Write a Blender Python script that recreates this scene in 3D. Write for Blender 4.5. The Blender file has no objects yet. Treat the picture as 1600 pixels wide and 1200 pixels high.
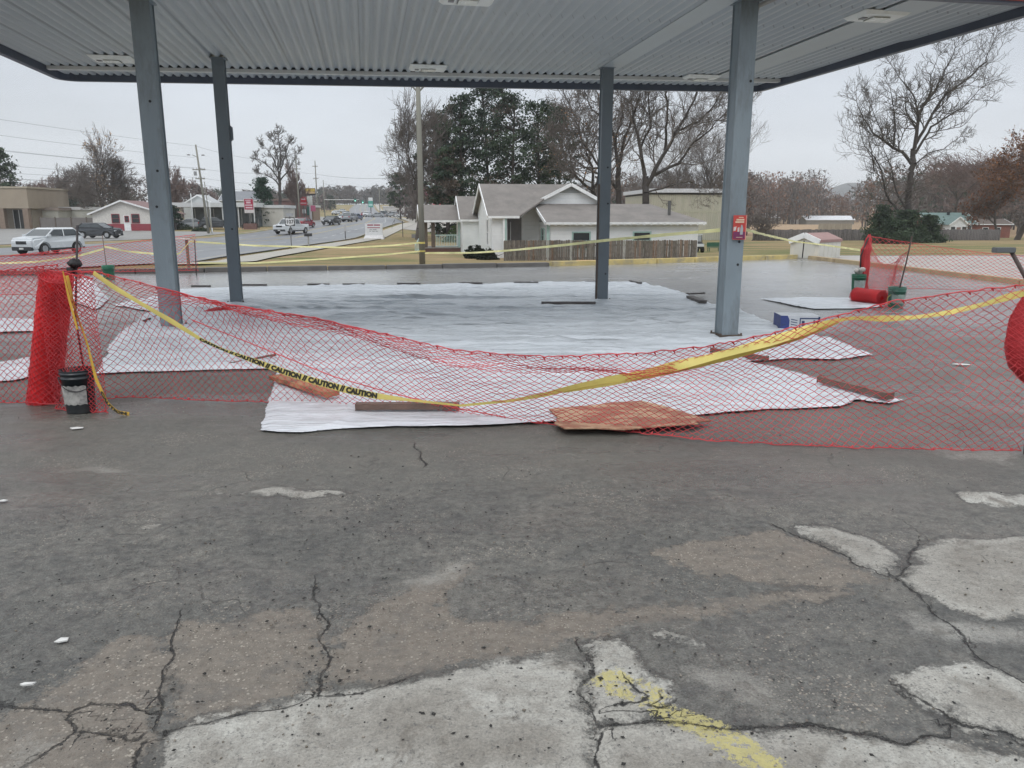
import bpy, bmesh, math, random
import numpy as np
from mathutils import Vector, Matrix

# ---------------------------------------------------------------- camera, world, sun, exposure
SC = bpy.context.scene
COL = SC.collection
CAM_H = 1.65
FPX = 1204.0
PITCH = math.radians(12.4)
cd = bpy.data.cameras.new('camera')
cam = bpy.data.objects.new('camera', cd)
COL.objects.link(cam)
cd.sensor_width = 36.0
cd.lens = 36.0 * FPX / 1600.0
cd.clip_start = 0.05
cd.clip_end = 3000.0
cam.location = (0, 0, CAM_H)
cam.rotation_euler = (math.pi / 2 - PITCH, 0, 0)
SC.camera = cam

SC.view_settings.view_transform = 'Standard'
SC.view_settings.look = 'None'
SC.view_settings.exposure = 0.3
SC.view_settings.gamma = 1.0

SUN_EL, SUN_ROT = 48.0, 200.0
world = bpy.data.worlds.new('World')
SC.world = world
world.use_nodes = True
wn, wl = world.node_tree.nodes, world.node_tree.links
wn.clear()
w_out = wn.new('ShaderNodeOutputWorld')
w_bg = wn.new('ShaderNodeBackground')
w_sky = wn.new('ShaderNodeTexSky')
w_sky.sky_type = 'NISHITA'
w_sky.sun_disc = False
w_sky.sun_elevation = math.radians(SUN_EL)
w_sky.sun_rotation = math.radians(SUN_ROT)
w_bg.inputs['Strength'].default_value = 0.1
# an overcast cloud deck over the clear sky: brighter overhead, softly mottled
w_geo = wn.new('ShaderNodeTexCoord')
w_sep = wn.new('ShaderNodeSeparateXYZ')
wl.new(w_geo.outputs['Generated'], w_sep.inputs[0])
w_ramp = wn.new('ShaderNodeValToRGB')
cr = w_ramp.color_ramp
cr.elements[0].position = 0.0
cr.elements[0].color = (5.6, 5.9, 6.3, 1)
cr.elements[1].position = 1.0
cr.elements[1].color = (14.0, 14.4, 14.8, 1)
for p_, c_ in ((0.12, (5.5, 5.85, 6.35)), (0.30, (5.2, 5.65, 6.25)), (0.45, (6.0, 6.4, 6.9)), (0.7, (11.2, 11.6, 12.0))):
    e_ = cr.elements.new(p_)
    e_.color = (c_[0], c_[1], c_[2], 1)
wl.new(w_sep.outputs['Z'], w_ramp.inputs[0])
w_map = wn.new('ShaderNodeMapping')
w_map.inputs['Scale'].default_value = (1.2, 1.2, 4.5)
wl.new(w_geo.outputs['Generated'], w_map.inputs[0])
w_noi = wn.new('ShaderNodeTexNoise')
w_noi.inputs['Scale'].default_value = 1.7
w_noi.inputs['Detail'].default_value = 5
w_noi.inputs['Roughness'].default_value = 0.55
wl.new(w_map.outputs[0], w_noi.inputs['Vector'])
w_mr = wn.new('ShaderNodeMapRange')
w_mr.inputs['From Min'].default_value = 0.3
w_mr.inputs['From Max'].default_value = 0.72
w_mr.inputs['To Min'].default_value = 0.90
w_mr.inputs['To Max'].default_value = 1.19
wl.new(w_noi.outputs['Fac'], w_mr.inputs['Value'])
w_mul = wn.new('ShaderNodeVectorMath')
w_mul.operation = 'SCALE'
wl.new(w_ramp.outputs[0], w_mul.inputs[0])
wl.new(w_mr.outputs[0], w_mul.inputs['Scale'])
w_mix = wn.new('ShaderNodeMix')
w_mix.data_type = 'RGBA'
w_mix.inputs['Factor'].default_value = 0.93
wl.new(w_sky.outputs[0], w_mix.inputs['A'])
wl.new(w_mul.outputs[0], w_mix.inputs['B'])
wl.new(w_mix.outputs['Result'], w_bg.inputs['Color'])
wl.new(w_bg.outputs[0], w_out.inputs[0])

sd_ = bpy.data.lights.new('sun', 'SUN')
sd_.energy = 0.6
sd_.angle = math.radians(25)
sd_.color = (1.0, 0.97, 0.93)
sun = bpy.data.objects.new('sun', sd_)
COL.objects.link(sun)
_a, _e = math.radians(SUN_ROT), math.radians(SUN_EL)
_sd = Vector((math.sin(_a) * math.cos(_e), math.cos(_a) * math.cos(_e), math.sin(_e)))
sun.rotation_euler = (-_sd).to_track_quat('-Z', 'Y').to_euler()
sun.location = _sd * 60

# ---------------------------------------------------------------- survey helpers (photo angles -> places on the real ground)
R = random.Random(7)
NR = np.random.RandomState(11)
CP, SP = math.cos(PITCH), math.sin(PITCH)


def ray(u, v):
    a, b = (u - 800.0) / FPX, (600.0 - v) / FPX
    return Vector((a, CP + SP * b, -SP + CP * b))


def gp(u, v, z=0.0):
    d = ray(u, v)
    t = (z - CAM_H) / d.z
    return Vector((d.x * t, d.y * t, z))


def at(u, v, y):
    d = ray(u, v)
    t = y / d.y
    return Vector((d.x * t, y, CAM_H + d.z * t))


def on_plane(u, v, p, q):
    """where the sight line meets the upright plane through ground points p and q"""
    d = ray(u, v)
    n = Vector((q[1] - p[1], -(q[0] - p[0]), 0))
    t = (Vector((p[0], p[1], 0)) - Vector((0, 0, 0))).dot(n) / d.dot(n)
    return Vector((d.x * t, d.y * t, CAM_H + d.z * t))


def pl(x, xs, ys):
    return float(np.interp(x, xs, ys))


# the ground: level lot, then the land falls a metre, the highway climbs far away
LY = [0, 26, 45, 90, 134, 285, 500, 900]
LZ = [0, 0, -0.95, -0.98, 0.15, 1.05, 7.8, 12]
RY = [0, 26, 46, 100, 138, 350, 420, 900]
RZ = [0, 0, -1.05, -1.6, -2.4, -2.4, -0.6, 9]


def terrain(x, y):
    x = np.asarray(x, float)
    y = np.asarray(y, float)
    edge = np.interp(x, [-40, -14.5, -9, 1, 11, 13, 40], [22, 22, 23.5, 26.5, 30.5, 32.5, 33])
    yy = np.where(y < edge, 26 * np.clip(y / np.maximum(edge, 1), 0, 1), 26 + (y - edge))
    yy = np.where(y > 60, y, yy + (y - yy) * np.clip((y - edge) / (60 - edge + 1e-6), 0, 1) * (y > edge))
    zl = np.interp(yy, LY, LZ)
    zr = np.interp(yy, RY, RZ)
    a = x / np.maximum(y, 1)
    w = np.clip((a + 0.02) / 0.30, 0, 1)
    w = w * w * (3 - 2 * w)
    return zl * (1 - w) + zr * w


def tz(x, y):
    return float(terrain(x, y))


def tp(u, v, lo=18.0):
    """where the sight line meets the land"""
    d = ray(u, v)
    y = lo
    while y < 880:
        t = y / d.y
        if CAM_H + d.z * t <= tz(d.x * t, y):
            break
        y *= 1.004
    t = y / d.y
    return Vector((d.x * t, y, tz(d.x * t, y)))


# ---------------------------------------------------------------- materials
def new_mat(name):
    m = bpy.data.materials.new(name)
    m.use_nodes = True
    nt = m.node_tree
    return m, nt, nt.nodes, nt.links, nt.nodes['Principled BSDF']


def setin(b, **k):
    for n, v in k.items():
        b.inputs[n.replace('_', ' ')].default_value = v


MATS = {}


def pmat(name, col, rough=0.6, var=0.12, scale=4.0, bump=0.0, metallic=0.0, spec=0.5, bscale=None, stretch=(1, 1, 1), dirt=None, dscale=1.5, rv=0.1):
    """procedural surface: mottled colour, varied gloss, optional bump and a second tone of dirt"""
    if name in MATS:
        return MATS[name]
    m, nt, N, L, b = new_mat(name)
    tc = N.new('ShaderNodeTexCoord')
    mp = N.new('ShaderNodeMapping')
    mp.inputs['Scale'].default_value = stretch
    L.new(tc.outputs['Object'], mp.inputs[0])
    no = N.new('ShaderNodeTexNoise')
    no.inputs['Scale'].default_value = scale
    no.inputs['Detail'].default_value = 6
    no.inputs['Roughness'].default_value = 0.6
    L.new(mp.outputs[0], no.inputs['Vector'])
    mr = N.new('ShaderNodeMapRange')
    mr.inputs['From Min'].default_value = 0.3
    mr.inputs['From Max'].default_value = 0.7
    mr.inputs['To Min'].default_value = 1 - var
    mr.inputs['To Max'].default_value = 1 + var
    L.new(no.outputs['Fac'], mr.inputs['Value'])
    vm = N.new('ShaderNodeVectorMath')
    vm.operation = 'SCALE'
    vm.inputs[0].default_value = col
    L.new(mr.outputs[0], vm.inputs['Scale'])
    csrc = vm.outputs[0]
    if dirt:
        n2 = N.new('ShaderNodeTexNoise')
        n2.inputs['Scale'].default_value = dscale
        n2.inputs['Detail'].default_value = 8
        n2.inputs['Roughness'].default_value = 0.7
        L.new(mp.outputs[0], n2.inputs['Vector'])
        m2 = N.new('ShaderNodeMapRange')
        m2.inputs['From Min'].default_value = 0.48
        m2.inputs['From Max'].default_value = 0.68
        L.new(n2.outputs['Fac'], m2.inputs['Value'])
        mx = N.new('ShaderNodeMix')
        mx.data_type = 'RGBA'
        L.new(m2.outputs[0], mx.inputs['Factor'])
        L.new(csrc, mx.inputs['A'])
        mx.inputs['B'].default_value = (*dirt, 1)
        csrc = mx.outputs['Result']
    L.new(csrc, b.inputs['Base Color'])
    b.inputs['Metallic'].default_value = metallic
    b.inputs['Specular IOR Level'].default_value = spec
    r2 = N.new('ShaderNodeMapRange')
    r2.inputs['To Min'].default_value = max(0.03, rough - rv)
    r2.inputs['To Max'].default_value = min(1, rough + rv)
    L.new(no.outputs['Fac'], r2.inputs['Value'])
    L.new(r2.outputs[0], b.inputs['Roughness'])
    if bump:
        n3 = N.new('ShaderNodeTexNoise')
        n3.inputs['Scale'].default_value = bscale or scale * 6
        n3.inputs['Detail'].default_value = 5
        L.new(mp.outputs[0], n3.inputs['Vector'])
        bp = N.new('ShaderNodeBump')
        bp.inputs['Strength'].default_value = bump
        bp.inputs['Distance'].default_value = 0.02
        L.new(n3.outputs['Fac'], bp.inputs['Height'])
        L.new(bp.outputs[0], b.inputs['Normal'])
    MATS[name] = m
    return m


def attr_mat(name, rough=0.8, var=0.25, scale=1.5, trans=0.0):
    """colour per face from the 'Col' attribute (each tree or clump has its own real colour), mottled"""
    if name in MATS:
        return MATS[name]
    m, nt, N, L, b = new_mat(name)
    at_ = N.new('ShaderNodeAttribute')
    at_.attribute_name = 'Col'
    tc = N.new('ShaderNodeTexCoord')
    no = N.new('ShaderNodeTexNoise')
    no.inputs['Scale'].default_value = scale
    no.inputs['Detail'].default_value = 4
    L.new(tc.outputs['Object'], no.inputs['Vector'])
    mr = N.new('ShaderNodeMapRange')
    mr.inputs['From Min'].default_value = 0.3
    mr.inputs['From Max'].default_value = 0.7
    mr.inputs['To Min'].default_value = 1 - var
    mr.inputs['To Max'].default_value = 1 + var
    L.new(no.outputs['Fac'], mr.inputs['Value'])
    vm = N.new('ShaderNodeVectorMath')
    vm.operation = 'SCALE'
    L.new(at_.outputs['Color'], vm.inputs[0])
    L.new(mr.outputs[0], vm.inputs['Scale'])
    L.new(vm.outputs[0], b.inputs['Base Color'])
    b.inputs['Roughness'].default_value = rough
    b.inputs['Specular IOR Level'].default_value = 0.2
    if trans:
        tr = N.new('ShaderNodeBsdfTranslucent')
        L.new(vm.outputs[0], tr.inputs['Color'])
        ms = N.new('ShaderNodeMixShader')
        ms.inputs[0].default_value = trans
        L.new(b.outputs[0], ms.inputs[1])
        L.new(tr.outputs[0], ms.inputs[2])
        L.new(ms.outputs[0], N['Material Output'].inputs['Surface'])
    MATS[name] = m
    return m


# ---------------------------------------------------------------- object helpers
def tag(o, label=None, cat=None, group=None, kind=None):
    if label:
        o['label'] = label
    if cat:
        o['category'] = cat
    if group:
        o['group'] = group
    if kind:
        o['kind'] = kind
    return o


def thing(name, label, cat, loc=(0, 0, 0), rz=0.0, group=None):
    o = bpy.data.objects.new(name, None)
    o.empty_display_size = 0.3
    COL.objects.link(o)
    o.location = loc
    o.rotation_euler = (0, 0, rz)
    return tag(o, label, cat, group)


def link(name, me, mats, parent=None, smooth=False):
    for m in (mats if isinstance(mats, (list, tuple)) else [mats]):
        me.materials.append(m)
    o = bpy.data.objects.new(name, me)
    COL.objects.link(o)
    if parent:
        o.parent = parent
    if smooth:
        me.polygons.foreach_set('use_smooth', [True] * len(me.polygons))
    me.update()
    return o


def np_mesh(name, verts, faces, col=None, mi=None):
    verts = np.asarray(verts, np.float32)
    faces = np.asarray(faces, np.int32)
    me = bpy.data.meshes.new(name)
    k = faces.shape[1]
    me.vertices.add(len(verts))
    me.vertices.foreach_set('co', verts.ravel())
    me.loops.add(faces.size)
    me.loops.foreach_set('vertex_index', faces.ravel())
    me.polygons.add(len(faces))
    me.polygons.foreach_set('loop_start', np.arange(0, faces.size, k, dtype=np.int32))
    me.polygons.foreach_set('loop_total', np.full(len(faces), k, np.int32))
    if mi is not None:
        me.polygons.foreach_set('material_index', np.asarray(mi, np.int32))
    me.update(calc_edges=True)
    if col is not None:
        a = me.attributes.new('Col', 'FLOAT_COLOR', 'FACE')
        c = np.ones((len(faces), 4), np.float32)
        c[:, :3] = col
        a.data.foreach_set('color', c.ravel())
    return me


def tubes_np(segs):
    """tapered round strands from rows of (p0, p1, r0, r1); thick ones get more sides"""
    S = np.asarray(segs, float).reshape(-1, 8)
    V, F, off = [], [], 0
    for lo, hi, n in ((0, 0.02, 3), (0.02, 0.07, 4), (0.07, 99, 8)):
        m = (S[:, 6] >= lo) & (S[:, 6] < hi)
        T = S[m]
        if not len(T):
            continue
        d = T[:, 3:6] - T[:, :3]
        ln = np.linalg.norm(d, axis=1, keepdims=True) + 1e-9
        d = d / ln
        ref = np.where(np.abs(d[:, 2:3]) > 0.9, np.array([[1.0, 0, 0]]), np.array([[0, 0, 1.0]]))
        a = np.cross(d, ref)
        a /= np.linalg.norm(a, axis=1, keepdims=True) + 1e-9
        b = np.cross(d, a)
        ang = np.arange(n) * 2 * math.pi / n
        ring = a[:, None, :] * np.cos(ang)[None, :, None] + b[:, None, :] * np.sin(ang)[None, :, None]
        v0 = T[:, None, :3] + ring * T[:, 6][:, None, None]
        v1 = T[:, None, 3:6] + ring * T[:, 7][:, None, None]
        vv = np.concatenate([v0, v1], 1).reshape(-1, 3)
        base = off + np.arange(len(T))[:, None] * (2 * n)
        i = np.arange(n)
        j = (i + 1) % n
        q = np.stack([base + i, base + j, base + n + j, base + n + i], -1).reshape(-1, 4)
        V.append(vv)
        F.append(q)
        off += len(vv)
    return np.concatenate(V), np.concatenate(F)


class MB:
    """collects simple solids into ONE mesh"""

    def __init__(s):
        s.v, s.f, s.m = [], [], []

    def add(s, vs, fs, mi=0):
        o = len(s.v)
        s.v += [tuple(x) for x in vs]
        s.f += [tuple(i + o for i in f) for f in fs]
        s.m += [mi] * len(fs)
        return s

    def box(s, x0, x1, y0, y1, z0, z1, mi=0, rz=0.0, c=None):
        vs = [(x, y, z) for z in (z0, z1) for (x, y) in ((x0, y0), (x1, y0), (x1, y1), (x0, y1))]
        if rz:
            cx, cy = c or ((x0 + x1) / 2, (y0 + y1) / 2)
            k, h = math.cos(rz), math.sin(rz)
            vs = [(cx + (x - cx) * k - (y - cy) * h, cy + (x - cx) * h + (y - cy) * k, z) for x, y, z in vs]
        return s.add(vs, [(3, 2, 1, 0), (4, 5, 6, 7), (0, 1, 5, 4), (1, 2, 6, 5), (2, 3, 7, 6), (3, 0, 4, 7)], mi)

    def hexa(s, p, mi=0):
        """8 corners: bottom four, top four"""
        return s.add(p, [(3, 2, 1, 0), (4, 5, 6, 7), (0, 1, 5, 4), (1, 2, 6, 5), (2, 3, 7, 6), (3, 0, 4, 7)], mi)

    def beam(s, p, q, w, h, mi=0):
        p, q = Vector(p), Vector(q)
        d = (q - p).normalized()
        up = Vector((0, 0, 1)) if abs(d.z) < 0.95 else Vector((0, 1, 0))
        a = d.cross(up).normalized() * (w / 2)
        b = a.cross(d).normalized() * (h / 2)
        return s.hexa([p - a - b, p + a - b, q + a - b, q - a - b, p - a + b, p + a + b, q + a + b, q - a + b], mi)

    def tube(s, pts, r, n=8, mi=0, cap=True, rr=None):
        pts = [Vector(p) for p in pts]
        rr = rr or [r] * len(pts)
        base = len(s.v)
        vs, fs = [], []
        a = None
        for i, p in enumerate(pts):
            d = (pts[min(i + 1, len(pts) - 1)] - pts[max(i - 1, 0)]).normalized()
            if a is None:
                a = d.cross(Vector((0, 0, 1)) if abs(d.z) < 0.9 else Vector((1, 0, 0))).normalized()
            else:
                a = (a - d * a.dot(d)).normalized()
            b = d.cross(a)
            for k in range(n):
                t = 2 * math.pi * k / n
                vs.append(p + (a * math.cos(t) + b * math.sin(t)) * rr[i])
        for i in range(len(pts) - 1):
            for k in range(n):
                l = (k + 1) % n
                fs.append((i * n + k, i * n + l, (i + 1) * n + l, (i + 1) * n + k))
        if cap:
            fs.append(tuple(range(n))[::-1])
            fs.append(tuple((len(pts) - 1) * n + k for k in range(n)))
        return s.add(vs, fs, mi)

    def prism(s, poly, axis, a0, a1, mi=0):
        """extrude a 2D outline along x, y or z"""
        def P(p, t):
            return {'x': (t, p[0], p[1]), 'y': (p[0], t, p[1]), 'z': (p[0], p[1], t)}[axis]
        n = len(poly)
        vs = [P(p, a0) for p in poly] + [P(p, a1) for p in poly]
        fs = [tuple(range(n))[::-1], tuple(range(n, 2 * n))] + [(i, (i + 1) % n, n + (i + 1) % n, n + i) for i in range(n)]
        return s.add(vs, fs, mi)

    def lathe(s, prof, c=(0, 0, 0), n=24, mi=0):
        vs, fs = [], []
        for r, z in prof:
            for k in range(n):
                t = 2 * math.pi * k / n
                vs.append((c[0] + r * math.cos(t), c[1] + r * math.sin(t), c[2] + z))
        for i in range(len(prof) - 1):
            for k in range(n):
                l = (k + 1) % n
                fs.append((i * n + k, i * n + l, (i + 1) * n + l, (i + 1) * n + k))
        return s.add(vs, fs, mi)

    def xf(s, M, i0=0):
        for i in range(i0, len(s.v)):
            s.v[i] = tuple(M @ Vector(s.v[i]))
        return s

    def build(s, name, mats, parent=None, smooth=False, bevel=0.0, fix=True):
        me = bpy.data.meshes.new(name)
        me.from_pydata(s.v, [], s.f)
        me.polygons.foreach_set('material_index', s.m)
        if fix or bevel:
            bm = bmesh.new()
            bm.from_mesh(me)
            if bevel:
                bmesh.ops.bevel(bm, geom=[e for e in bm.edges if len(e.link_faces) == 2 and e.calc_face_angle(0) > 0.5], offset=bevel, segments=2, affect='EDGES', clamp_overlap=True)
            bmesh.ops.recalc_face_normals(bm, faces=bm.faces)
            bm.to_mesh(me)
            bm.free()
        o = link(name, me, mats, parent)
        if smooth:
            for p in me.polygons:
                p.use_smooth = True
        return o


def copy_tree(o, parent=None):
    c = o.copy()
    COL.objects.link(c)
    c.parent = parent
    for ch in o.children:
        copy_tree(ch, c)
    return c


def text_mesh(txt, size, depth=0.0, bold=0.0):
    cu = bpy.data.curves.new('txt', 'FONT')
    cu.body = txt
    cu.size = size
    cu.extrude = depth
    cu.offset = bold
    cu.align_x = 'CENTER'
    cu.align_y = 'CENTER'
    cu.resolution_u = 3
    o = bpy.data.objects.new('txt', cu)
    COL.objects.link(o)
    dg = bpy.context.evaluated_depsgraph_get()
    me = bpy.data.meshes.new_from_object(o.evaluated_get(dg))
    bpy.data.objects.remove(o)
    bpy.data.curves.remove(cu)
    return me


def letters(name, txt, size, mat, parent, loc, rot, bold=0.0, sx=1.0):
    me = text_mesh(txt, size, 0.002, bold)
    me.materials.clear()
    o = link(name, me, mat, parent)
    o.location = loc
    o.rotation_euler = rot
    o.scale = (sx, 1, 1)
    return o


def vnoise(x, y, seed=0, scale=1.0):
    """smooth value noise on arrays, about -1..1"""
    rs = np.random.RandomState(seed)
    T = rs.rand(256, 256) * 2 - 1
    x = np.asarray(x) * scale + 1000
    y = np.asarray(y) * scale + 1000
    xi, yi = np.floor(x).astype(int), np.floor(y).astype(int)
    fx, fy = x - xi, y - yi
    fx, fy = fx * fx * (3 - 2 * fx), fy * fy * (3 - 2 * fy)
    g = lambda a, b: T[a % 256, b % 256]
    return (g(xi, yi) * (1 - fx) + g(xi + 1, yi) * fx) * (1 - fy) + (g(xi, yi + 1) * (1 - fx) + g(xi + 1, yi + 1) * fx) * fy


def fbm(x, y, seed=0, scale=1.0, oct=4):
    s, a = 0, 1.0
    for o in range(oct):
        s = s + a * vnoise(x, y, seed + o, scale * 2 ** o)
        a *= 0.5
    return s


def seg_dist(X, Y, pts):
    d = np.full(X.shape, 1e9)
    for (x0, y0), (x1, y1) in zip(pts[:-1], pts[1:]):
        dx, dy = x1 - x0, y1 - y0
        t = np.clip(((X - x0) * dx + (Y - y0) * dy) / (dx * dx + dy * dy + 1e-12), 0, 1)
        d = np.minimum(d, np.hypot(X - x0 - t * dx, Y - y0 - t * dy))
    return d


def poly_sd(X, Y, poly):
    """signed distance, positive inside"""
    d = seg_dist(X, Y, poly + [poly[0]])
    ins = np.zeros(X.shape, bool)
    n = len(poly)
    for i in range(n):
        x0, y0 = poly[i]
        x1, y1 = poly[(i + 1) % n]
        c = ((y0 > Y) != (y1 > Y)) & (X < (x1 - x0) * (Y - y0) / (y1 - y0 + 1e-12) + x0)
        ins ^= c
    return np.where(ins, d, -d)

# ================================================================ GROUND
def edge_y(x):
    return np.interp(x, [-40, -14.5, -9, 1, 11, 13, 40], [17, 21.3, 22.6, 25.4, 30.2, 32.2, 33])


def P2(l, z=0.0):
    return [(gp(u, v, z).x, gp(u, v, z).y) for u, v in l]


CONC = [
    [(215, 1260), (262, 1150), (310, 1130), (365, 1118), (430, 1105), (490, 1092), (550, 1085), (615, 1068), (700, 1052), (750, 1040), (800, 1032), (850, 1025), (890, 1034), (917, 1050), (912, 1085), (927, 1122), (931, 1260)],
    [(905, 1012), (930, 1004), (960, 1000), (990, 1025), (1020, 1060), (1065, 1078), (1075, 1105), (1040, 1117), (1000, 1130), (932, 1130), (924, 1060)],
    [(1250, 825), (1275, 822), (1300, 820), (1332, 833), (1360, 840), (1385, 852), (1405, 866), (1400, 885), (1392, 897), (1350, 884), (1320, 868), (1285, 850), (1262, 838)],
    [(1435, 841), (1480, 838), (1540, 840), (1600, 832), (1720, 820), (1720, 950), (1600, 958), (1540, 958), (1470, 940), (1430, 920), (1407, 900), (1412, 882), (1428, 868)],
    [(1480, 767), (1530, 766), (1560, 775), (1600, 772), (1700, 768), (1700, 795), (1600, 790), (1560, 792), (1530, 785), (1500, 782)],
    [(1385, 1050), (1440, 1040), (1515, 1030), (1545, 1045), (1580, 1057), (1620, 1080), (1700, 1100), (1700, 1190), (1600, 1155), (1550, 1142), (1500, 1132), (1450, 1105), (1410, 1080)],
    [(932, 1137), (985, 1132), (1040, 1127), (1110, 1136), (1180, 1134), (1275, 1132), (1350, 1147), (1415, 1160), (1480, 1147), (1540, 1160), (1600, 1178), (1750, 1200), (1750, 1300), (930, 1300)],
    [(1025, 988), (1045, 984), (1072, 988), (1080, 997), (1055, 1002), (1033, 998)],
    [(385, 768), (410, 762), (435, 758), (470, 763), (500, 766), (545, 766), (540, 770), (500, 776), (450, 775), (410, 772)],
    [(205, 826), (228, 820), (250, 822), (232, 828)],
    [(338, 766), (352, 765), (350, 768), (340, 768)],
    [(575, 1232), (640, 1205), (700, 1190), (700, 1260), (560, 1260)],
]
WORN = [
    [(1060, 1040), (1125, 1030), (1200, 1060), (1250, 1105), (1220, 1118), (1150, 1095), (1080, 1075)],
    [(1385, 950), (1500, 960), (1640, 965), (1640, 1000), (1500, 1000), (1400, 985)],
    [(80, 735), (150, 728), (210, 733), (150, 742), (95, 741)],
    [(1440, 700), (1600, 705), (1600, 730), (1500, 722)],
    [(10, 1150), (60, 1130), (92, 1158), (30, 1195), (0, 1200)],
    [(600, 905), (720, 868), (735, 885), (640, 930)],
]
AGGR = [
    [(284, 978), (330, 966), (370, 960), (430, 952), (478, 942), (497, 962), (505, 1000), (512, 1035), (492, 1090), (430, 1104), (340, 1124), (246, 1146), (262, 1060)],
    [(540, 962), (580, 940), (622, 915), (680, 885), (728, 868), (740, 880), (700, 912), (665, 945), (720, 965), (800, 975), (900, 965), (1000, 952), (1100, 938), (1215, 920), (1330, 908), (1340, 925), (1200, 945), (1040, 970), (905, 1003), (850, 1015), (800, 1025), (700, 1045), (625, 1063), (500, 1088), (512, 1050), (520, 1000)],
    [(150, 1028), (210, 1005), (272, 985), (250, 1070), (236, 1145), (200, 1230), (0, 1260), (-60, 1260), (-60, 1120), (20, 1100), (90, 1060)],
    [(1215, 824), (1260, 842), (1340, 885), (1390, 905), (1340, 912), (1200, 905), (1080, 900), (1000, 870), (1100, 840)],
]
YEL = [
    [(920, 1068), (942, 1060), (965, 1057), (1000, 1068), (1030, 1080), (1045, 1092), (1048, 1102), (1100, 1118), (1150, 1140), (1190, 1162), (1228, 1200), (1260, 1235), (1180, 1235), (1160, 1200), (1120, 1172), (1085, 1145), (1030, 1122), (1000, 1112), (965, 1095), (945, 1080)],
]
YHOLE = [[(975, 1078), (1000, 1082), (1018, 1096), (1020, 1106), (1000, 1100), (985, 1090)]]
CRK = [
    [(283, 962), (270, 1010), (262, 1045), (250, 1100), (238, 1146), (215, 1180), (200, 1240)],
    [(488, 935), (502, 945), (512, 972), (494, 1000), (512, 1022), (518, 1040), (500, 1058), (492, 1092)],
    [(-20, 1103), (60, 1108), (104, 1112), (122, 1140), (150, 1148), (216, 1152)],
    [(104, 1112), (140, 1098), (200, 1100), (240, 1112)],
    [(122, 1140), (90, 1165), (30, 1200), (0, 1230)],
    [(246, 1146), (340, 1124), (430, 1106), (495, 1092), (560, 1083), (625, 1064)],
    [(905, 1008), (924, 1040), (922, 1058), (911, 1085), (927, 1122), (934, 1160), (932, 1240)],
    [(1213, 824), (1290, 855), (1368, 895), (1400, 905), (1440, 935), (1490, 985), (1545, 1035), (1580, 1056), (1640, 1090)],
    [(1437, 842), (1425, 866), (1408, 888), (1400, 903)],
    [(930, 1136), (985, 1132), (1040, 1126), (1110, 1136), (1180, 1133), (1275, 1131), (1350, 1146), (1415, 1160), (1480, 1147)],
    [(1410, 1080), (1500, 1132), (1600, 1158), (1700, 1190)],
    [(965, 1105), (1000, 1100), (1020, 1108), (1045, 1098)],
    [(1000, 1100), (1010, 1085), (990, 1070)],
    [(645, 695), (660, 715), (662, 728)],
    [(500, 905), (492, 920), (488, 935)],
]
CONC, WORN, AGGR, YEL, YHOLE, CRK = [[P2(p) for p in g] for g in (CONC, WORN, AGGR, YEL, YHOLE, CRK)]


def build_lot():
    na, ns = 560, 540
    a = np.linspace(-1.02, 1.02, na)
    t = np.linspace(0, 1, ns)
    X0 = a[None, :] * 7.0
    # each column runs from y=1 out to the lot's own boundary
    ye = np.full(na, 25.0)
    for _ in range(20):
        ye = edge_y(a * (ye + 6.0))
    Y = 7.0 * ((ye[None, :] + 6) / 7.0) ** (t[:, None]) - 6.0
    X = a[None, :] * (Y + 6.0)
    xs, ys = X.ravel(), Y.ravel()
    wx = xs + 0.05 * fbm(xs, ys, 3, 2.5, 4) * np.clip(ys / 3, .5, 2)
    wy = ys + 0.05 * fbm(xs, ys, 13, 2.5, 4) * np.clip(ys / 3, .5, 2)

    def best(polys):
        s = np.full(xs.shape, -9.0)
        for p in polys:
            s = np.maximum(s, poly_sd(wx, wy, p))
        return s
    conc, worn, aggr, yel, yh = best(CONC), best(WORN), best(AGGR), best(YEL), best(YHOLE)
    yel = np.minimum(yel, -yh)
    cx = xs + 0.018 * fbm(xs, ys, 23, 9, 3)
    cy = ys + 0.018 * fbm(xs, ys, 29, 9, 3)
    ck = np.full(xs.shape, 9.0)
    cs = np.full(xs.shape, 9.0)
    for c in CRK:
        for (x0, y0), (x1, y1) in zip(c[:-1], c[1:]):
            d = seg_dist(cx, cy, [(x0, y0), (x1, y1)])
            ln = math.hypot(x1 - x0, y1 - y0) + 1e-9
            sgn = ((x1 - x0) * (cy - y0) - (y1 - y0) * (cx - x0)) / ln
            m = d < ck
            cs = np.where(m, np.where(d < np.abs(sgn) + .02, sgn, np.sign(sgn + 1e-9) * d), cs)
            ck = np.where(m, d, ck)
    z = 0.006 * fbm(xs, ys, 41, 0.7, 3) + 0.0035 * fbm(xs, ys, 47, 6, 3)
    z += 0.008 * np.clip(conc / 0.04, 0, 1) - 0.006 * np.clip(1 - ck / 0.018, 0, 1)
    verts = np.stack([xs, ys, z], 1)
    idx = np.arange(na * ns).reshape(ns, na)
    f = np.stack([idx[:-1, :-1], idx[:-1, 1:], idx[1:, 1:], idx[1:, :-1]], -1).reshape(-1, 4)
    me = np_mesh('parking_lot', verts, f)
    for n_, arr in (('cside', cs), ('conc', conc), ('worn', worn), ('aggr', aggr), ('yel', yel), ('crack', ck)):
        at_ = me.attributes.new(n_, 'FLOAT', 'POINT')
        at_.data.foreach_set('value', np.clip(arr, -0.6, 0.6).astype(np.float32))
    return me


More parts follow.
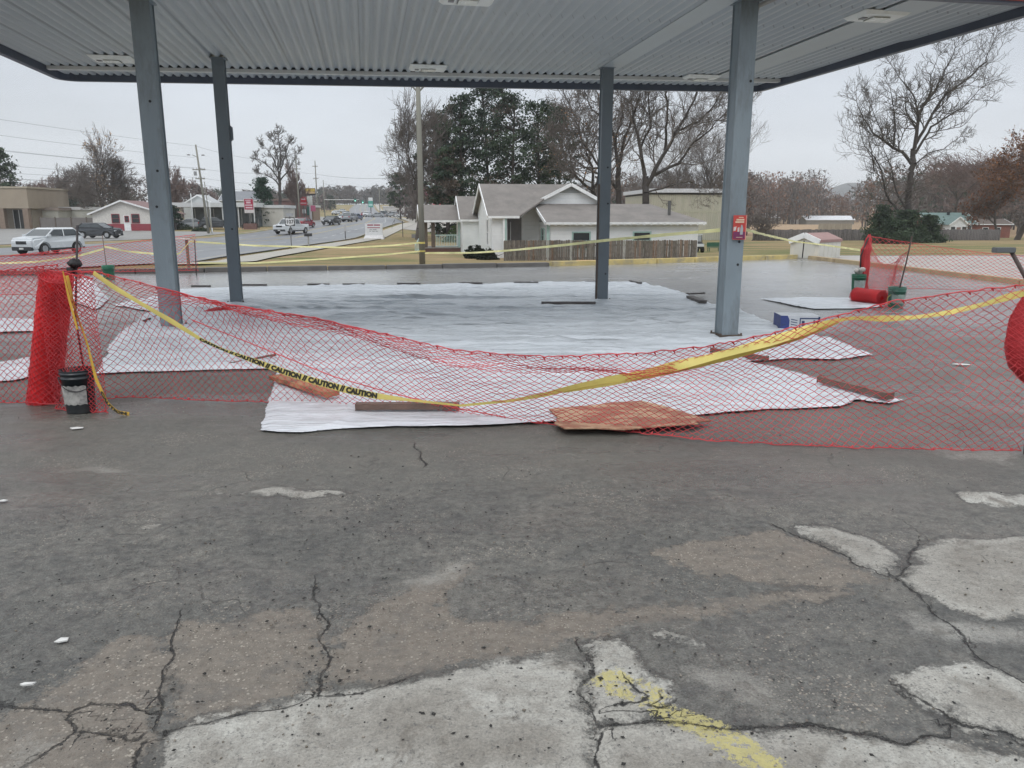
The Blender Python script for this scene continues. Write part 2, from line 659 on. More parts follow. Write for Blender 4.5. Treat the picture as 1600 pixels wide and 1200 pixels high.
class G:
    """tiny node-graph shorthand"""

    def __init__(s, nt):
        s.N, s.L = nt.nodes, nt.links

    def put(s, sock, v):
        if isinstance(v, (int, float)):
            sock.default_value = v
        elif isinstance(v, tuple):
            sock.default_value = v if len(v) == len(sock.default_value) else (*v, 1)
        else:
            s.L.new(v, sock)

    def m(s, op, a, b=0.0, c=None, clamp=False):
        n = s.N.new('ShaderNodeMath')
        n.operation = op
        n.use_clamp = clamp
        s.put(n.inputs[0], a)
        s.put(n.inputs[1], b)
        if c is not None:
            s.put(n.inputs[2], c)
        return n.outputs[0]

    def noise(s, vec, scale, detail=4, rough=0.55, dist=0.0):
        n = s.N.new('ShaderNodeTexNoise')
        n.inputs['Scale'].default_value = scale
        n.inputs['Detail'].default_value = detail
        n.inputs['Roughness'].default_value = rough
        n.inputs['Distortion'].default_value = dist
        s.L.new(vec, n.inputs['Vector'])
        return n.outputs['Fac']

    def vor(s, vec, scale, feature='F1', out='Distance'):
        n = s.N.new('ShaderNodeTexVoronoi')
        n.feature = feature
        n.inputs['Scale'].default_value = scale
        s.L.new(vec, n.inputs['Vector'])
        return n.outputs[out]

    def rng(s, v, a, b, c=0.0, d=1.0, smooth=False):
        n = s.N.new('ShaderNodeMapRange')
        if smooth:
            n.interpolation_type = 'SMOOTHSTEP'
        s.put(n.inputs['Value'], v)
        for k, x in zip(('From Min', 'From Max', 'To Min', 'To Max'), (a, b, c, d)):
            n.inputs[k].default_value = x
        return n.outputs[0]

    def mix(s, f, a, b, mode='MIX'):
        n = s.N.new('ShaderNodeMix')
        n.data_type = 'RGBA'
        n.blend_type = mode
        s.put(n.inputs['Factor'], f)
        s.put(n.inputs['A'], a)
        s.put(n.inputs['B'], b)
        return n.outputs['Result']

    def attr(s, name):
        n = s.N.new('ShaderNodeAttribute')
        n.attribute_name = name
        return n.outputs['Fac']

    def scale(s, c, f):
        n = s.N.new('ShaderNodeVectorMath')
        n.operation = 'SCALE'
        s.put(n.inputs[0], c)
        s.put(n.inputs['Scale'], f)
        return n.outputs[0]

    def mapped(s, sc):
        tc = s.N.new('ShaderNodeTexCoord')
        mp = s.N.new('ShaderNodeMapping')
        mp.inputs['Scale'].default_value = sc
        s.L.new(tc.outputs['Object'], mp.inputs[0])
        return mp.outputs[0]

    def bump(s, h, strength, dist, normal=None):
        n = s.N.new('ShaderNodeBump')
        n.inputs['Strength'].default_value = strength
        n.inputs['Distance'].default_value = dist
        s.L.new(h, n.inputs['Height'])
        if normal is not None:
            s.L.new(normal, n.inputs['Normal'])
        return n.outputs[0]


def lot_material():
    m, nt, N, L, b = new_mat('worn_lot_surface')
    g = G(nt)
    P = g.mapped((1, 1, 1))
    PS = g.mapped((0.9, 1.15, 1))
    sep = N.new('ShaderNodeSeparateXYZ')
    L.new(P, sep.inputs[0])
    yc = sep.outputs['Y']
    n_big = g.noise(P, 0.55, 5, 0.6)
    n_mid = g.noise(PS, 1.7, 7, 0.68, 0.4)
    n_fine = g.noise(P, 22, 6, 0.7)
    n_grit = g.noise(P, 120, 3, 0.7)
    edge = g.m('ADD', g.m('MULTIPLY', g.m('SUBTRACT', g.noise(P, 8, 8, 0.78), 0.5), 0.24), g.m('MULTIPLY', g.m('SUBTRACT', n_grit, 0.5), 0.03))
    edge2 = g.m('MULTIPLY', g.m('SUBTRACT', g.noise(P, 45, 5, 0.75), 0.5), 0.12)
    # worn asphalt
    asp = g.mix(g.rng(n_big, 0.35, 0.66), (0.088, 0.088, 0.081), (0.138, 0.134, 0.119))
    asp = g.mix(g.rng(n_mid, 0.50, 0.64, 0, 0.8), asp, (0.150, 0.143, 0.126))
    asp = g.mix(g.rng(g.noise(PS, 3.1, 8, 0.75), 0.55, 0.68, 0, 0.75), asp, (0.058, 0.058, 0.056))
    asp = g.mix(g.rng(g.noise(P, 7.5, 8, 0.78), 0.50, 0.62, 0, 0.65), asp, (0.054, 0.055, 0.054))
    asp = g.mix(g.rng(g.noise(P, 5.2, 8, 0.8, 0.5), 0.60, 0.67, 0, 0.5), asp, (0.205, 0.195, 0.175))
    chip = g.m('MULTIPLY', g.rng(g.noise(P, 34, 3, 0.6), 0.60, 0.64), g.rng(g.noise(P, 2.4, 5, 0.7), 0.46, 0.60))
    asp = g.mix(g.m('MULTIPLY', chip, 0.75), asp, (0.035, 0.035, 0.034))
    asp = g.scale(asp, g.rng(n_fine, 0.28, 0.72, 0.55, 1.5))
    asp = g.scale(asp, g.rng(n_grit, 0.3, 0.7, 0.55, 1.5))
    asp = g.mix(g.rng(g.m('ADD', yc, g.m('MULTIPLY', g.m('SUBTRACT', n_big, 0.5), 3.0)), 3.9, 5.2, 0, 0.55, True), asp, (0.135, 0.132, 0.116))
    # exposed stones in the asphalt
    vc = N.new('ShaderNodeTexVoronoi')
    vc.inputs['Scale'].default_value = 95
    L.new(P, vc.inputs['Vector'])
    vh = N.new('ShaderNodeSeparateColor')
    L.new(vc.outputs['Color'], vh.inputs[0])
    stone = g.m('MULTIPLY', g.m('LESS_THAN', vc.outputs['Distance'], g.m('MULTIPLY_ADD', vh.outputs[2], 0.35, 0.2)), g.m('GREATER_THAN', vh.outputs[0], 0.45))
    stonecol = g.mix(vh.outputs[1], (0.11, 0.085, 0.065), (0.44, 0.40, 0.34))
    speck = g.m('MULTIPLY', stone, g.rng(g.noise(P, 1.3, 5, .7), 0.46, 0.60))
    asp = g.mix(g.m('MULTIPLY', speck, 0.75), asp, stonecol)
    # brown aggregate patches
    ag = g.mix(g.rng(n_fine, 0.3, 0.7), (0.135, 0.117, 0.095), (0.225, 0.198, 0.165))
    ag = g.mix(g.m('MULTIPLY', stone, 0.8), ag, stonecol)
    ag = g.mix(g.rng(n_mid, 0.56, 0.66, 0, 0.6), ag, (0.090, 0.083, 0.074))
    ag = g.mix(g.rng(g.noise(P, 6, 7, 0.75), 0.5, 0.62, 0, 0.6), ag, (0.115, 0.108, 0.097))
    fa = g.rng(g.m('ADD', g.attr('aggr'), g.m('ADD', g.m('MULTIPLY', edge, 1.6), g.m('MULTIPLY', g.m('SUBTRACT', g.noise(P, 3.3, 8, 0.75), 0.5), 0.22))), -0.012, 0.025, 0, 1, True)
    col = g.mix(g.m('MULTIPLY', fa, 0.92), asp, ag)
    # light worn concrete
    cc = g.mix(g.rng(g.noise(P, 2.2, 7, 0.65), 0.35, 0.68), (0.305, 0.292, 0.262), (0.195, 0.18, 0.155))
    cc = g.mix(g.rng(g.attr('conc'), 0.16, 0.02, 0, 0.5, True), cc, (0.40, 0.39, 0.355))
    cc = g.mix(g.rng(g.noise(P, 1.1, 6, 0.7, 0.6), 0.50, 0.62, 0, 0.85), cc, (0.45, 0.445, 0.41))
    cc = g.mix(g.rng(g.noise(P, 4.5, 9, 0.8, .6), 0.54, 0.62, 0, 0.8), cc, (0.165, 0.150, 0.128))
    cc = g.scale(cc, g.rng(n_fine, 0.25, 0.75, 0.78, 1.2))
    cc = g.scale(cc, g.rng(n_grit, 0.3, 0.7, 0.75, 1.25))
    cc = g.mix(g.rng(g.noise(P, 42, 4, 0.8), 0.57, 0.66, 0, 0.75), cc, (0.09, 0.09, 0.088))
    fc = g.rng(g.m('ADD', g.attr('conc'), g.m('ADD', g.m('MULTIPLY', edge, 1.35), g.m('MULTIPLY', g.m('SUBTRACT', g.noise(P, 3.0, 7, 0.75), 0.5), 0.2))), -0.02, 0.045, 0, 1, True)
    col = g.mix(fc, col, cc)
    rim = g.m('MULTIPLY', g.rng(g.m('ABSOLUTE', g.m('ADD', g.m('ADD', g.attr('conc'), edge), 0.012)), 0.004, 0.022, 1, 0, True), g.rng(g.noise(P, 2.0, 4, .6), 0.42, 0.55))
    rim2 = g.m('MULTIPLY', g.rng(g.m('ABSOLUTE', g.m('ADD', g.attr('aggr'), g.m('MULTIPLY', edge, 1.3))), 0.004, 0.03, 1, 0, True), g.rng(g.noise(P, 1.7, 4, .6), 0.48, 0.58))
    rim = g.m('MAXIMUM', rim, g.m('MULTIPLY', rim2, 0.8))
    col = g.mix(g.m('MULTIPLY', rim, 0.75), col, (0.05, 0.048, 0.044))
    fw = g.rng(g.m('ADD', g.attr('worn'), g.m('ADD', edge, edge2)), -0.02, 0.09, 0, 0.8, True)
    col = g.mix(fw, col, g.scale(cc, 0.8))
    # random thin grey scuffs of bare concrete
    sc_ = g.rng(g.noise(g.mapped((0.35, 1.9, 1)), 1.9, 9, 0.72, 0.8), 0.655, 0.70, 0, 0.55)
    col = g.mix(sc_, col, (0.27, 0.265, 0.245))
    # yellow paint
    fy = g.rng(g.m('ADD', g.attr('yel'), g.m('ADD', g.m('MULTIPLY', edge, 0.5), edge2)), 0.0, 0.01, 0, 1, True)
    holes = g.m('GREATER_THAN', g.noise(P, 40, 6, 0.8), 0.455)
    yc_ = g.mix(g.rng(n_fine, 0.3, 0.7), (0.52, 0.46, 0.17), (0.38, 0.34, 0.15))
    col = g.mix(g.m('MULTIPLY', fy, g.m('MULTIPLY', holes, 0.85)), col, yc_)
    # cracks
    fk = g.rng(g.m('ADD', g.m('ABSOLUTE', g.m('ADD', g.attr('cside'), g.m('MULTIPLY', g.m('SUBTRACT', g.noise(P, 14, 5, 0.7), 0.5), 0.05))), g.m('MULTIPLY', g.m('SUBTRACT', n_fine, 0.45), 0.022)), 0.001, 0.0085, 1.0, 0.0, True)
    fk2 = g.rng(g.m('ABSOLUTE', g.m('ADD', g.attr('cside'), g.m('MULTIPLY', g.m('SUBTRACT', g.noise(P, 9, 6, 0.75), 0.5), 0.22))), 0.0008, 0.0045, 0.55, 0.0, True)
    fk2 = g.m('MULTIPLY', fk2, g.rng(g.noise(P, 5, 3, 0.6), 0.45, 0.52))
    fk = g.m('MAXIMUM', fk, fk2)
    fk = g.m('MULTIPLY', fk, g.rng(g.noise(P, 6, 5, 0.7), 0.36, 0.5, 0.25, 1))
    fk = g.m('MULTIPLY', fk, g.rng(g.attr('crack'), 0.04, 0.07, 1, 0))
    pv = N.new('ShaderNodeVectorMath')
    pv.operation = 'ADD'
    wob = N.new('ShaderNodeTexNoise')
    wob.inputs['Scale'].default_value = 3.0
    wob.inputs['Detail'].default_value = 5
    L.new(P, wob.inputs['Vector'])
    wsc = N.new('ShaderNodeVectorMath')
    wsc.operation = 'SCALE'
    wsc.inputs['Scale'].default_value = 0.35
    L.new(wob.outputs['Color'], wsc.inputs[0])
    L.new(P, pv.inputs[0])
    L.new(wsc.outputs[0], pv.inputs[1])
    vd = g.vor(pv.outputs[0], 1.5, 'DISTANCE_TO_EDGE')
    hair = g.m('MULTIPLY', g.rng(vd, 0.002, 0.011, 1, 0), g.rng(g.noise(P, 0.8, 4, 0.6), 0.52, 0.62))
    crack = g.m('MAXIMUM', fk, g.m('MULTIPLY', hair, 0.4))
    col = g.mix(crack, col, (0.028, 0.027, 0.026))
    # newer concrete slab under and beyond the canopy
    far = g.rng(g.m('ADD', yc, g.m('MULTIPLY', n_mid, 1.6)), 9.5, 14.0, 0, 1, True)
    slab = g.mix(g.rng(n_big, 0.35, 0.65), (0.27, 0.27, 0.265), (0.215, 0.215, 0.21))
    slab = g.mix(g.rng(n_mid, 0.5, 0.66, 0, 0.7), slab, (0.28, 0.28, 0.275))
    joint = g.vor(P, 0.001)
    col = g.mix(far, col, slab)
    red = g.m('MULTIPLY', g.rng(sep.outputs['X'], 1.0, 3.2, 0, 1, True), g.m('MULTIPLY', g.rng(yc, 5.0, 5.9, 0, 1, True), g.rng(yc, 9, 13, 1, 0, True)))
    col = g.mix(g.m('MULTIPLY', red, g.rng(g.noise(PS, 2.6, 6, 0.7), 0.4, 0.62, 0.1, 0.75)), col, (0.185, 0.165, 0.15))
    L.new(col, b.inputs['Base Color'])
    wet = g.rng(g.m('ADD', g.noise(g.mapped((0.25, 0.6, 1)), 1.0, 5, 0.6), g.m('MULTIPLY', far, 0.16)), 0.44, 0.58, 0, 1, True)
    ro = g.mix(wet, (0.55, 0.55, 0.55), (0.20, 0.20, 0.20))
    ro = g.mix(g.m('MULTIPLY', fc, 0.85), ro, (0.7, 0.7, 0.7))
    L.new(ro, b.inputs['Roughness'])
    b.inputs['Specular IOR Level'].default_value = 0.5
    h = g.m('ADD', g.m('MULTIPLY', n_fine, 0.5), g.m('MULTIPLY', n_grit, 0.35))
    h = g.m('ADD', h, g.m('MULTIPLY', g.m('MULTIPLY', stone, g.m('MAXIMUM', fa, 0.25)), 0.35))
    h = g.m('SUBTRACT', h, g.m('MULTIPLY', crack, 1.2))
    hh = g.m('MULTIPLY', h, g.rng(far, 0, 1, 1, 0.25))
    L.new(g.bump(hh, 0.9, 0.016), b.inputs['Normal'])
    return m


lot_o = link('parking_lot', build_lot(), lot_material(), smooth=True)
tag(lot_o, kind='structure')


def land_material():
    m, nt, N, L, b = new_mat('winter_grass_land')
    g = G(nt)
    P = g.mapped((1, 1, 1))
    PX = g.mapped((0.25, 1.0, 1))
    sep = N.new('ShaderNodeSeparateXYZ')
    L.new(P, sep.inputs[0])
    c = g.mix(g.rng(g.noise(P, 0.12, 5, 0.6), 0.42, 0.58), (0.34, 0.25, 0.145), (0.27, 0.215, 0.115))
    c = g.mix(g.rng(g.noise(PX, 0.35, 5, 0.65), 0.49, 0.60), c, (0.145, 0.168, 0.07))
    c = g.mix(g.rng(g.noise(PX, 1.1, 6, 0.7), 0.56, 0.68, 0, 0.8), c, (0.24, 0.175, 0.115))
    # the far pale hay field on the right
    ang = g.m('DIVIDE', sep.outputs['X'], g.m('MAXIMUM', sep.outputs['Y'], 1.0))
    field = g.m('MULTIPLY', g.rng(sep.outputs['Y'], 135, 160, 0, 1, True), g.rng(ang, 0.2, 0.25, 0, 1, True))
    c = g.mix(field, c, (0.36, 0.26, 0.17))
    c = g.scale(c, g.rng(g.noise(P, 14, 5, 0.8), 0.25, 0.75, 0.7, 1.3))
    L.new(c, b.inputs['Base Color'])
    b.inputs['Roughness'].default_value = 0.95
    b.inputs['Specular IOR Level'].default_value = 0.1
    L.new(g.bump(g.noise(P, 25, 5, 0.8), 0.9, 0.06), b.inputs['Normal'])
    return m


def build_land():
    rr = np.concatenate([[-40, -5, 4, 10, 15], 17 * 1.018 ** np.arange(0, 224)])
    ang = np.linspace(-1.35, 1.35, 300)
    A = np.tan(ang * 0.98)
    Yg = np.repeat(rr[:, None], 300, 1)
    Xg = A[None, :] * (np.maximum(Yg, 0) + 45.0)
    Z = terrain(Xg, np.maximum(Yg, 1))
    inlot = Yg < edge_y(Xg) + 0.1
    Z = np.where(inlot, -0.06, Z)
    idx = np.arange(Z.size).reshape(Z.shape)
    f = np.stack([idx[:-1, :-1], idx[:-1, 1:], idx[1:, 1:], idx[1:, :-1]], -1).reshape(-1, 4)
    return np_mesh('ground', np.stack([Xg.ravel(), Yg.ravel(), Z.ravel()], 1), f)


tag(link('ground', build_land(), land_material(), smooth=True), kind='structure')


def strip(name, left, right, mat, lift, kind='structure', n=6, lab=None, cat=None, steps=160, z=None):
    """a paved band draped over the land between two polylines"""
    L_, R_ = np.array(left, float), np.array(right, float)

    def rs(P):
        d = np.concatenate([[0], np.cumsum(np.hypot(*np.diff(P, axis=0).T))])
        t = np.linspace(0, 1, steps) ** 1.0
        # sample by vertex index so both sides advance together
        k = np.linspace(0, len(P) - 1, steps)
        return np.stack([np.interp(k, np.arange(len(P)), P[:, i]) for i in (0, 1)], 1)
    a, b = rs(L_), rs(R_)
    V = []
    for j in range(n + 1):
        p = a + (b - a) * j / n
        zz = terrain(p[:, 0], p[:, 1]) + lift if z is None else np.full(len(p), z)
        V.append(np.stack([p[:, 0], p[:, 1], zz], 1))
    V = np.stack(V, 1)
    idx = np.arange(steps * (n + 1)).reshape(steps, n + 1)
    f = np.stack([idx[:-1, :-1], idx[:-1, 1:], idx[1:, 1:], idx[1:, :-1]], -1).reshape(-1, 4)
    o = link(name, np_mesh(name, V.reshape(-1, 3), f), mat, smooth=True)
    return tag(o, lab, cat, kind=kind)


# highway: near edge and far edge
RN = [(-17, 14), (-15.2, 24), (-17, 34), (-18, 48), (-17.6, 83), (-19, 112), (-20, 145), (-31, 210), (-47, 285), (-66, 380), (-88, 500), (-110, 620)]
RF = [(-52, 14), (-48, 26), (-45, 38), (-42, 56), (-35.5, 78), (-33.5, 100), (-34, 128), (-43, 200), (-57, 280), (-78, 380), (-99, 500), (-122, 620)]
road_m = pmat('highway_asphalt', (0.17, 0.175, 0.185), 0.45, 0.12, 0.4, 0.25, bscale=8, dirt=(0.12, 0.12, 0.125), dscale=0.2, stretch=(1, 0.4, 1))
strip('highway', RF, RN, road_m, 0.05, n=10)
walk_m = pmat('pale_concrete', (0.36, 0.34, 0.30), 0.8, 0.12, 1.2, 0.2)
kerb_m = pmat('kerb_concrete', (0.30, 0.285, 0.25), 0.8, 0.15, 2.0, 0.2)
off = lambda P, d: [(x + d, y) for x, y in P]
strip('pavement', off(RN, 1.2)[2:], off(RN, 3.4)[2:], walk_m, 0.08, n=2)
strip('verge_kerb', off(RN, 0.05)[1:], off(RN, 0.35)[1:], kerb_m, 0.16, n=1)
strip('far_kerb', off(RF, -0.35), off(RF, -0.05), kerb_m, 0.16, n=1)
lane_m = pmat('lane_paint', (0.62, 0.62, 0.60), 0.6, 0.2, 3)
lane_y = pmat('lane_paint_yellow', (0.55, 0.42, 0.10), 0.6, 0.2, 3)
for fr, mt, dashed in ((0.2, lane_m, 1), (0.4, lane_y, 0), (0.6, lane_y, 0), (0.8, lane_m, 1)):
    A_, B_ = np.array(RF, float), np.array(RN, float)
    C_ = A_ + (B_ - A_) * fr
    K = 240
    k = np.linspace(0, len(C_) - 1, K)
    Q = np.stack([np.interp(k, np.arange(len(C_)), C_[:, i]) for i in (0, 1)], 1)
    D_ = np.gradient(Q, axis=0)
    D_ /= np.linalg.norm(D_, axis=1, keepdims=True)
    Nn = np.stack([-D_[:, 1], D_[:, 0]], 1) * 0.07
    V, F = [], []
    for i in range(K - 1):
        if dashed and i % 4 > 1:
            continue
        o = len(V)
        for p in (Q[i] - Nn[i], Q[i] + Nn[i], Q[i + 1] + Nn[i + 1], Q[i + 1] - Nn[i + 1]):
            V.append((p[0], p[1], tz(p[0], p[1]) + 0.062))
        F.append((o, o + 1, o + 2, o + 3))
    tag(link('road_marking', np_mesh('road_marking', V, F), mt), kind='structure')

# paved yards beyond the highway and to the right of the lot
yard_m = pmat('grey_yard', (0.24, 0.235, 0.225), 0.7, 0.15, 0.5, 0.2)
strip('forecourt_left', [(-110, 70), (-100, 95), (-92, 120)], [(-46, 66), (-38, 88), (-36, 103)], yard_m, 0.04)
strip('forecourt_far', [(-70, 150), (-80, 200), (-85, 260)], [(-36, 145), (-46, 200), (-56, 262)], yard_m, 0.04)
slab_m = pmat('old_slab_concrete', (0.37, 0.35, 0.325), 0.6, 0.15, 0.8, 0.2, dirt=(0.30, 0.25, 0.215), dscale=0.5, stretch=(1, 2.5, 1))
strip('side_slab', [(12.6, 6), (12.5, 18.4), (11.9, 25), (11.7, 30.0), (11.7, 31.6)], [(44, 6), (44, 18), (44, 26), (44, 30), (44, 31.8)], slab_m, 0, z=0.012)
strip('driveway', off(RN, 3.4)[5:8], [(0, 84), (-2, 100), (-6, 135)], pmat('drive_concrete', (0.33, 0.31, 0.28), 0.8), 0.05)

# kerbs round the lot
yk = pmat('yellow_kerb_paint', (0.56, 0.45, 0.19), 0.7, 0.2, 3, 0.3, dirt=(0.30, 0.27, 0.21), dscale=2.5)


def kerb(name, pts, w, h, mat, label, z0=-0.05):
    mb = MB()
    rr_ = random.Random(len(pts))
    for p, q in zip(pts[:-1], pts[1:]):
        n = max(1, int(math.dist(p, q) / 1.6))
        for i in range(n):
            a = [p[k] + (q[k] - p[k]) * i / n for k in (0, 1)]
            c = [p[k] + (q[k] - p[k]) * (i + 0.985) / n for k in (0, 1)]
            dz = rr_.uniform(-0.01, 0.01)
            mb.beam((a[0], a[1], (z0 + h + dz) / 2), (c[0], c[1], (z0 + h + dz) / 2), w, h + dz - z0)
    o = mb.build(name, mat, bevel=0.015)
    return tag(o, kind='structure')


kerb('yellow_kerb', [(1.3, 25.4), (5, 27.1), (10.9, 29.9)], 0.22, 0.16, yk, '')
kerb('faded_kerb', [(11.35, 29.7), (11.75, 25.6), (12.3, 18.6), (12.5, 8)], 0.22, 0.13, pmat('faded_kerb_paint', (0.42, 0.33, 0.20), 0.7, 0.2, 3, 0.3, dirt=(0.30, 0.22, 0.15), dscale=2), '')
kerb('dark_kerb', [(-14.4, 21.5), (-9, 22.8), (1.2, 25.4)], 0.3, 0.13, pmat('dark_kerb_stone', (0.13, 0.125, 0.12), 0.7, 0.2, 3, 0.3), '')

# ================================================================ PLASTIC SHEETS
def plastic_mat(name, base):
    m, nt, N, L, b = new_mat(name)
    g = G(nt)
    P = g.mapped((0.22, 2.0, 1))
    Pq = g.mapped((1, 1, 1))
    wr = g.noise(P, 2.2, 5, 0.6, 0.6)
    fine = g.noise(Pq, 9, 6, 0.65, 1.2)
    c = g.mix(g.rng(wr, 0.3, 0.7), base, tuple(x * 0.86 for x in base))
    c = g.mix(g.rng(g.noise(Pq, 1.1, 6, 0.7), 0.58, 0.70, 0, 0.55), c, tuple(x * 0.62 for x in base))
    L.new(c, b.inputs['Base Color'])
    fold_streak = g.rng(g.m('ABSOLUTE', g.m('SUBTRACT', g.noise(g.mapped((0.35, 4.5, 1)), 1.5, 6, 0.6, 0.5), 0.5)), 0.0, 0.022, 1, 0, True)  # dark streaks put fold shade into the colour, with a wet gloss
    c = g.mix(g.m('MULTIPLY', fold_streak, 0.38), c, tuple(x * 0.5 for x in base))
    L.new(c, b.inputs['Base Color'])
    L.new(g.rng(fold_streak, 0, 1, 0.26, 0.10), b.inputs['Roughness'])
    b.inputs['Specular IOR Level'].default_value = 0.5
    n1 = g.bump(wr, 0.9, 0.09)
    L.new(g.bump(fine, 0.35, 0.012, n1), b.inputs['Normal'])
    return m


pl_far = plastic_mat('milky_plastic_far', (0.67, 0.71, 0.75))
pl_near = plastic_mat('milky_plastic_near', (0.70, 0.73, 0.77))


def sheet(name, poly_px, mat, label, step=(0.07, 0.035), z0=0.02, amp=0.03, seed=1, extra=None, sx=0.5, sy=3.0):
    poly = P2(poly_px)
    px_, py_ = zip(*poly)
    xs = np.arange(min(px_) - 0.1, max(px_) + 0.1, step[0])
    ys = np.arange(min(py_) - 0.1, max(py_) + 0.1, step[1])
    X, Y = np.meshgrid(xs, ys)
    wx = X + 0.035 * fbm(X, Y, seed + 5, 2.0, 4)
    wy = Y + 0.03 * fbm(X, Y, seed + 9, 2.0, 4)
    sd = poly_sd(wx, wy, poly)
    wv = 1 - np.abs(fbm(X * sx, Y * sy, seed, 1.0, 4))
    wv2 = 1 - np.abs(fbm(X * 1.2 + Y, Y * 1.2 - X * .6, seed + 3, 1.0, 4))
    Z = z0 + amp * np.clip(wv, 0, 1) ** 3 + 0.5 * amp * np.clip(wv2, 0, 1) ** 4
    Z += 0.012 * np.exp(-np.clip(sd, 0, 1) / 0.06) * (0.5 + 0.5 * vnoise(X, Y, seed + 2, 3))
    if 'largest' in label:
        r_ = np.random.RandomState(77)
        for k_ in range(30):
            y0_, x0_, w_, l_ = r_.uniform(7.8, 15.6), r_.uniform(-4.5, 3), r_.uniform(.018, .04), r_.uniform(.8, 3.2)
            yy_ = Y - y0_ - .05 * (X - x0_) - .10 * vnoise(X, X * 0 + k_, 80 + k_, .7)
            Z += r_.uniform(.02, .055) * np.exp(-(yy_ / w_) ** 2) * np.exp(-((X - x0_) / l_) ** 4)
    if extra is not None:
        Z += extra(X, Y)
    gy, gx = np.gradient(sd, step[1], step[0])
    Z = 0.021 + (Z - 0.012) * np.clip(sd / 0.09, 0, 1)
    ins = sd > -0.75 * max(step)
    out = ins & (sd < 0.0)
    gl = np.maximum(np.hypot(gx, gy), .3)
    X = np.where(out, X - sd * gx / gl, X)
    Y = np.where(out, Y - sd * gy / gl, Y)
    idx = np.arange(X.size).reshape(X.shape)
    cell = ins[:-1, :-1] & ins[:-1, 1:] & ins[1:, 1:] & ins[1:, :-1]
    f = np.stack([idx[:-1, :-1], idx[:-1, 1:], idx[1:, 1:], idx[1:, :-1]], -1)[cell]
    used = np.unique(f)
    mp = np.zeros(X.size, int)
    mp[used] = np.arange(len(used))
    V = np.stack([X.ravel(), Y.ravel(), Z.ravel()], 1)[used]
    o = link(name, np_mesh(name, V, mp[f]), mat, smooth=True)
    return tag(o, label, 'plastic sheet', 'plastic sheets spread over the lot')


CA, CB, CC, CD = (-4.62, 10.4), (-5.0, 14.0), (1.72, 14.85), (2.93, 10.45)


def humps(X, Y):
    z = 0
    for (cx, cy), h in ((CA, 0.13), (CB, 0.07), (CC, 0.03)):
        z = z + h * np.exp(-((X - cx) ** 2 + (Y - cy) ** 2) / 0.5)
    return z


sheet('plastic_sheet', [(262, 455), (400, 450), (560, 448), (700, 447), (850, 444), (1000, 443), (1055, 455), (1115, 478), (1165, 490), (1190, 500), (1240, 520), (1300, 534), (1362, 556), (1310, 564), (1240, 562), (1180, 566), (1000, 590), (430, 600), (428, 578), (330, 580), (150, 586), (165, 560), (188, 520), (235, 488), (180, 478), (240, 466)], pl_far,
      'largest milky plastic sheet lying wrinkled round the canopy columns', step=(0.06, 0.03), z0=0.022, amp=0.04, seed=1, extra=humps, sx=.35, sy=3.6)
sheet('plastic_sheet', [(430, 590), (600, 572), (800, 556), (960, 550), (1115, 556), (1200, 573), (1290, 596), (1345, 608), (1412, 628), (1392, 634), (1335, 627), (1310, 638), (1200, 643), (1110, 650), (1040, 655), (960, 664), (870, 662), (760, 668), (620, 668), (540, 674), (480, 680), (440, 680), (408, 676), (418, 640)], pl_near,
      'white plastic flap nearest the camera under the sagging net', step=(0.03, 0.02), z0=0.02, amp=0.014, seed=21, sx=1.0, sy=1.3)
sheet('plastic_sheet', [(1190, 468), (1260, 466), (1330, 467), (1382, 480), (1330, 484), (1268, 484), (1225, 476)], pl_near,
      'small white plastic sheet lying beside the red roll and green bucket', step=(0.06, 0.04), seed=31, amp=0.02)
sheet('plastic_sheet', [(-60, 498), (50, 502), (95, 506), (95, 520), (50, 519), (-60, 522)], pl_near,
      'narrow white plastic strip behind the leaning red roll', step=(0.05, 0.03), seed=33, amp=0.02)
sheet('plastic_sheet', [(95, 438), (150, 446), (168, 470), (150, 486), (108, 470), (85, 460)], pl_near,
      'crumpled white plastic heap behind the left fence post', step=(0.04, 0.03), seed=35, amp=0.12, sx=2, sy=3)
sheet('plastic_sheet', [(-40, 572), (20, 566), (60, 560), (62, 588), (20, 596), (-40, 600)], pl_near,
      'torn white plastic scrap at the foot of the leaning roll', step=(0.03, 0.02), seed=37, amp=0.03, sx=2, sy=3)

# ================================================================ CANOPY
CR = math.radians(10.5)
E1, E2 = (math.cos(CR), math.sin(CR)), (-math.sin(CR), math.cos(CR))
CZ = 4.25


def cl(a, b, z=0.0):
    return (a * E1[0] + b * E2[0], a * E1[1] + b * E2[1], z)


def to_cl(p):
    return (p[0] * E1[0] + p[1] * E1[1], p[0] * E2[0] + p[1] * E2[1])


XL, XR = -5.65, 8.2
yn = lambda a: pl(a, [XL, XR + .35], [8.85, 8.85])
yb = lambda a: pl(a, [XL, XR], [16.95, 15.85])
canopy = thing('canopy', 'grey corrugated steel canopy roof over four steel columns', 'canopy', (0, 0, 0))


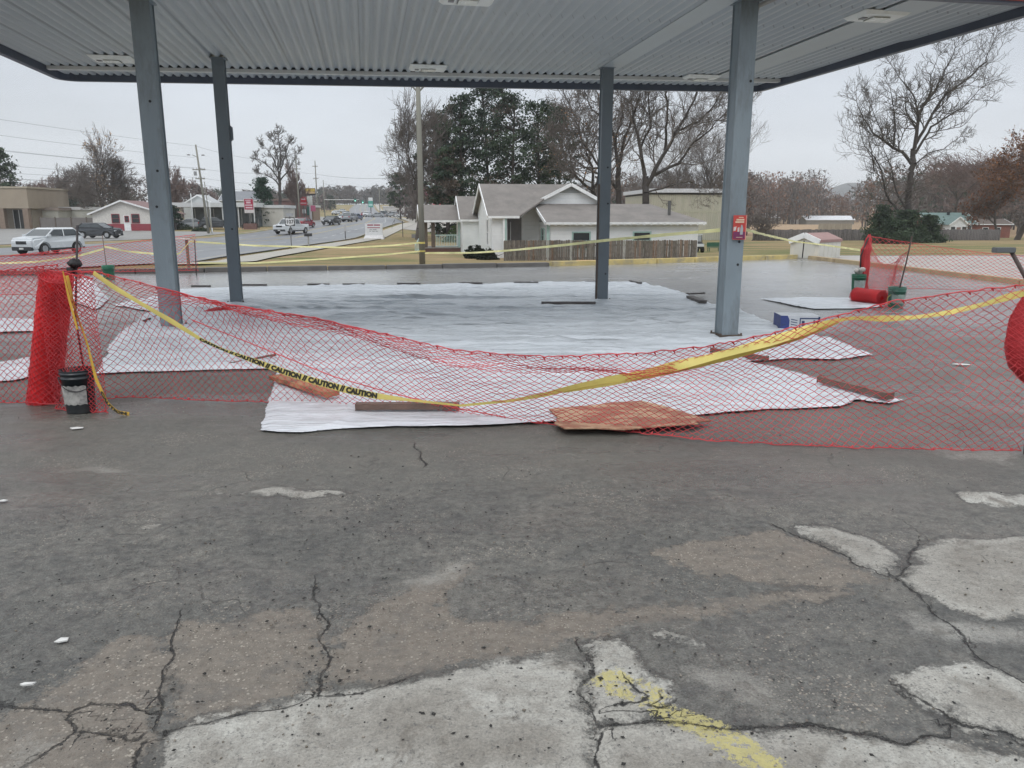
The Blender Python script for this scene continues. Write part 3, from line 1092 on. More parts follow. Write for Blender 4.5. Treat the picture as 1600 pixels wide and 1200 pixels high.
def deck_mat():
    m, nt, N, L, b = new_mat('grey_painted_deck')
    g = G(nt)
    P = g.mapped((1, 1, 1))
    mp = N.new('ShaderNodeMapping')
    mp.inputs['Rotation'].default_value = (0, 0, -CR)
    tc = N.new('ShaderNodeTexCoord')
    L.new(tc.outputs['Object'], mp.inputs[0])
    sp = N.new('ShaderNodeSeparateXYZ')
    L.new(mp.outputs[0], sp.inputs[0])
    x, y = sp.outputs['X'], sp.outputs['Y']
    c = g.mix(g.rng(g.noise(g.mapped((1, .4, 1)), 0.7, 5, 0.6), 0.35, 0.65), (0.43, 0.465, 0.49), (0.49, 0.52, 0.53))
    # lapped panel seams and rows of screws
    seam = g.m('LESS_THAN', g.m('FRACT', g.m('DIVIDE', x, 0.62)), 0.022)
    c = g.mix(g.m('MULTIPLY', seam, 0.5), c, (0.2, 0.21, 0.22))
    fx = g.m('ABSOLUTE', g.m('SUBTRACT', g.m('FRACT', g.m('DIVIDE', x, 0.155)), 0.5))
    fy = g.m('ABSOLUTE', g.m('SUBTRACT', g.m('FRACT', g.m('DIVIDE', y, 1.15)), 0.5))
    scr = g.m('MULTIPLY', g.m('LESS_THAN', fx, 0.09), g.m('LESS_THAN', fy, 0.014))
    c = g.mix(g.m('MULTIPLY', scr, 0.45), c, (0.16, 0.16, 0.16))
    st = g.rng(g.noise(g.mapped((1.5, 1.5, 1)), 2.0, 7, 0.75), 0.62, 0.75, 0, 0.35)
    c = g.mix(st, c, (0.36, 0.35, 0.31))
    L.new(c, b.inputs['Base Color'])
    b.inputs['Roughness'].default_value = 0.42
    b.inputs['Metallic'].default_value = 0.0
    return m


V, F = [], []
pitch, dep = 0.155, 0.042
a = XL
prof = []
while a < XR + 0.3:
    for f_, z_ in ((0.0, 0), (0.40, 0), (0.55, dep), (0.85, dep)):
        prof.append((a + f_ * pitch, CZ + z_))
    a += pitch
for pa, z_ in prof:
    V += [cl(pa, yn(pa) + 0.05, z_), cl(pa, yb(min(pa, XR)) - 0.06, z_)]
for i in range(len(prof) - 1):
    F.append((2 * i, 2 * i + 1, 2 * i + 3, 2 * i + 2))
link('corrugated_ceiling', np_mesh('corrugated_ceiling', V, F), deck_mat(), canopy)
mb = MB()
mb.hexa([cl(XL, 8.9, 4.55), cl(XR + .3, 8.9, 4.55), cl(XR, 15.85, 4.55), cl(XL, 16.95, 4.55), cl(XL, 9.2, 4.6), cl(XR + .3, 9.2, 4.6), cl(XR, 15.85, 4.6), cl(XL, 16.95, 4.6)])
mb.build('roof_top', pmat('roof_membrane', (0.35, 0.35, 0.35), 0.8), canopy)
# edge frame with rounded corners: dark steel lip inside, red panel outside
loop = []
for (cx_, cy_), a0 in (((XL + .35, yb(XL) - .35), 180), ((XR - .35, yb(XR) - .35), 90), ((XR + .3 - .35, 9.15), 0), ((XL + .35, 9.15), -90)):
    for k in range(7):
        t = math.radians(a0 - 90 * k / 6)
        loop.append((cx_ + .35 * math.cos(t), cy_ + .35 * math.sin(t)))


def band(name, o0, o1, z0, z1, mat):
    n = len(loop)
    cxm, cym = sum(p[0] for p in loop) / n, sum(p[1] for p in loop) / n
    vs, fs = [], []
    for i, p in enumerate(loop):
        q0, q1 = loop[i - 1], loop[(i + 1) % n]
        d = Vector((q1[0] - q0[0], q1[1] - q0[1])).normalized()
        nx, ny = -d.y, d.x
        if (p[0] - cxm) * nx + (p[1] - cym) * ny < 0:
            nx, ny = -nx, -ny
        for o, z in ((o0, z0), (o1, z0), (o1, z1), (o0, z1)):
            vs.append(cl(p[0] + nx * o, p[1] + ny * o, z))
    for i in range(n):
        j = (i + 1) % n
        for k in range(4):
            l = (k + 1) % 4
            fs.append((4 * i + k, 4 * i + l, 4 * j + l, 4 * j + k))
    MBx = MB().add(vs, fs)
    return MBx.build(name, mat, canopy)


navy = pmat('navy_steel', (0.075, 0.09, 0.125), 0.45, 0.15, 2, 0.1)
band('edge_lip', -0.10, 0.0, 4.14, 4.55, navy)
band('fascia', 0.0025, 0.03, 4.17, 4.80, pmat('red_fascia', (0.48, 0.045, 0.05), 0.4, 0.08, 1.5))
mb = MB()
for d_, w_ in ((0.92, 0.12),):
    mb.hexa([cl(XL + .15, yb(XL) - d_ - w_, 4.19), cl(XR - .1, yb(XR) - d_ - w_, 4.19), cl(XR - .1, yb(XR) - d_, 4.19), cl(XL + .15, yb(XL) - d_, 4.19),
             cl(XL + .15, yb(XL) - d_ - w_, 4.248), cl(XR - .1, yb(XR) - d_ - w_, 4.248), cl(XR - .1, yb(XR) - d_, 4.248), cl(XL + .15, yb(XL) - d_, 4.248)])
0 and mb.hexa([cl(XL + .15, 9.9, 4.19), cl(XR - .1, 9.9, 4.19), cl(XR - .1, 10.06, 4.19), cl(XL + .15, 10.06, 4.19), cl(XL + .15, 9.9, 4.248), cl(XR - .1, 9.9, 4.248), cl(XR - .1, 10.06, 4.248), cl(XL + .15, 10.06, 4.248)])
mbx = MB()
for d_ in (0.94, ):
    mbx.hexa([cl(XL + .15, yb(XL) - d_ - .10, 4.252), cl(XR - .1, yb(XR) - d_ - .10, 4.252), cl(XR - .1, yb(XR) - d_ - .08, 4.252), cl(XL + .15, yb(XL) - d_ - .08, 4.252),
              cl(XL + .15, yb(XL) - d_ - .10, 4.33), cl(XR - .1, yb(XR) - d_ - .10, 4.33), cl(XR - .1, yb(XR) - d_ - .08, 4.33), cl(XL + .15, yb(XL) - d_ - .08, 4.33)])
mbx.build('closure_strip', pmat('closure_dark', (.03, .035, .04), .7), canopy)
mb.build('purlin', pmat('pale_grey_paint', (0.60, 0.61, 0.60), 0.5, 0.08, 2), canopy)
# flat strips along the deck: a reflection shaped as a strip, and a painted band
mb = MB()
for a_, w_ in ((to_cl(CC)[0] + 0.05, 0.36), (to_cl(CD)[0] + 2.2, 0.55)):
    mb.hexa([cl(a_ - w_ / 2, 9.05, 4.236), cl(a_ + w_ / 2, 9.05, 4.236), cl(a_ + w_ / 2, 14.9, 4.236), cl(a_ - w_ / 2, 14.9, 4.236),
             cl(a_ - w_ / 2, 9.4, 4.247), cl(a_ + w_ / 2, 9.4, 4.247), cl(a_ + w_ / 2, 14.9, 4.247), cl(a_ - w_ / 2, 14.9, 4.247)])
mb.build('reflection_band_strip', pmat('strip_tone', (0.46, 0.50, 0.515), 0.42, 0.06, 1), canopy)
mb = MB()
mb.tube([(CD[0] + .1, CD[1] - .02, 4.0), (CD[0] + .14, CD[1] - .05, 4.19), (CD[0] + .35, CD[1] - .7, 4.2), (CD[0] + .42, CD[1] - 1.2, 4.2)], 0.028, 8)
mb.build('conduit', pmat('old_conduit', (0.33, 0.32, 0.30), 0.5, 0.2, 5), canopy, smooth=True)

lens_m = pmat('lamp_lens', (0.78, 0.80, 0.76), 0.25, 0.06, 3)
fr_m = pmat('lamp_frame', (0.82, 0.83, 0.79), 0.45, 0.08, 3)
for u, v, lab in ((176, 95, 'recessed canopy lamp at the far left behind the left column'), (669, 109, 'recessed canopy lamp at the middle of the back edge'),
                  (1094, 124, 'recessed canopy lamp at the back between the two right columns'), (731, 2, 'recessed canopy lamp cut by the top of the photo'),
                  (1370, 29, 'recessed canopy lamp near the right end of the canopy')):
    p = gp(u, v, 4.2)
    t = thing('canopy_light', lab, 'ceiling lamp', (p.x, p.y, 4.25), CR, 'square lamps set in the canopy ceiling')
    mb = MB()
    vs = []
    for (w, h, z) in ((0.34, 0.26, -0.005), (0.29, 0.21, -0.05)):
        vs += [(-w, -h, z), (w, -h, z), (w, h, z), (-w, h, z)]
    mb.add(vs, [(0, 1, 5, 4), (1, 2, 6, 5), (2, 3, 7, 6), (3, 0, 4, 7), (0, 3, 2, 1), (4, 5, 6, 7)])
    mb.build('lamp_frame', fr_m, t, bevel=0.006)
    MB().box(-.13, .13, -.12, .12, -.07, -.052).build('lens', lens_m, t, bevel=0.01)
    MB().box(-.24, -.17, -.05, .05, -.062, -.052).build('latch', pmat('lamp_latch', (0.25, 0.25, 0.25), 0.5), t)

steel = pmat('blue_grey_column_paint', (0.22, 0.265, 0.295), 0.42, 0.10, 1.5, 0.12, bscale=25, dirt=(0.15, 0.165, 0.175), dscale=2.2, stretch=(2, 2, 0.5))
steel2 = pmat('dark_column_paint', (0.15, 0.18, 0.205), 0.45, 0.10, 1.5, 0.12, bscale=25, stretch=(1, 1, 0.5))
rust = pmat('rusty_plate', (0.10, 0.075, 0.06), 0.8, 0.3, 8, 0.4)
hole_m = pmat('hole_dark', (0.02, 0.022, 0.025), 0.7)
bolt_me = None


def column(c, label, w=0.2, z0=0.0, dark=False, dents=()):
    t = thing('steel_column', label, 'column', (c[0], c[1], z0), CR, 'steel columns holding the canopy')
    top = 4.245 - z0
    mt = steel2 if dark else steel
    mb = MB()
    h = w / 2
    # wide-flange section: two flanges and a web, boxed by side plates set back from the edges
    mb.box(-h, h, -h, -h + 0.014, 0.02, top)
    mb.box(-h, h, h - 0.014, h, 0.02, top)
    mb.box(-h + 0.016, h - 0.016, -h + 0.0145, h - 0.0145, 0.02, top)
    mb.build('shaft', mt, t, bevel=0.004)
    MB().box(-h - .05, h + .05, -h - .05, h + .05, -0.02, 0.06).build('base_plate', rust, t, bevel=0.01)
    for bx__ in (-1, 1):
        for by__ in (-1, 1):
            b_ = MB()
            b_.lathe([(.001, .085), (.014, .085), (.014, .06), (.014, .058)], (bx__ * (h + .03), by__ * (h + .03), 0), 6)
            b_.build('anchor_bolt', rust, t)
    MB().box(-h - .03, h + .03, -h - .03, h + .03, top - 0.012, top + 0.002).build('cap_plate', mt, t)
    for zz, sx_ in dents:
        m2 = MB()
        m2.lathe([(0, -.004), (.017, -.004), (.017, .004), (0, .004)], n=10)
        m2.xf(Matrix.Translation((sx_, -h - .002, zz - z0)) @ Matrix.Rotation(math.pi / 2, 4, 'X'))
        m2.build('bolt_hole', hole_m, t)
    return t


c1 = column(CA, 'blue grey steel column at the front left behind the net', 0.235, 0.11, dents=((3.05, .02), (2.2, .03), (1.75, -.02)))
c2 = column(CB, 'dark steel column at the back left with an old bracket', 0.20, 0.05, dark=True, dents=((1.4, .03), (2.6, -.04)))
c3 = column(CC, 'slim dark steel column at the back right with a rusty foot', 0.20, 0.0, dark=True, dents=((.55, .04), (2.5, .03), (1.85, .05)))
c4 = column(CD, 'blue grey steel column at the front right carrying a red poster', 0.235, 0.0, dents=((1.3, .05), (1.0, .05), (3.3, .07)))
mb = MB()
mb.box(0.1, 0.15, -0.06, 0.04, 2.85, 3.1)
mb.build('bracket', steel2, c2, bevel=0.02)
mb = MB()
mb.beam((-0.13, -0.09, 0.02), (-0.125, -0.09, 2.2), 0.03, 0.03)
mb.build('side_strap', rust, c3)

# poster on the front right column
pt = thing('poster', 'red and purple advertising poster fixed to the front right column', 'poster', (CD[0] + 0.045, CD[1] - 0.145, 1.33), CR)
pt.scale = (.82, 1, .84)
MB().box(-.105, .105, -.012, 0, 0, .37).build('backing', pmat('poster_red', (0.50, 0.06, 0.05), 0.4, 0.15, 6), pt)
MB().box(-.1, .1, -.0145, -.0125, .012, .12).build('lower_panel', pmat('poster_purple', (0.17, 0.03, 0.10), 0.4, 0.2, 6), pt)
mw = pmat('poster_white', (0.62, 0.55, 0.52), 0.4, 0.1, 8)
mb = MB()
mb.box(-.06, .075, -.0148, -.013, .29, .315)
mb.box(-.075, .075, -.0148, -.013, .255, .28)
mb.box(-.02, .06, -.0148, -.013, .332, .345)
mb.box(-.05, .06, -.0176, -.016, .03, .038)
mb.build('lettering', pmat('poster_lettering', (0.66, 0.50, 0.36), 0.4, 0.1, 8), pt)
mb = MB()
mb.prism([(-.1, .13), (-.06, .14), (-.05, .2), (-.1, .19)], 'y', -.0148, -.013)
mb.prism([(-.03, .12), (.0, .12), (.0, .19), (-.03, .18)], 'y', -.0148, -.013)
mb.build('pale_shape', mw, pt)
MB().prism([(.015, .075), (.06, .075), (.065, .17), (.045, .225), (.03, .225), (.015, .17)], 'y', -.0158, -.0135).build('grey_shape', pmat('poster_grey', (0.35, 0.38, 0.40), 0.4), pt)
MB().box(.1055, .118, -.016, 0, -.005, .375).build('edge_strip', pmat('poster_edge', (0.66, 0.30, 0.25), 0.4), pt)

# ================================================================ SAFETY NETS
def net_mat(name, col, trans=0.35):
    m, nt, N, L, b = new_mat(name)
    g = G(nt)
    P = g.mapped((1, 1, 1))
    c = g.scale(tuple(col), g.rng(g.noise(P, 3, 3), 0.3, 0.7, 0.85, 1.15))
    L.new(c, b.inputs['Base Color'])
    b.inputs['Roughness'].default_value = 0.4
    tr = N.new('ShaderNodeBsdfTranslucent')
    L.new(c, tr.inputs['Color'])
    ms = N.new('ShaderNodeMixShader')
    ms.inputs[0].default_value = trans
    L.new(b.outputs[0], ms.inputs[1])
    L.new(tr.outputs[0], ms.inputs[2])
    L.new(ms.outputs[0], N['Material Output'].inputs['Surface'])
    return m


net_m = net_mat('red_orange_net_plastic', (0.84, 0.13, 0.15), 0.5)
roll_m = net_mat('red_roll_plastic', (0.86, 0.035, 0.04), 0.2)


def net_segs(Pf, nc, nr, r, jit=0.0, seed=0):
    """diamond strands over a surface Pf(s, t)"""
    i, j = np.meshgrid(np.arange(nc + 1), np.arange(nr + 1))
    P = Pf((i / nc).ravel(), (j / nr).ravel()).reshape(nr + 1, nc + 1, 3)
    if jit:
        P = P + np.random.RandomState(seed).normal(0, jit, P.shape)
        rw = np.cumsum(np.random.RandomState(seed + 50).normal(0, jit * .8, (nc + 1, 3)), 0)
        rw -= np.linspace(0, 1, nc + 1)[:, None] * rw[-1]
        P[1:-1] += (rw * [1, 1, .4])[None] * np.sin(np.linspace(0, np.pi, nr + 1))[1:-1, None, None]
    even = (i + j) % 2 == 0
    e1 = even[:-1, :-1]
    e2 = even[:-1, 1:]
    a = np.concatenate([P[:-1, :-1][e1], P[:-1, 1:][e2]])
    b = np.concatenate([P[1:, 1:][e1], P[1:, :-1][e2]])
    rr_ = np.full((len(a), 1), r)
    return np.concatenate([a, b, rr_, rr_], 1), P


def cord_segs(P, r):
    a, b = P[:-1], P[1:]
    rr_ = np.full((len(a), 1), r)
    return np.concatenate([a, b, rr_, rr_], 1)


def make_net(name, label, Pf, nc, nr, r=0.003, cord=0.005, mat=None, seed=0, group='orange safety nets round the closed pumps', knots=True, jit=0.0035):
    S, P = net_segs(Pf, nc, nr, r, jit, seed)
    o = link(name, np_mesh(name, *tubes_np(S)), mat or net_m)
    tag(o, label, 'safety net', group)
    if cord:
        for row, dz in ((P[0], 0.022), (P[-1], -0.022)):
            C = cord_segs(row, cord)
            if knots:
                q = row[::4]
                C = np.concatenate([C, np.concatenate([q - [0.008, 0, 0], q + [0.004, 0, dz], np.full((len(q), 1), cord * 2.2), np.full((len(q), 1), cord * 0.8)], 1)])
            link('edge_cord', np_mesh('edge_cord', *tubes_np(C)), mat or net_m, o)
    return o


A_P, B_P = (-3.75, 6.50), (3.62, 5.20)
top_px = [(150, 424), (200, 437), (300, 462), (370, 478), (500, 498), (600, 522), (700, 545), (780, 553), (860, 557), (1000, 552), (1100, 542), (1200, 523), (1300, 495), (1400, 470), (1500, 456), (1600, 446), (1640, 440)]
bot_px = [(150, 624), (200, 620), (300, 625), (420, 628), (540, 634), (640, 639), (700, 645), (780, 655), (870, 664), (1000, 676), (1100, 688), (1300, 698), (1450, 702), (1600, 704), (1640, 705)]
band_px = [(150, 440), (300, 468), (370, 482), (500, 505), (600, 528), (700, 553), (780, 565), (860, 575), (1000, 580), (1150, 566), (1300, 540), (1640, 480)]


def front_net():
    T = np.array([on_plane(u, v, A_P, B_P) for u, v in top_px])
    B = np.array([gp(u, v, 0.015) for u, v in bot_px])
    M = np.array([on_plane(u, v, A_P, B_P) for u, v in band_px])

    def Pf(s, t):
        x = A_P[0] + 0.0 + (B_P[0] - A_P[0]) * s
        ty, tzv = np.interp(x, T[:, 0], T[:, 1]), np.interp(x, T[:, 0], T[:, 2])
        by, bz = np.interp(x, B[:, 0], B[:, 1]), np.interp(x, B[:, 0], B[:, 2])
        mz = np.interp(x, M[:, 0], M[:, 2])
        hb = np.clip((mz - bz) / (tzv - bz), 0.2, 0.97)
        w = np.interp(x, [-3.7, -2.9, -2.2, 0.8, 2.0], [0, 0.8, 1, 0.9, 0])
        f1 = np.interp(t, [0, .66, .86, 1], [0, 0, 0, 0])
        lo, hi = hb - 0.045, hb + 0.02
        fb = np.where(t < .60, t / .60 * lo, np.where(t < .84, lo + (t - .60) / .24 * (hi - lo), hi + (t - .84) / .16 * (1 - hi)))
        f = t * (1 - w) + fb * w
        z = bz + (tzv - bz) * f
        y = by + (ty - by) * f
        y = y + 0.16 * np.sin(np.pi * t) * np.sin(s * 9 + 1) + 0.07 * np.sin(s * 31 + t * 5) * np.sin(np.pi * t) + .04 * vnoise(x * 3, t * 3, 65, 1.0) * np.sin(np.pi * t)
        z = z + (0.018 * fbm(x, t * 2, 61, 1.6, 3)) * np.sin(np.pi * t)
        x = x + 0.05 * np.sin(np.pi * t) * np.sin(s * 13) + 0.06 * vnoise(x, t, 63, 1.1) * t * (1 - t) * 4
        return np.stack([x, y, z], 1)
    return Pf


n1 = make_net('safety_net', 'long sagging safety net across the front of the canopy', front_net(), 214, 40, 0.0025, 0.005, seed=1)

cp_ = np.array([on_plane(u, v, (A_P[0], A_P[1] - .03), (B_P[0], B_P[1] - .03)) for u, v in ((300, 500), (360, 524), (430, 552), (480, 572), (520, 588), (600, 611), (660, 626), (720, 639), (790, 652))])
cq_ = np.stack([np.interp(np.linspace(0, 8, 60), np.arange(9), cp_[:, i]) for i in range(3)], 1)
link('fold_cord', np_mesh('fold_cord', *tubes_np(cord_segs(cq_, .005))), net_m, n1)


def wall_net(p, q, z0, z1, sag=0.0, zz0=(0, 0), bulge=0.06, seed=0, wob=0.02):
    p, q = np.array(p, float), np.array(q, float)
    n = np.array([q[1] - p[1], p[0] - q[0]])
    n /= np.linalg.norm(n)

    def Pf(s, t):
        b = p[None, :] + (q - p)[None, :] * s[:, None]
        off_ = bulge * np.sin(np.pi * t) * np.sin(s * 7 + seed) + wob * vnoise(s * 6, t * 2, seed, 1.3)
        top = z0 + (z1 - z0) * s - sag * np.sin(np.pi * s)
        bot = zz0[0] + (zz0[1] - zz0[0]) * s
        z = bot + (top - bot) * t + wob * vnoise(s * 5, t * 3, seed + 4, 1.0) * np.sin(np.pi * t)
        return np.stack([b[:, 0] + n[0] * off_, b[:, 1] + n[1] * off_, z], 1)
    return Pf


make_net('safety_net', 'net running out of the photo left of the black bucket', wall_net((-3.82, 6.55), (-6.9, 6.95), 1.24, 1.06, 0.05, (0.03, 0.03), seed=2), 92, 38, 0.003, 0.005, seed=2)
make_net('safety_net', 'folded net end standing over the black bucket', wall_net((-3.93, 6.42), (-3.44, 6.36), 1.22, 1.14, 0.0, (0.02, 0.0), bulge=0.02, seed=3), 26, 60, 0.0034, 0.006, seed=3)
make_net('safety_net', 'long low net beside the highway at the far left', wall_net((-8.95, 22.2), (-19.5, 19.6), 1.10, 0.12, 0.10, (0.1, 0.05), seed=4), 170, 22, 0.0042, 0.008, seed=4, knots=False)
make_net('safety_net', 'slack net behind the leaning roll at the left edge', wall_net((-8.6, 15.6), (-13.5, 14.6), 0.95, 0.95, 0.12, (0.1, 0.1), seed=5), 90, 24, 0.0036, 0.008, seed=5, knots=False)
0 and make_net('safety_net', 'net hanging between the green bucket pole and the right front post', wall_net((7.15, 14.1), (3.66, 5.45), 1.15, 1.22, 0.42, (0.02, 0.02), seed=6), 190, 30, 0.0030, 0.006, seed=6, knots=False)
make_net('safety_net', 'short net between the gathered bundle and the bucket pole', wall_net((7.95, 17.5), (7.15, 14.15), 1.15, 1.0, 0.4, (0.05, 0.02), seed=7), 70, 24, 0.0034, 0.006, seed=7, knots=False)
make_net('safety_net', 'net drooping over the side slab toward the right edge', wall_net((8.0, 17.6), (13.4, 15.6), 1.18, 0.72, 0.15, (0.04, 0.04), seed=8), 96, 22, 0.0036, 0.006, seed=8, knots=False)


def roll(name, label, base, top, r, length_rings=34, mat=roll_m, wraps=26, open_end=False, seed=0):
    """a rolled net: rough spiral body with its diamond strands standing proud of it"""
    base, top = Vector(base), Vector(top)
    d = (top - base)
    Lh = d.length
    q = d.to_track_quat('Z', 'Y')
    t = thing(name, label, 'net roll', base, 0, 'rolls of orange safety net')
    n = 40
    V, F = [], []
    rs = np.random.RandomState(seed)
    for i in range(length_rings + 1):
        z = Lh * i / length_rings
        for k in range(n):
            th = 2 * math.pi * k / n
            rr_ = r * (1 + 0.025 * math.sin(2 * th + i * .05) + 0.006 * rs.randn() + 0.012 * math.sin(i * .25 + seed))
            if i in (0, length_rings):
                rr_ *= 0.96
            V.append(q @ Vector((rr_ * math.cos(th), rr_ * math.sin(th) * .94, z)))
    for i in range(length_rings):
        for k in range(n):
            l = (k + 1) % n
            F.append((i * n + k, i * n + l, (i + 1) * n + l, (i + 1) * n + k))
    link('rolled_body', np_mesh('rolled_body', V, F), mat, t, smooth=True)

    def Pf(s, tt):
        th = s * 2 * math.pi
        rr_ = r * 1.035 * (1 + 0.025 * np.sin(2 * th) + 0.012 * np.sin(tt * length_rings * .25 + seed)) + 0.002 * vnoise(s * 9, tt * 20, seed, 1.0)
        x, y, z = rr_ * np.cos(th), rr_ * np.sin(th) * .94, tt * Lh
        M = np.array(q.to_matrix())
        return np.stack([x, y, z], 1) @ M.T
    S, P = net_segs(Pf, 30, int(Lh / 0.028) // 2 * 2, 0.0042, 0.002, seed)
    C = np.concatenate([cord_segs(P[0], .006), cord_segs(P[-1], .006)])
    link('outer_strands', np_mesh('outer_strands', *tubes_np(np.concatenate([S, C]))), net_m, t)
    # spiral ends
    for zz in (Lh - 0.004,) if not open_end else (Lh - 0.004, 0.004):
        th = np.linspace(0, 2 * math.pi * 6, 220)
        rr_ = np.linspace(0.25 if open_end else 0.05, 0.95, 220) * r
        pts = np.stack([rr_ * np.cos(th), rr_ * np.sin(th), np.full(220, zz)], 1) @ np.array(q.to_matrix()).T
        link('spiral_end', np_mesh('spiral_end', *tubes_np(cord_segs(pts, 0.006))), net_m, t)
    if not open_end:
        mb = MB()
        mb.lathe([(0.001, 0), (r * .9, 0)], n=24)
        mb.v = [tuple(q @ (Vector(p) + Vector((0, 0, Lh - .02)))) for p in mb.v]
        mb.build('end_fill', mat, t)
    return t


b0, t0 = gp(60, 634), on_plane(92, 434, A_P, (A_P[0] - 1, A_P[1] + .1))
b0.x -= .03
roll('net_roll', 'tall dense red roll leaning against the left net', (b0.x, b0.y + 0.12, 0.01), (t0.x - .03, t0.y + 0.02, t0.z), 0.128, 60, seed=3)
roll('net_roll', 'short red roll lying beside the green bucket at the right', (6.62, 14.85, 0.145), (6.84, 14.25, 0.145), 0.14, 24, open_end=True, seed=8)
# the hollow heart of the lying roll
rl = [o for o in COL.objects if o.name.startswith('net_roll')][-1]
th = np.linspace(0, 2 * math.pi, 30)
pts = np.stack([0.1 * np.cos(th) + .27, np.full(30, -0.905) , 0.1 * np.sin(th)], 1)
link('yellow_band', np_mesh('yellow_band', *tubes_np(cord_segs(pts, 0.008))), pmat('dull_yellow', (0.5, 0.42, 0.12), 0.5), rl)


def bundle(name, label, spine, radii, seed=0, squash=1.0, strands=True, mat=roll_m):
    """gathered netting: a folded sack round a spine"""
    spine = [Vector(p) for p in spine]
    n, m = 36, 40
    zs = np.linspace(0, 1, m)
    k = np.linspace(0, 1, len(spine))
    C = np.stack([np.interp(zs, k, [p[i] for p in spine]) for i in range(3)], 1)
    rad = np.interp(zs, np.linspace(0, 1, len(radii)), radii)

    def Pf(s, tt):
        th = s * 2 * math.pi
        c = np.stack([np.interp(tt, zs, C[:, i]) for i in range(3)], 1)
        rr_ = np.interp(tt, zs, rad) * (1 + 0.035 * np.sin(5 * th + tt * 4 + seed) + 0.012 * np.sin(11 * th - tt * 6))
        return np.stack([c[:, 0] + rr_ * np.cos(th), c[:, 1] + rr_ * np.sin(th) * squash, c[:, 2] + 0.01 * np.sin(4 * th)], 1)
    i, j = np.meshgrid(np.arange(n), np.arange(m))
    V = Pf((i / n).ravel(), (j / (m - 1)).ravel())
    idx = np.arange(n * m).reshape(m, n)
    f = np.stack([idx[:-1], np.roll(idx[:-1], -1, 1), np.roll(idx[1:], -1, 1), idx[1:]], -1).reshape(-1, 4)
    o = link(name, np_mesh(name, V, f), mat, smooth=True)
    tag(o, label, 'net bundle', 'gathered bundles of orange net')
    S, P = net_segs(lambda s, t_: Pf(s, t_) + 0, 40, 60, 0.0032, 0.0008, seed)
    link('loose_strands', np_mesh('loose_strands', *tubes_np(S)), net_m, o)
    return o


bundle('net_bundle', 'bulging red net bundle hanging on the right front post', [(3.66, 5.3, 0.47), (3.63, 5.3, 0.7), (3.62, 5.3, 1.0), (3.6, 5.28, 1.24)], [0.02, 0.15, 0.185, 0.17, 0.10, 0.03], 2, 0.7, mat=net_mat('pink_red_sack', (0.66, 0.06, 0.07), 0.45))
bundle('net_bundle', 'upright red net bundle gathered on the far right pole', [(7.99, 17.45, 0.0), (7.93, 17.45, 0.3), (7.90, 17.45, 0.8), (7.93, 17.45, 1.0), (7.95, 17.45, 1.22)], [0.07, 0.05, 0.09, 0.115, 0.10, 0.12, 0.08, 0.07, 0.02], 5, 0.8, mat=net_mat('pink_red_bundle', (0.62, 0.07, 0.07), 0.35))
bundle('net_bundle', 'small red net wad heaped at the foot of the back left column', [(-5.25, 13.0, 0.02), (-5.0, 13.3, 0.08), (-4.75, 13.1, 0.03)], [0.02, 0.1, 0.12, 0.05, 0.02], 9, 0.5)

# ================================================================ CAUTION TAPES
tape_m = net_mat('yellow_tape', (0.82, 0.70, 0.22), 0.3)
tape_o = pmat('orange_yellow_tape', (0.66, 0.40, 0.06), 0.4, 0.2, 5)
ink_m = pmat('tape_ink', (0.03, 0.028, 0.02), 0.5)


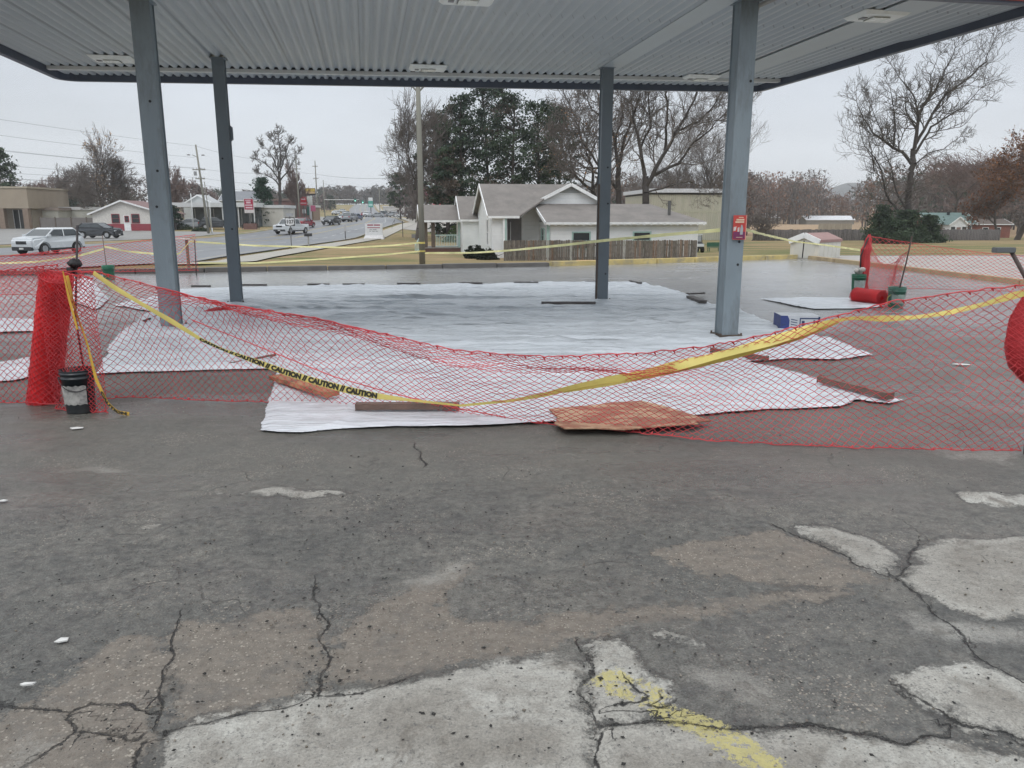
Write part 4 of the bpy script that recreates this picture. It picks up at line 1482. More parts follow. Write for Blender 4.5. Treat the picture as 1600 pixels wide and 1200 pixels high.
class Ribbon:
    def __init__(s, pts, widths, up=(0, 0, 1), twist=None, n=200, flutter=0.0, seed=0):
        P = np.array([list(p) for p in pts], float)
        k = np.concatenate([[0], np.cumsum(np.linalg.norm(np.diff(P, axis=0), axis=1))])
        s.len = k[-1]
        t = np.linspace(0, k[-1], n)
        # smooth the polyline a little
        Q = np.stack([np.interp(t, k, P[:, i]) for i in range(3)], 1)
        for _ in range(int(n / len(pts) * 0.5)):
            Q[1:-1] = (Q[:-2] + 2 * Q[1:-1] + Q[2:]) / 4
        s.t, s.Q = t, Q
        s.w = np.interp(t, k, widths)
        D = np.gradient(Q, axis=0)
        D /= np.linalg.norm(D, axis=1, keepdims=True)
        U = np.array(up, float)[None, :] - D * (D @ np.array(up, float))[:, None]
        U /= np.linalg.norm(U, axis=1, keepdims=True)
        B = np.cross(D, U)
        tw = np.zeros(n) if twist is None else np.interp(t, k, twist)
        tw = tw + flutter * vnoise(t * 2.0, t * 0 + seed, seed, 1.0)
        s.U = U * np.cos(tw)[:, None] + B * np.sin(tw)[:, None]
        s.Bn = np.cross(D, s.U)

    def build(s, name, label, mat, group='yellow caution tapes strung round the lot'):
        h = s.w[:, None] / 2
        c = 0.12 * h * s.Bn
        V = np.stack([s.Q - s.U * h, s.Q + c, s.Q + s.U * h], 1).reshape(-1, 3)
        n = len(s.Q)
        idx = np.arange(n * 3).reshape(n, 3)
        f = np.stack([idx[:-1, :-1], idx[:-1, 1:], idx[1:, 1:], idx[1:, :-1]], -1).reshape(-1, 4)
        s.o = tag(link(name, np_mesh(name, V, f), mat, smooth=True), label, 'caution tape', group)
        return s.o

    def text(s, txt, size, start, end, mat, squeeze=1.0, side=1):
        me = text_mesh(txt, size, 0, 0.004 * size / 0.05)
        n = len(me.vertices)
        co = np.empty(n * 3)
        me.vertices.foreach_get('co', co)
        co = co.reshape(-1, 3)
        x = (co[:, 0] - co[:, 0].min()) / (co[:, 0].max() - co[:, 0].min())
        tt = start + (end - start) * x
        y = co[:, 1]
        q = np.stack([np.interp(tt, s.t, s.Q[:, i]) for i in range(3)], 1)
        U = np.stack([np.interp(tt, s.t, s.U[:, i]) for i in range(3)], 1)
        B = np.stack([np.interp(tt, s.t, s.Bn[:, i]) for i in range(3)], 1)
        w = np.interp(tt, s.t, s.w)
        yy = (y / size * 1.25)[:, None] * w[:, None] * squeeze
        v = q + U * yy + B * side * 0.006
        me.vertices.foreach_set('co', v.ravel())
        me.update()
        me.materials.clear()
        return link('lettering', me, mat, s.o)


def npl(u, v, d=0.0):
    p = on_plane(u, v, (A_P[0], A_P[1] + d), (B_P[0], B_P[1] + d))
    return p


# the marked tape on the left half, in front of the net
r1 = Ribbon([npl(u, v, -.04) for u, v in ((146, 426), (175, 447), (220, 474), (270, 503), (315, 531), (350, 547), (400, 565), (450, 583), (500, 598), (550, 611), (590, 619), (640, 625), (722, 634))],
            [.04, .045, .03, .045, .03, .022, .045, .052, .056, .058, .05, .022, .015], n=300, flutter=0.15)
o = r1.build('caution_tape', 'caution tape with black lettering sagging down from the left post', tape_m)
s0, s1 = 1.05, 2.62
r1.text('CAUTION // CAUTION // CAUTION // CAUTION // CAUTION', 0.1, s0, s1, ink_m, 0.82)
r2 = Ribbon([npl(u, v, .05) for u, v in ((718, 634), (800, 626), (850, 617), (900, 604), (950, 594), (1000, 585), (1050, 573), (1100, 561), (1150, 548), (1200, 534), (1250, 519), (1300, 502), (1330, 497), (1380, 498), (1430, 496), (1480, 489), (1540, 475), (1575, 464), (1625, 452))],
            [.02, .03, .05, .07, .08, .06, .075, .07, .065, .08, .07, .035, .03, .045, .03, .04, .03, .05, .04], n=300, flutter=0.9, seed=4)
r2.build('caution_tape', 'wide pale caution tape rising to the right post behind the net', net_mat('pale_yellow_tape', (0.92, 0.84, 0.26), 0.35))
r2b = Ribbon([npl(u, v, .07) for u, v in ((880, 612), (950, 600), (1050, 580), (1150, 556), (1250, 527), (1310, 503))], [.02, .035, .04, .04, .035, .02], n=120, flutter=0.3, seed=9)
r2b.build('caution_tape', 'darker second layer of tape twisted under the wide tape', pmat('shade_yellow_tape', (0.55, 0.42, 0.10), 0.4, 0.12, 5))
r3 = Ribbon([(-3.66, 6.38, 1.16), (-3.62, 6.36, .9), (-3.55, 6.36, .6), (-3.50, 6.34, .3), (-3.42, 6.32, .1), (-3.33, 6.3, .02), (-3.22, 6.28, .012)], [.04, .03, .03, .03, .025, .03, .03], up=(1, 0, .2), n=120, flutter=0.9, seed=5)
r3.build('caution_tape', 'orange yellow tape end hanging down to the ground at the left post', tape_o)
r3.text('CAUTION', 0.1, r3.len - .34, r3.len - .02, ink_m, .8, side=1)
r3b = Ribbon([(-3.66, 6.33, 1.2), (-3.64, 6.33, 1.0), (-3.60, 6.33, .72)], [.03, .04, .02], up=(1, 0, .2), n=60, flutter=1.2, seed=15)
r3b.build('caution_tape', 'short orange tape tail tied at the top of the left post', tape_o)
far_t = net_mat('bright_far_tape', (0.92, 0.88, 0.45), 0.35)
A3 = lambda L_: [at(u, v, y) for u, v, y in L_]
for pts, lab in (
    ([(-60, 412, 20.5), (0, 411.5, 20.6), (60, 409, 20.8), (118, 401, 21), (162, 389, 21.2)], 'far tape climbing to the thin pole beside the highway'),
    ([(162, 385, 21.2), (200, 393, 21.5), (245, 397, 21.8), (280, 397, 22), (296, 378, 22.2)], 'slack far tape dipping behind the front left column'),
    ([(296, 377, 22.2), (400, 384, 22.8), (550, 387, 24), (620, 383, 24.8), (656, 379, 25.2)], 'upper tape between the wooden stake and the utility pole'),
    ([(310, 411, 22.2), (400, 411, 23), (500, 405, 23.8), (600, 398, 24.6), (656, 392.5, 25.2)], 'lower tape between the black stake and the utility pole'),
    ([(664, 395.5, 25.2), (740, 395, 22), (800, 391, 19), (880, 383, 16), (960, 374, 13.5), (1060, 365, 11.6), (1132, 359, 10.5)], 'tape running from the utility pole to the front right column'),
    ([(1158, 357, 10.5), (1200, 368, 15), (1240, 377, 24), (1256, 379, 29.3)], 'tape falling from the front right column to the well house'),
    ([(1256, 379, 29.2), (1290, 383, 25), (1325, 388, 21), (1352, 392, 17.6)], 'tape passing the well house to the gathered net pole')):
    w = [.05] * len(pts)
    rb = Ribbon(A3(pts), w, n=90, flutter=.8, seed=len(pts) + int(pts[0][0]) % 7)
    rb.build('caution_tape', lab, far_t)

# ================================================================ POLES, STAKES, BUCKETS
iron = pmat('dark_iron', (0.035, 0.03, 0.032), 0.6, 0.2, 10)
rustp = pmat('rusty_rod', (0.11, 0.07, 0.06), 0.7, 0.3, 20)


def rod(name, label, pts, r, mat, cat='stake', grp=None):
    mb = MB()
    mb.tube(pts, r, 8)
    return tag(mb.build(name, mat, smooth=True), label, cat, grp)


pb = Vector((-3.67, 6.50, 0.03))
rod('fence_rod', 'thin dark rod standing in the black bucket', [pb, (-3.70, 6.5, .8), at(121, 352, 6.5)], 0.009, iron, 'rod')
q_ = at(119, 412, 6.5)
mb = MB()
mb.lathe([(.004, .035), (.03, .03), (.055, 0), (.038, -.02), (.015, -.03), (.004, -.035)], (q_.x - .01, q_.y, q_.z), 14)
for i, p in enumerate(mb.v):
    mb.v[i] = (p[0] * 1 + .012 * math.sin(i * 2.1), p[1] + .012 * math.cos(i * 1.7), p[2] + .012 * math.sin(i * 3.3))
mb.box(q_.x - .075, q_.x - .02, q_.y - .02, q_.y + .03, q_.z - .085, q_.z - .03)
tag(mb.build('knotted_rag', pmat('black_rag', (0.025, 0.025, 0.028), 0.6, .3, 20, .6), smooth=True), 'black rag knotted round the rod over the net', 'rag')
rod('fence_rod', 'thin rod in the far green bucket beside the highway', [gp(169, 436), at(160, 368, 21.2)], 0.011, rustp, 'rod')
rod('fence_rod', 'black stake at the far corner of the left net', [gp(307, 430), at(304, 375, 22.2)], 0.014, iron, 'rod')
w_ = gp(294, 424)
MB().box(-.035, .035, -.03, .03, 0, .92).build('wooden_stake', pmat('old_stake_wood', (0.20, 0.15, 0.11), .8, .2, 8, .3), bevel=.004)
st_ = COL.objects['wooden_stake']
st_.location = at(294, 404, 23)
st_.location.z = 0
tag(st_, 'short brown wooden stake holding the highway side tape', 'stake')
mb = MB()
mb.box(-.3, .06, -.14, .14, 0, .05)
ob = tag(mb.build('plastic_tray', pmat('white_plastic_cap', (.66, .65, .62), .5), bevel=.015), 'white plastic tray balanced on the wooden stake', 'tray')
ob.location = (st_.location.x, st_.location.y, .922)
rod('fence_rod', 'thin pole leaning out of the nearer green bucket', [(6.98, 14.02, .03), at(1416, 410, 14.05), at(1425, 369, 14.1)], 0.014, rustp, 'rod')
rod('fence_rod', 'thin pole inside the gathered far right net', [(7.84, 17.42, 0), at(1345, 400, 17.4), at(1357, 371, 17.4)], 0.016, iron, 'rod')
rod('fence_rod', 'short black stake in front of the well house', [at(1253.5, 403, 29.4), at(1256.5, 376, 29.2)], 0.022, iron, 'rod')
fp = thing('fence_post', 'bent iron post at the right edge with a grey block on top', 'post', (3.62, 5.2, 0))
mb = MB()
mb.tube([(0, 0, 0), (-.03, .04, 1.0), (-.12, .05, 1.2), (-.265, .05, 1.41)], 0.014, 8)
mb.build('post_rod', pmat('brown_iron', (0.10, .07, .065), .6, .3, 12), fp, smooth=True)
MB().box(-.385, -.25, .02, .075, 1.40, 1.435).build('grey_block', pmat('grey_block_paint', (.13, .14, .15), .6), fp, bevel=.004)


def bucket(label, loc, body, label_col=None, handle=True, name='bucket', water=None, r=0.15, h=0.37):
    t = thing(name, label, 'bucket', loc, 0.4, 'buckets holding the fence poles')
    mb = MB()
    mb.lathe([(.001, 0), (r * .84, 0), (r * .86, .01), (r * .97, h * .80), (r * 1.05, h * .805), (r * 1.05, h * .83), (r * .985, h * .835), (r * 1.0, h * .90), (r * 1.06, h * .905), (r * 1.06, h * .94), (r * 1.0, h * .945),
              (r * 1.02, h * .98), (r * 1.06, h), (r * .98, h), (r * .80, h * .10), (.001, h * .1)], n=32)
    mb.build('bucket_body', body, t, smooth=True)
    if water:
        MB().lathe([(.001, h * .7), (r * .93, h * .7)], n=24).build('fill', water, t)
    if handle:
        mb = MB()
        mb.tube([(r * 1.06 * math.cos(a_), -.03 - .10 * math.sin(a_), h * .86 - .12 * math.sin(a_)) for a_ in np.linspace(0, math.pi, 15)], .004, 6)
        mb.build('handle', iron, t, smooth=True)
    if label_col:
        mb = MB()
        n = 14
        vs = []
        for z, rr_ in ((h * .22, r * .905), (h * .66, r * .962)):
            for k in range(n):
                a_ = math.radians(-150 + 115 * k / (n - 1)) - .4
                vs.append(((rr_ + .0025) * math.cos(a_), (rr_ + .0025) * math.sin(a_), z + .006 * math.sin(k * 2.3)))
        mb.add(vs, [(k, k + 1, n + k + 1, n + k) for k in range(n - 1)])
        mb.build('label', label_col, t, smooth=True)
    return t


grn = pmat('green_bucket_plastic', (0.02, 0.17, 0.095), .4, .15, 5, dirt=(.20, .25, .22), dscale=4)
grn2 = pmat('faded_green_bucket', (0.06, 0.18, 0.13), .45, .15, 5, dirt=(.26, .30, .27), dscale=3)
bucket('black bucket holding the left fence rod', (-3.70, 6.42, 0), pmat('black_bucket_plastic', (0.018, .024, .03), .35, .1, 4, dirt=(.05, .05, .05)),
       pmat('torn_label', (.40, .39, .37), .7, .3, 14, dirt=(.10, .10, .10), dscale=9), r=.13, water=pmat('dry_cement', (.3, .29, .27), .9))
bucket('green bucket with white lumps, farther of the right pair', gp(1340, 455).to_tuple(), grn, pmat('pale_label', (.36, .44, .42), .6, .2, 8))
mb = MB()
gb = gp(1340, 455)
for k in range(7):
    a_ = k * 2.4
    mb.lathe([(.002, .07), (.045, .05), (.055, .0), (.03, -.03), (.002, -.035)], (gb.x + .07 * math.cos(a_) * (k > 0), gb.y + .07 * math.sin(a_) * (k > 0), .40 + .03 * (k % 3)), 9)
tag(mb.build('cement_lumps', pmat('white_lumps', (.55, .53, .5), .9, .15, 12, .5), smooth=True), 'white lumps heaped in the farther green bucket', 'rubble')
bucket('faded green bucket with a leaning pole beside the lying roll', (6.98, 14.0, 0), grn2, pmat('worn_label', (.28, .35, .31), .6, .25, 8), water=pmat('dry_cement', (.3, .29, .27), .9))
bucket('small green bucket far off beside the highway net', gp(171, 437).to_tuple(), grn, None)

# ================================================================ CARTON
bx = thing('carton', 'blue and white cardboard carton lying on the plastic', 'box', (gp(1218, 519).x, gp(1218, 519).y, 0.04), -0.08)
white_c = pmat('carton_white', (.55, .57, .60), .6, .08, 5)
MB().box(-.02, .52, -.10, .28, 0, .21).build('carton_body', white_c, bx, bevel=.004)
MB().box(-.024, -.0205, -.102, .282, -.002, .212).build('blue_end', pmat('carton_blue', (.035, .055, .20), .5, .15, 6), bx)
navy_c = pmat('carton_navy', (.03, .05, .13), .5)
mb = MB()
mb.prism([(-.024, 0), (.085, 0), (.10, .06), (.10, .15), (.07, .212), (-.024, .212)], 'y', -.1035, -.101)
mb.build('blue_panel', pmat('carton_blue', (.035, .055, .20), .5, .15, 6), bx)
mb = MB()
mb.box(.24, .52, -.1035, -.101, .165, .182)
mb.box(.24, .255, -.1035, -.101, .04, .165)
mb.box(.495, .521, -.1035, -.101, .0, .2)
mb.box(.27, .31, -.1035, -.101, .07, .14)
mb.box(.43, .455, -.1035, -.101, .06, .15)
for k in range(4):
    mb.prism([(.12, .05 + k * .035), (.21, .035 + k * .035), (.21, .045 + k * .035), (.12, .062 + k * .035)], 'y', -.1035, -.101)
mb.prism([(-.005, .07), (.06, .09), (.05, .1), (-.005, .085)], 'y', -.1065, -.104)
mb.build('printed_marks', navy_c, bx)

# ================================================================ LUMBER
wood_d = pmat('wet_brown_lumber', (0.18, 0.115, 0.09), .5, .3, 3, .3, stretch=(1, 1, 1), bscale=30, dirt=(.11, .075, .06), dscale=3)
wood_o = pmat('orange_lumber', (0.40, 0.20, 0.10), .6, .25, 3, .3, bscale=30, dirt=(.18, .09, .05), dscale=4)
wood_g = pmat('grey_lumber', (0.10, .09, .085), .7, .3, 3, .3, bscale=30)


def board(label, a, b, w, h, mat, z0=.05, lift=0.0):
    p, q = gp(*a), gp(*b)
    mb = MB()
    L_ = (q - p).length
    n = 10
    vs = []
    rs = random.Random(int(a[0]))
    for i in range(n + 1):
        x = L_ * i / n
        for (y, z) in ((-w / 2, 0), (w / 2, 0), (w / 2, h), (-w / 2, h)):
            vs.append((x, y + rs.uniform(-.003, .003), z + rs.uniform(-.002, .002) + lift * i / n))
    fs = [(0, 1, 2, 3), (4 * n + 3, 4 * n + 2, 4 * n + 1, 4 * n)]
    for i in range(n):
        for k in range(4):
            l = (k + 1) % 4
            fs.append((4 * i + k, 4 * i + l, 4 * i + 4 + l, 4 * i + 4 + k))
    mb.add(vs, fs)
    o = mb.build('lumber_piece', mat, bevel=.004)
    o.location = (p.x, p.y, z0)
    o.rotation_euler = (0, 0, math.atan2(q.y - p.y, q.x - p.x))
    return tag(o, label, 'board', 'boards weighing down the plastic')


board('dark wet board on the plastic edge nearest the camera', (557, 648), (718, 647), .09, .05, wood_d)
board('wide orange board lying under the net at the left flap corner', (432, 600), (520, 631), .14, .04, wood_o, lift=.02)
board('dark board leaning across the plastic under the wide tape', (1112, 556), (1198, 570), .07, .045, wood_d)
board('brown board on the right tip of the near plastic', (1281, 604), (1390, 632), .09, .055, wood_d)
board('long grey board lying left of the back right column', (846, 480), (930, 480), .12, .05, wood_g)
for (a, b), s_ in zip((((300, 452), (329, 452)), ((376, 450), (417, 450)), ((481, 449), (515, 449)), ((536, 449), (570, 449)), ((621, 448), (657, 448)), ((716, 447), (754, 447)), ((803, 446), (841, 446)), ((914, 445), (931, 445)), ((985, 444), (1001, 447))),
                      ('left of the back left column', 'just right of the back left column', 'third from the left', 'fourth from the left', 'fifth from the left', 'sixth from the left', 'seventh from the left', 'shortest, beside the back right column', 'last at the right back corner')):
    board('dark batten on the far plastic edge, ' + s_, a, b, .07, .04, wood_g)
board('short dark block on the right edge of the large plastic', (1078, 470), (1098, 478), .14, .05, wood_g)
board('short dark batten beyond the right edge of the large plastic', (1074, 464), (1100, 463), .07, .03, wood_g)
board('thin dark stick lying under the left tape', (362, 576), (430, 562), .03, .02, wood_d)
board('short stick on the plastic beside the front left column', (226, 507), (250, 497), .04, .02, wood_g)

# plywood sheet under the net
ply = [(857, 641), (930, 636), (950, 632), (1003, 628), (1038, 636), (1112, 660), (1085, 663), (1092, 665), (1040, 667), (975, 673), (930, 672), (882, 673), (866, 664), (872, 655)]
pp = P2(ply, .04)
mb = MB()
rs = random.Random(5)
vs, fs = [], []
n = len(pp)
mb.add([(x, y, .045 + .005 * math.sin(i * 1.3)) for i, (x, y) in enumerate(pp)] + [(x, y, .056 + .005 * math.sin(i * 1.3)) for i, (x, y) in enumerate(pp)], [tuple(range(n))[::-1], tuple(range(n, 2 * n))] + [(i, (i + 1) % n, n + (i + 1) % n, n + i) for i in range(n)])
m, nt, N, L, b = new_mat('peeling_plywood')
g = G(nt)
P_ = g.mapped((1, 1, 1))
c_ = g.mix(g.rng(g.noise(g.mapped((1.0, 2.2, 1)), 3.2, 5, .6), .47, .54), (.47, .31, .20), (.31, .14, .09))
c_ = g.mix(g.rng(g.noise(P_, 30, 4, .7), .5, .65, 0, .5), c_, (.22, .14, .09))
L.new(c_, b.inputs['Base Color'])
b.inputs['Roughness'].default_value = .7
L.new(g.bump(g.noise(P_, 40, 4, .7), .4, .01), b.inputs['Normal'])
tag(mb.build('plywood_piece', m, bevel=.003), 'torn red brown plywood piece under the middle of the front net', 'plywood')

# litter
lit = pmat('white_litter', (.62, .62, .60), .6, .1, 20)


def scrap(label, u, v, w, d, rz, h=.02):
    p = gp(u, v)
    rs = random.Random(int(u + v))
    n = 5
    mb = MB()
    pts = [(w * math.cos(2 * math.pi * k / n + .5) * rs.uniform(.6, 1.3), d * math.sin(2 * math.pi * k / n + .5) * rs.uniform(.6, 1.3)) for k in range(n)]
    vs = [(x, y, .010 + rs.uniform(0, h) * .3) for x, y in pts] + [(0, 0, .012 + h * .3)] + [(x, y, .008) for x, y in pts]
    fs = [(k, (k + 1) % n, n) for k in range(n)] + [(k, n + 1 + k, n + 1 + (k + 1) % n, (k + 1) % n) for k in range(n)]
    mb.add(vs, fs)
    o = mb.build('litter_scrap', lit)
    o.location = (p.x, p.y, .003)
    o.rotation_euler = (0, 0, rz)
    return tag(o, label, 'litter', 'scraps of white litter on the asphalt')


scrap('folded white paper scrap on the dark asphalt at the lower left', 98, 1005, .028, .018, .5)
scrap('pale bluish scrap near the left border beside a crack', 42, 1074, .03, .012, .3)
scrap('small white scrap below the leaning roll', 121, 671, .05, .03, .2)
scrap('thin white scrap on the brown asphalt under the right net', 1505, 571, .11, .05, 0)
scrap('small white scrap left of the third crack near the left edge', 4, 786, .03, .02, 0)

# loose stones and crumbs of asphalt: nobody could count them
NS = 8500
rs = np.random.RandomState(17)
ys_ = 2.0 + 6.2 * rs.rand(NS) ** 1.4
xs_ = (rs.rand(NS) * 2 - 1) * (1.0 + ys_ * .68)
dens = fbm(xs_, ys_, 71, .9, 3)
keep = dens + rs.rand(NS) * .9 > .45
xs_, ys_ = xs_[keep], ys_[keep]
n_ = len(xs_)
base_v = np.array([(1, 0, 0), (0, 1, 0), (-1, 0, 0), (0, -1, 0), (0, 0, .8), (0, 0, -.5)], float)
base_f = np.array([(0, 1, 4), (1, 2, 4), (2, 3, 4), (3, 0, 4), (1, 0, 5), (2, 1, 5), (3, 2, 5), (0, 3, 5)])
sz = .0014 + .0055 * rs.rand(n_) ** 6
rot = rs.rand(n_) * 6.28
V = base_v[None] * (sz[:, None, None] * (.7 + .6 * rs.rand(n_, 6, 1)))
x_ = V[..., 0] * np.cos(rot)[:, None] - V[..., 1] * np.sin(rot)[:, None]
y_ = V[..., 0] * np.sin(rot)[:, None] + V[..., 1] * np.cos(rot)[:, None]
V = np.stack([x_ + xs_[:, None], y_ + ys_[:, None], V[..., 2] + .008], -1).reshape(-1, 3)
F = (base_f[None] + 6 * np.arange(n_)[:, None, None]).reshape(-1, 3)
cc_ = np.where((rs.rand(n_, 1) < .45), np.array([[.05, .05, .05]]), np.where(rs.rand(n_, 1) < .5, np.array([[.30, .27, .23]]), np.array([[.17, .15, .12]])))
# flat crumbs of broken asphalt gathered where the surface is breaking up
cl_ = [(690, 835, .5, 500), (820, 900, .45, 420), (560, 795, .6, 380), (470, 860, .5, 260), (340, 880, .5, 200), (110, 960, .35, 170), (480, 960, .15, 160), (505, 1040, .10, 130), (500, 1090, .10, 120), (265, 1060, .12, 130), (60, 1060, .2, 140),
       (190, 1160, .14, 120), (950, 940, .3, 160), (1100, 850, .4, 200), (1250, 1010, .3, 120), (830, 1150, .3, 160), (700, 1160, .3, 120), (1500, 1120, .3, 90), (620, 960, .3, 120), (915, 1090, .08, 90), (1000, 1130, .15, 80), (250, 760, .5, 120)]
cx_, cy_ = [], []
for u, v, sg_, k_ in cl_:
    p_ = gp(u, v)
    k_ = int(k_ * .62)
    cx_.append(p_.x + rs.normal(0, sg_, k_))
    cy_.append(p_.y + rs.normal(0, sg_ * .8, k_))
cx_, cy_ = np.concatenate(cx_), np.concatenate(cy_)
nc_ = len(cx_)
s2 = .0022 + .0085 * rs.rand(nc_) ** 4.5
r2_ = rs.rand(nc_) * 6.28
V2 = base_v[None] * (s2[:, None, None] * (.5 + .9 * rs.rand(nc_, 6, 1))) * np.array([1, .75, .55])
a2 = V2[..., 0] * np.cos(r2_)[:, None] - V2[..., 1] * np.sin(r2_)[:, None]
b2 = V2[..., 0] * np.sin(r2_)[:, None] + V2[..., 1] * np.cos(r2_)[:, None]
V2 = np.stack([a2 + cx_[:, None], b2 + cy_[:, None], V2[..., 2] + .010], -1).reshape(-1, 3)
F2 = (base_f[None] + 6 * np.arange(nc_)[:, None, None]).reshape(-1, 3) + len(V)
c2_ = np.where(rs.rand(nc_, 1) < .8, np.array([[.042, .041, .039]]), np.array([[.16, .14, .115]]))
V, F, cc_ = np.concatenate([V, V2]), np.concatenate([F, F2]), np.concatenate([cc_, c2_])
tag(link('loose_gravel', np_mesh('loose_gravel', V, F, np.repeat(cc_, 8, 0)), attr_mat('gravel_stone', .8, .2, 40)), 'loose grit and asphalt crumbs scattered over the near lot', 'gravel', kind='stuff')

# ================================================================ TREES
bark = pmat('grey_bark', (0.095, 0.082, 0.072), .9, .25, 2.5, .5, bscale=14)
bark_d = pmat('dark_bark', (0.06, 0.052, 0.048), .9, .25, 2.5, .5, bscale=14)
twig_m = pmat('twig_bark', (0.15, 0.13, 0.118), .9, .2, .8)
twig_p = pmat('pinkish_twigs', (0.19, 0.135, 0.12), .9, .2, .8)
leaf_m = attr_mat('leaf_clumps', .7, .35, .9, .25)


def skeleton(rs, H, W, r0, levels=5, fork=.22, up=.10, wob=.20, nmain=None, lean=(0, 0), child=(0.5, 0.78), ang=(22, 58), kids=.75, rmin=.012, trunkfrac=.45, leader=False):
    segs = []

    def grow(p, d, L_, r, lv):
        n = (10 if leader else 5) if lv == 0 else 5 if lv < 3 else 4
        st = L_ / n
        for i in range(n):
            wb = wob * .45 if leader and lv == 0 else wob
            d = (d + Vector((rs.gauss(0, wb), rs.gauss(0, wb), rs.gauss(0, wb) * .5 + up))).normalized()
            q = p + d * st
            tf = .72 if leader and lv == 0 else .42
            r2 = max(rmin, r * (1 - tf * (i + 1) / n))
            ra = max(rmin, r * (1 - tf * i / n))
            segs.append((*p, *q, ra, r2, lv))
            p = q
            start = 1 if lv else int(n * fork + 1)
            if lv < levels and i >= start - 1 and rs.random() < kids:
                if leader and lv == 0:
                    f = (i + 1) / n
                    for _ in range(2 if rs.random() < .6 else 1):
                        a_ = rs.uniform(38, 62) * (1.15 - .45 * f)
                        branch(p, d, L_ * (1.12 - .70 * f) * .72, r2 * 1.05, lv, (a_, a_ + 6))
                else:
                    branch(p, d, L_, r2, lv)
        if lv < levels:
            for _ in range(2):
                branch(p, d, L_, r2 * 1.1, lv, (12, 38))

    def branch(p, d, L_, r, lv, an=None):
        a_ = math.radians(rs.uniform(*(an or ang)))
        ax = d.orthogonal().normalized()
        ax.rotate(Matrix.Rotation(rs.uniform(0, 2 * math.pi), 3, d))
        nd = d.copy()
        nd.rotate(Matrix.Rotation(a_, 3, ax))
        grow(p, nd, L_ * rs.uniform(*child), r * rs.uniform(.5, .72), lv + 1)

    grow(Vector((0, 0, 0)), Vector((lean[0], lean[1], 1)).normalized(), H * trunkfrac, r0, 0)
    S = np.array(segs)
    hz = max(S[:, 5].max(), 1e-3)
    lo = np.percentile(S[:, 3], 1), np.percentile(S[:, 3], 99)
    wx = max(lo[1] - lo[0], 1e-3)
    fz, fx = H / hz, W / wx
    S[:, [2, 5]] *= fz
    S[:, [0, 1, 3, 4]] *= fx
    up_ = S[:, 5] > H * .5
    if up_.any():
        kx = np.median(S[up_, 3]) / np.median(S[up_, 5]) - lean[0] * .6
        S[:, 0] -= kx * S[:, 2]
        S[:, 3] -= kx * S[:, 5]
    return S


def bare_tree(name, label, loc, H, W, seed, r0=.3, group='bare winter trees', twm=None, tm=None, leaves=None, **k):
    rs = random.Random(seed)
    S = skeleton(rs, H, W, r0, **k)
    t = thing(name, label, 'tree', loc, 0, group)
    big = S[:, 8] <= 1
    link('trunk', np_mesh('trunk', *tubes_np(S[big, :8])), tm or bark, t, smooth=True)
    link('crown', np_mesh('crown', *tubes_np(S[~big, :8])), twm or twig_m, t)
    if leaves:
        n, size, cols = leaves
        tips = S[S[:, 8] >= k.get('levels', 5) - 1][:, 3:6]
        nr = np.random.RandomState(seed)
        P = tips[nr.randint(len(tips), size=n)] + nr.normal(0, size * 1.6, (n, 3))
        cards('foliage', P, size, cols, t, nr)
    return t


def cards(name, P, size, cols, parent, nr, mat=None, clump=None):
    """small leaf-sized triangles at every point; colour varies from clump to clump"""
    n = len(P)
    d1, d2 = nr.normal(0, 1, (n, 3)), nr.normal(0, 1, (n, 3))
    d1 /= np.linalg.norm(d1, axis=1, keepdims=True)
    d2 /= np.linalg.norm(d2, axis=1, keepdims=True)
    s = size * (.5 + nr.rand(n, 1))
    V = np.stack([P + d1 * s, P + d2 * s, P - (d1 + d2) * s * .5], 1).reshape(-1, 3)
    F = np.arange(3 * n).reshape(n, 3)
    cols = np.array(cols)
    if clump is None:
        c = cols[nr.randint(len(cols), size=n)]
    else:
        c = cols[clump % len(cols)]
    c = c * (.75 + .5 * nr.rand(n, 1))
    return link(name, np_mesh(name, V, F, c), mat or leaf_m, parent)


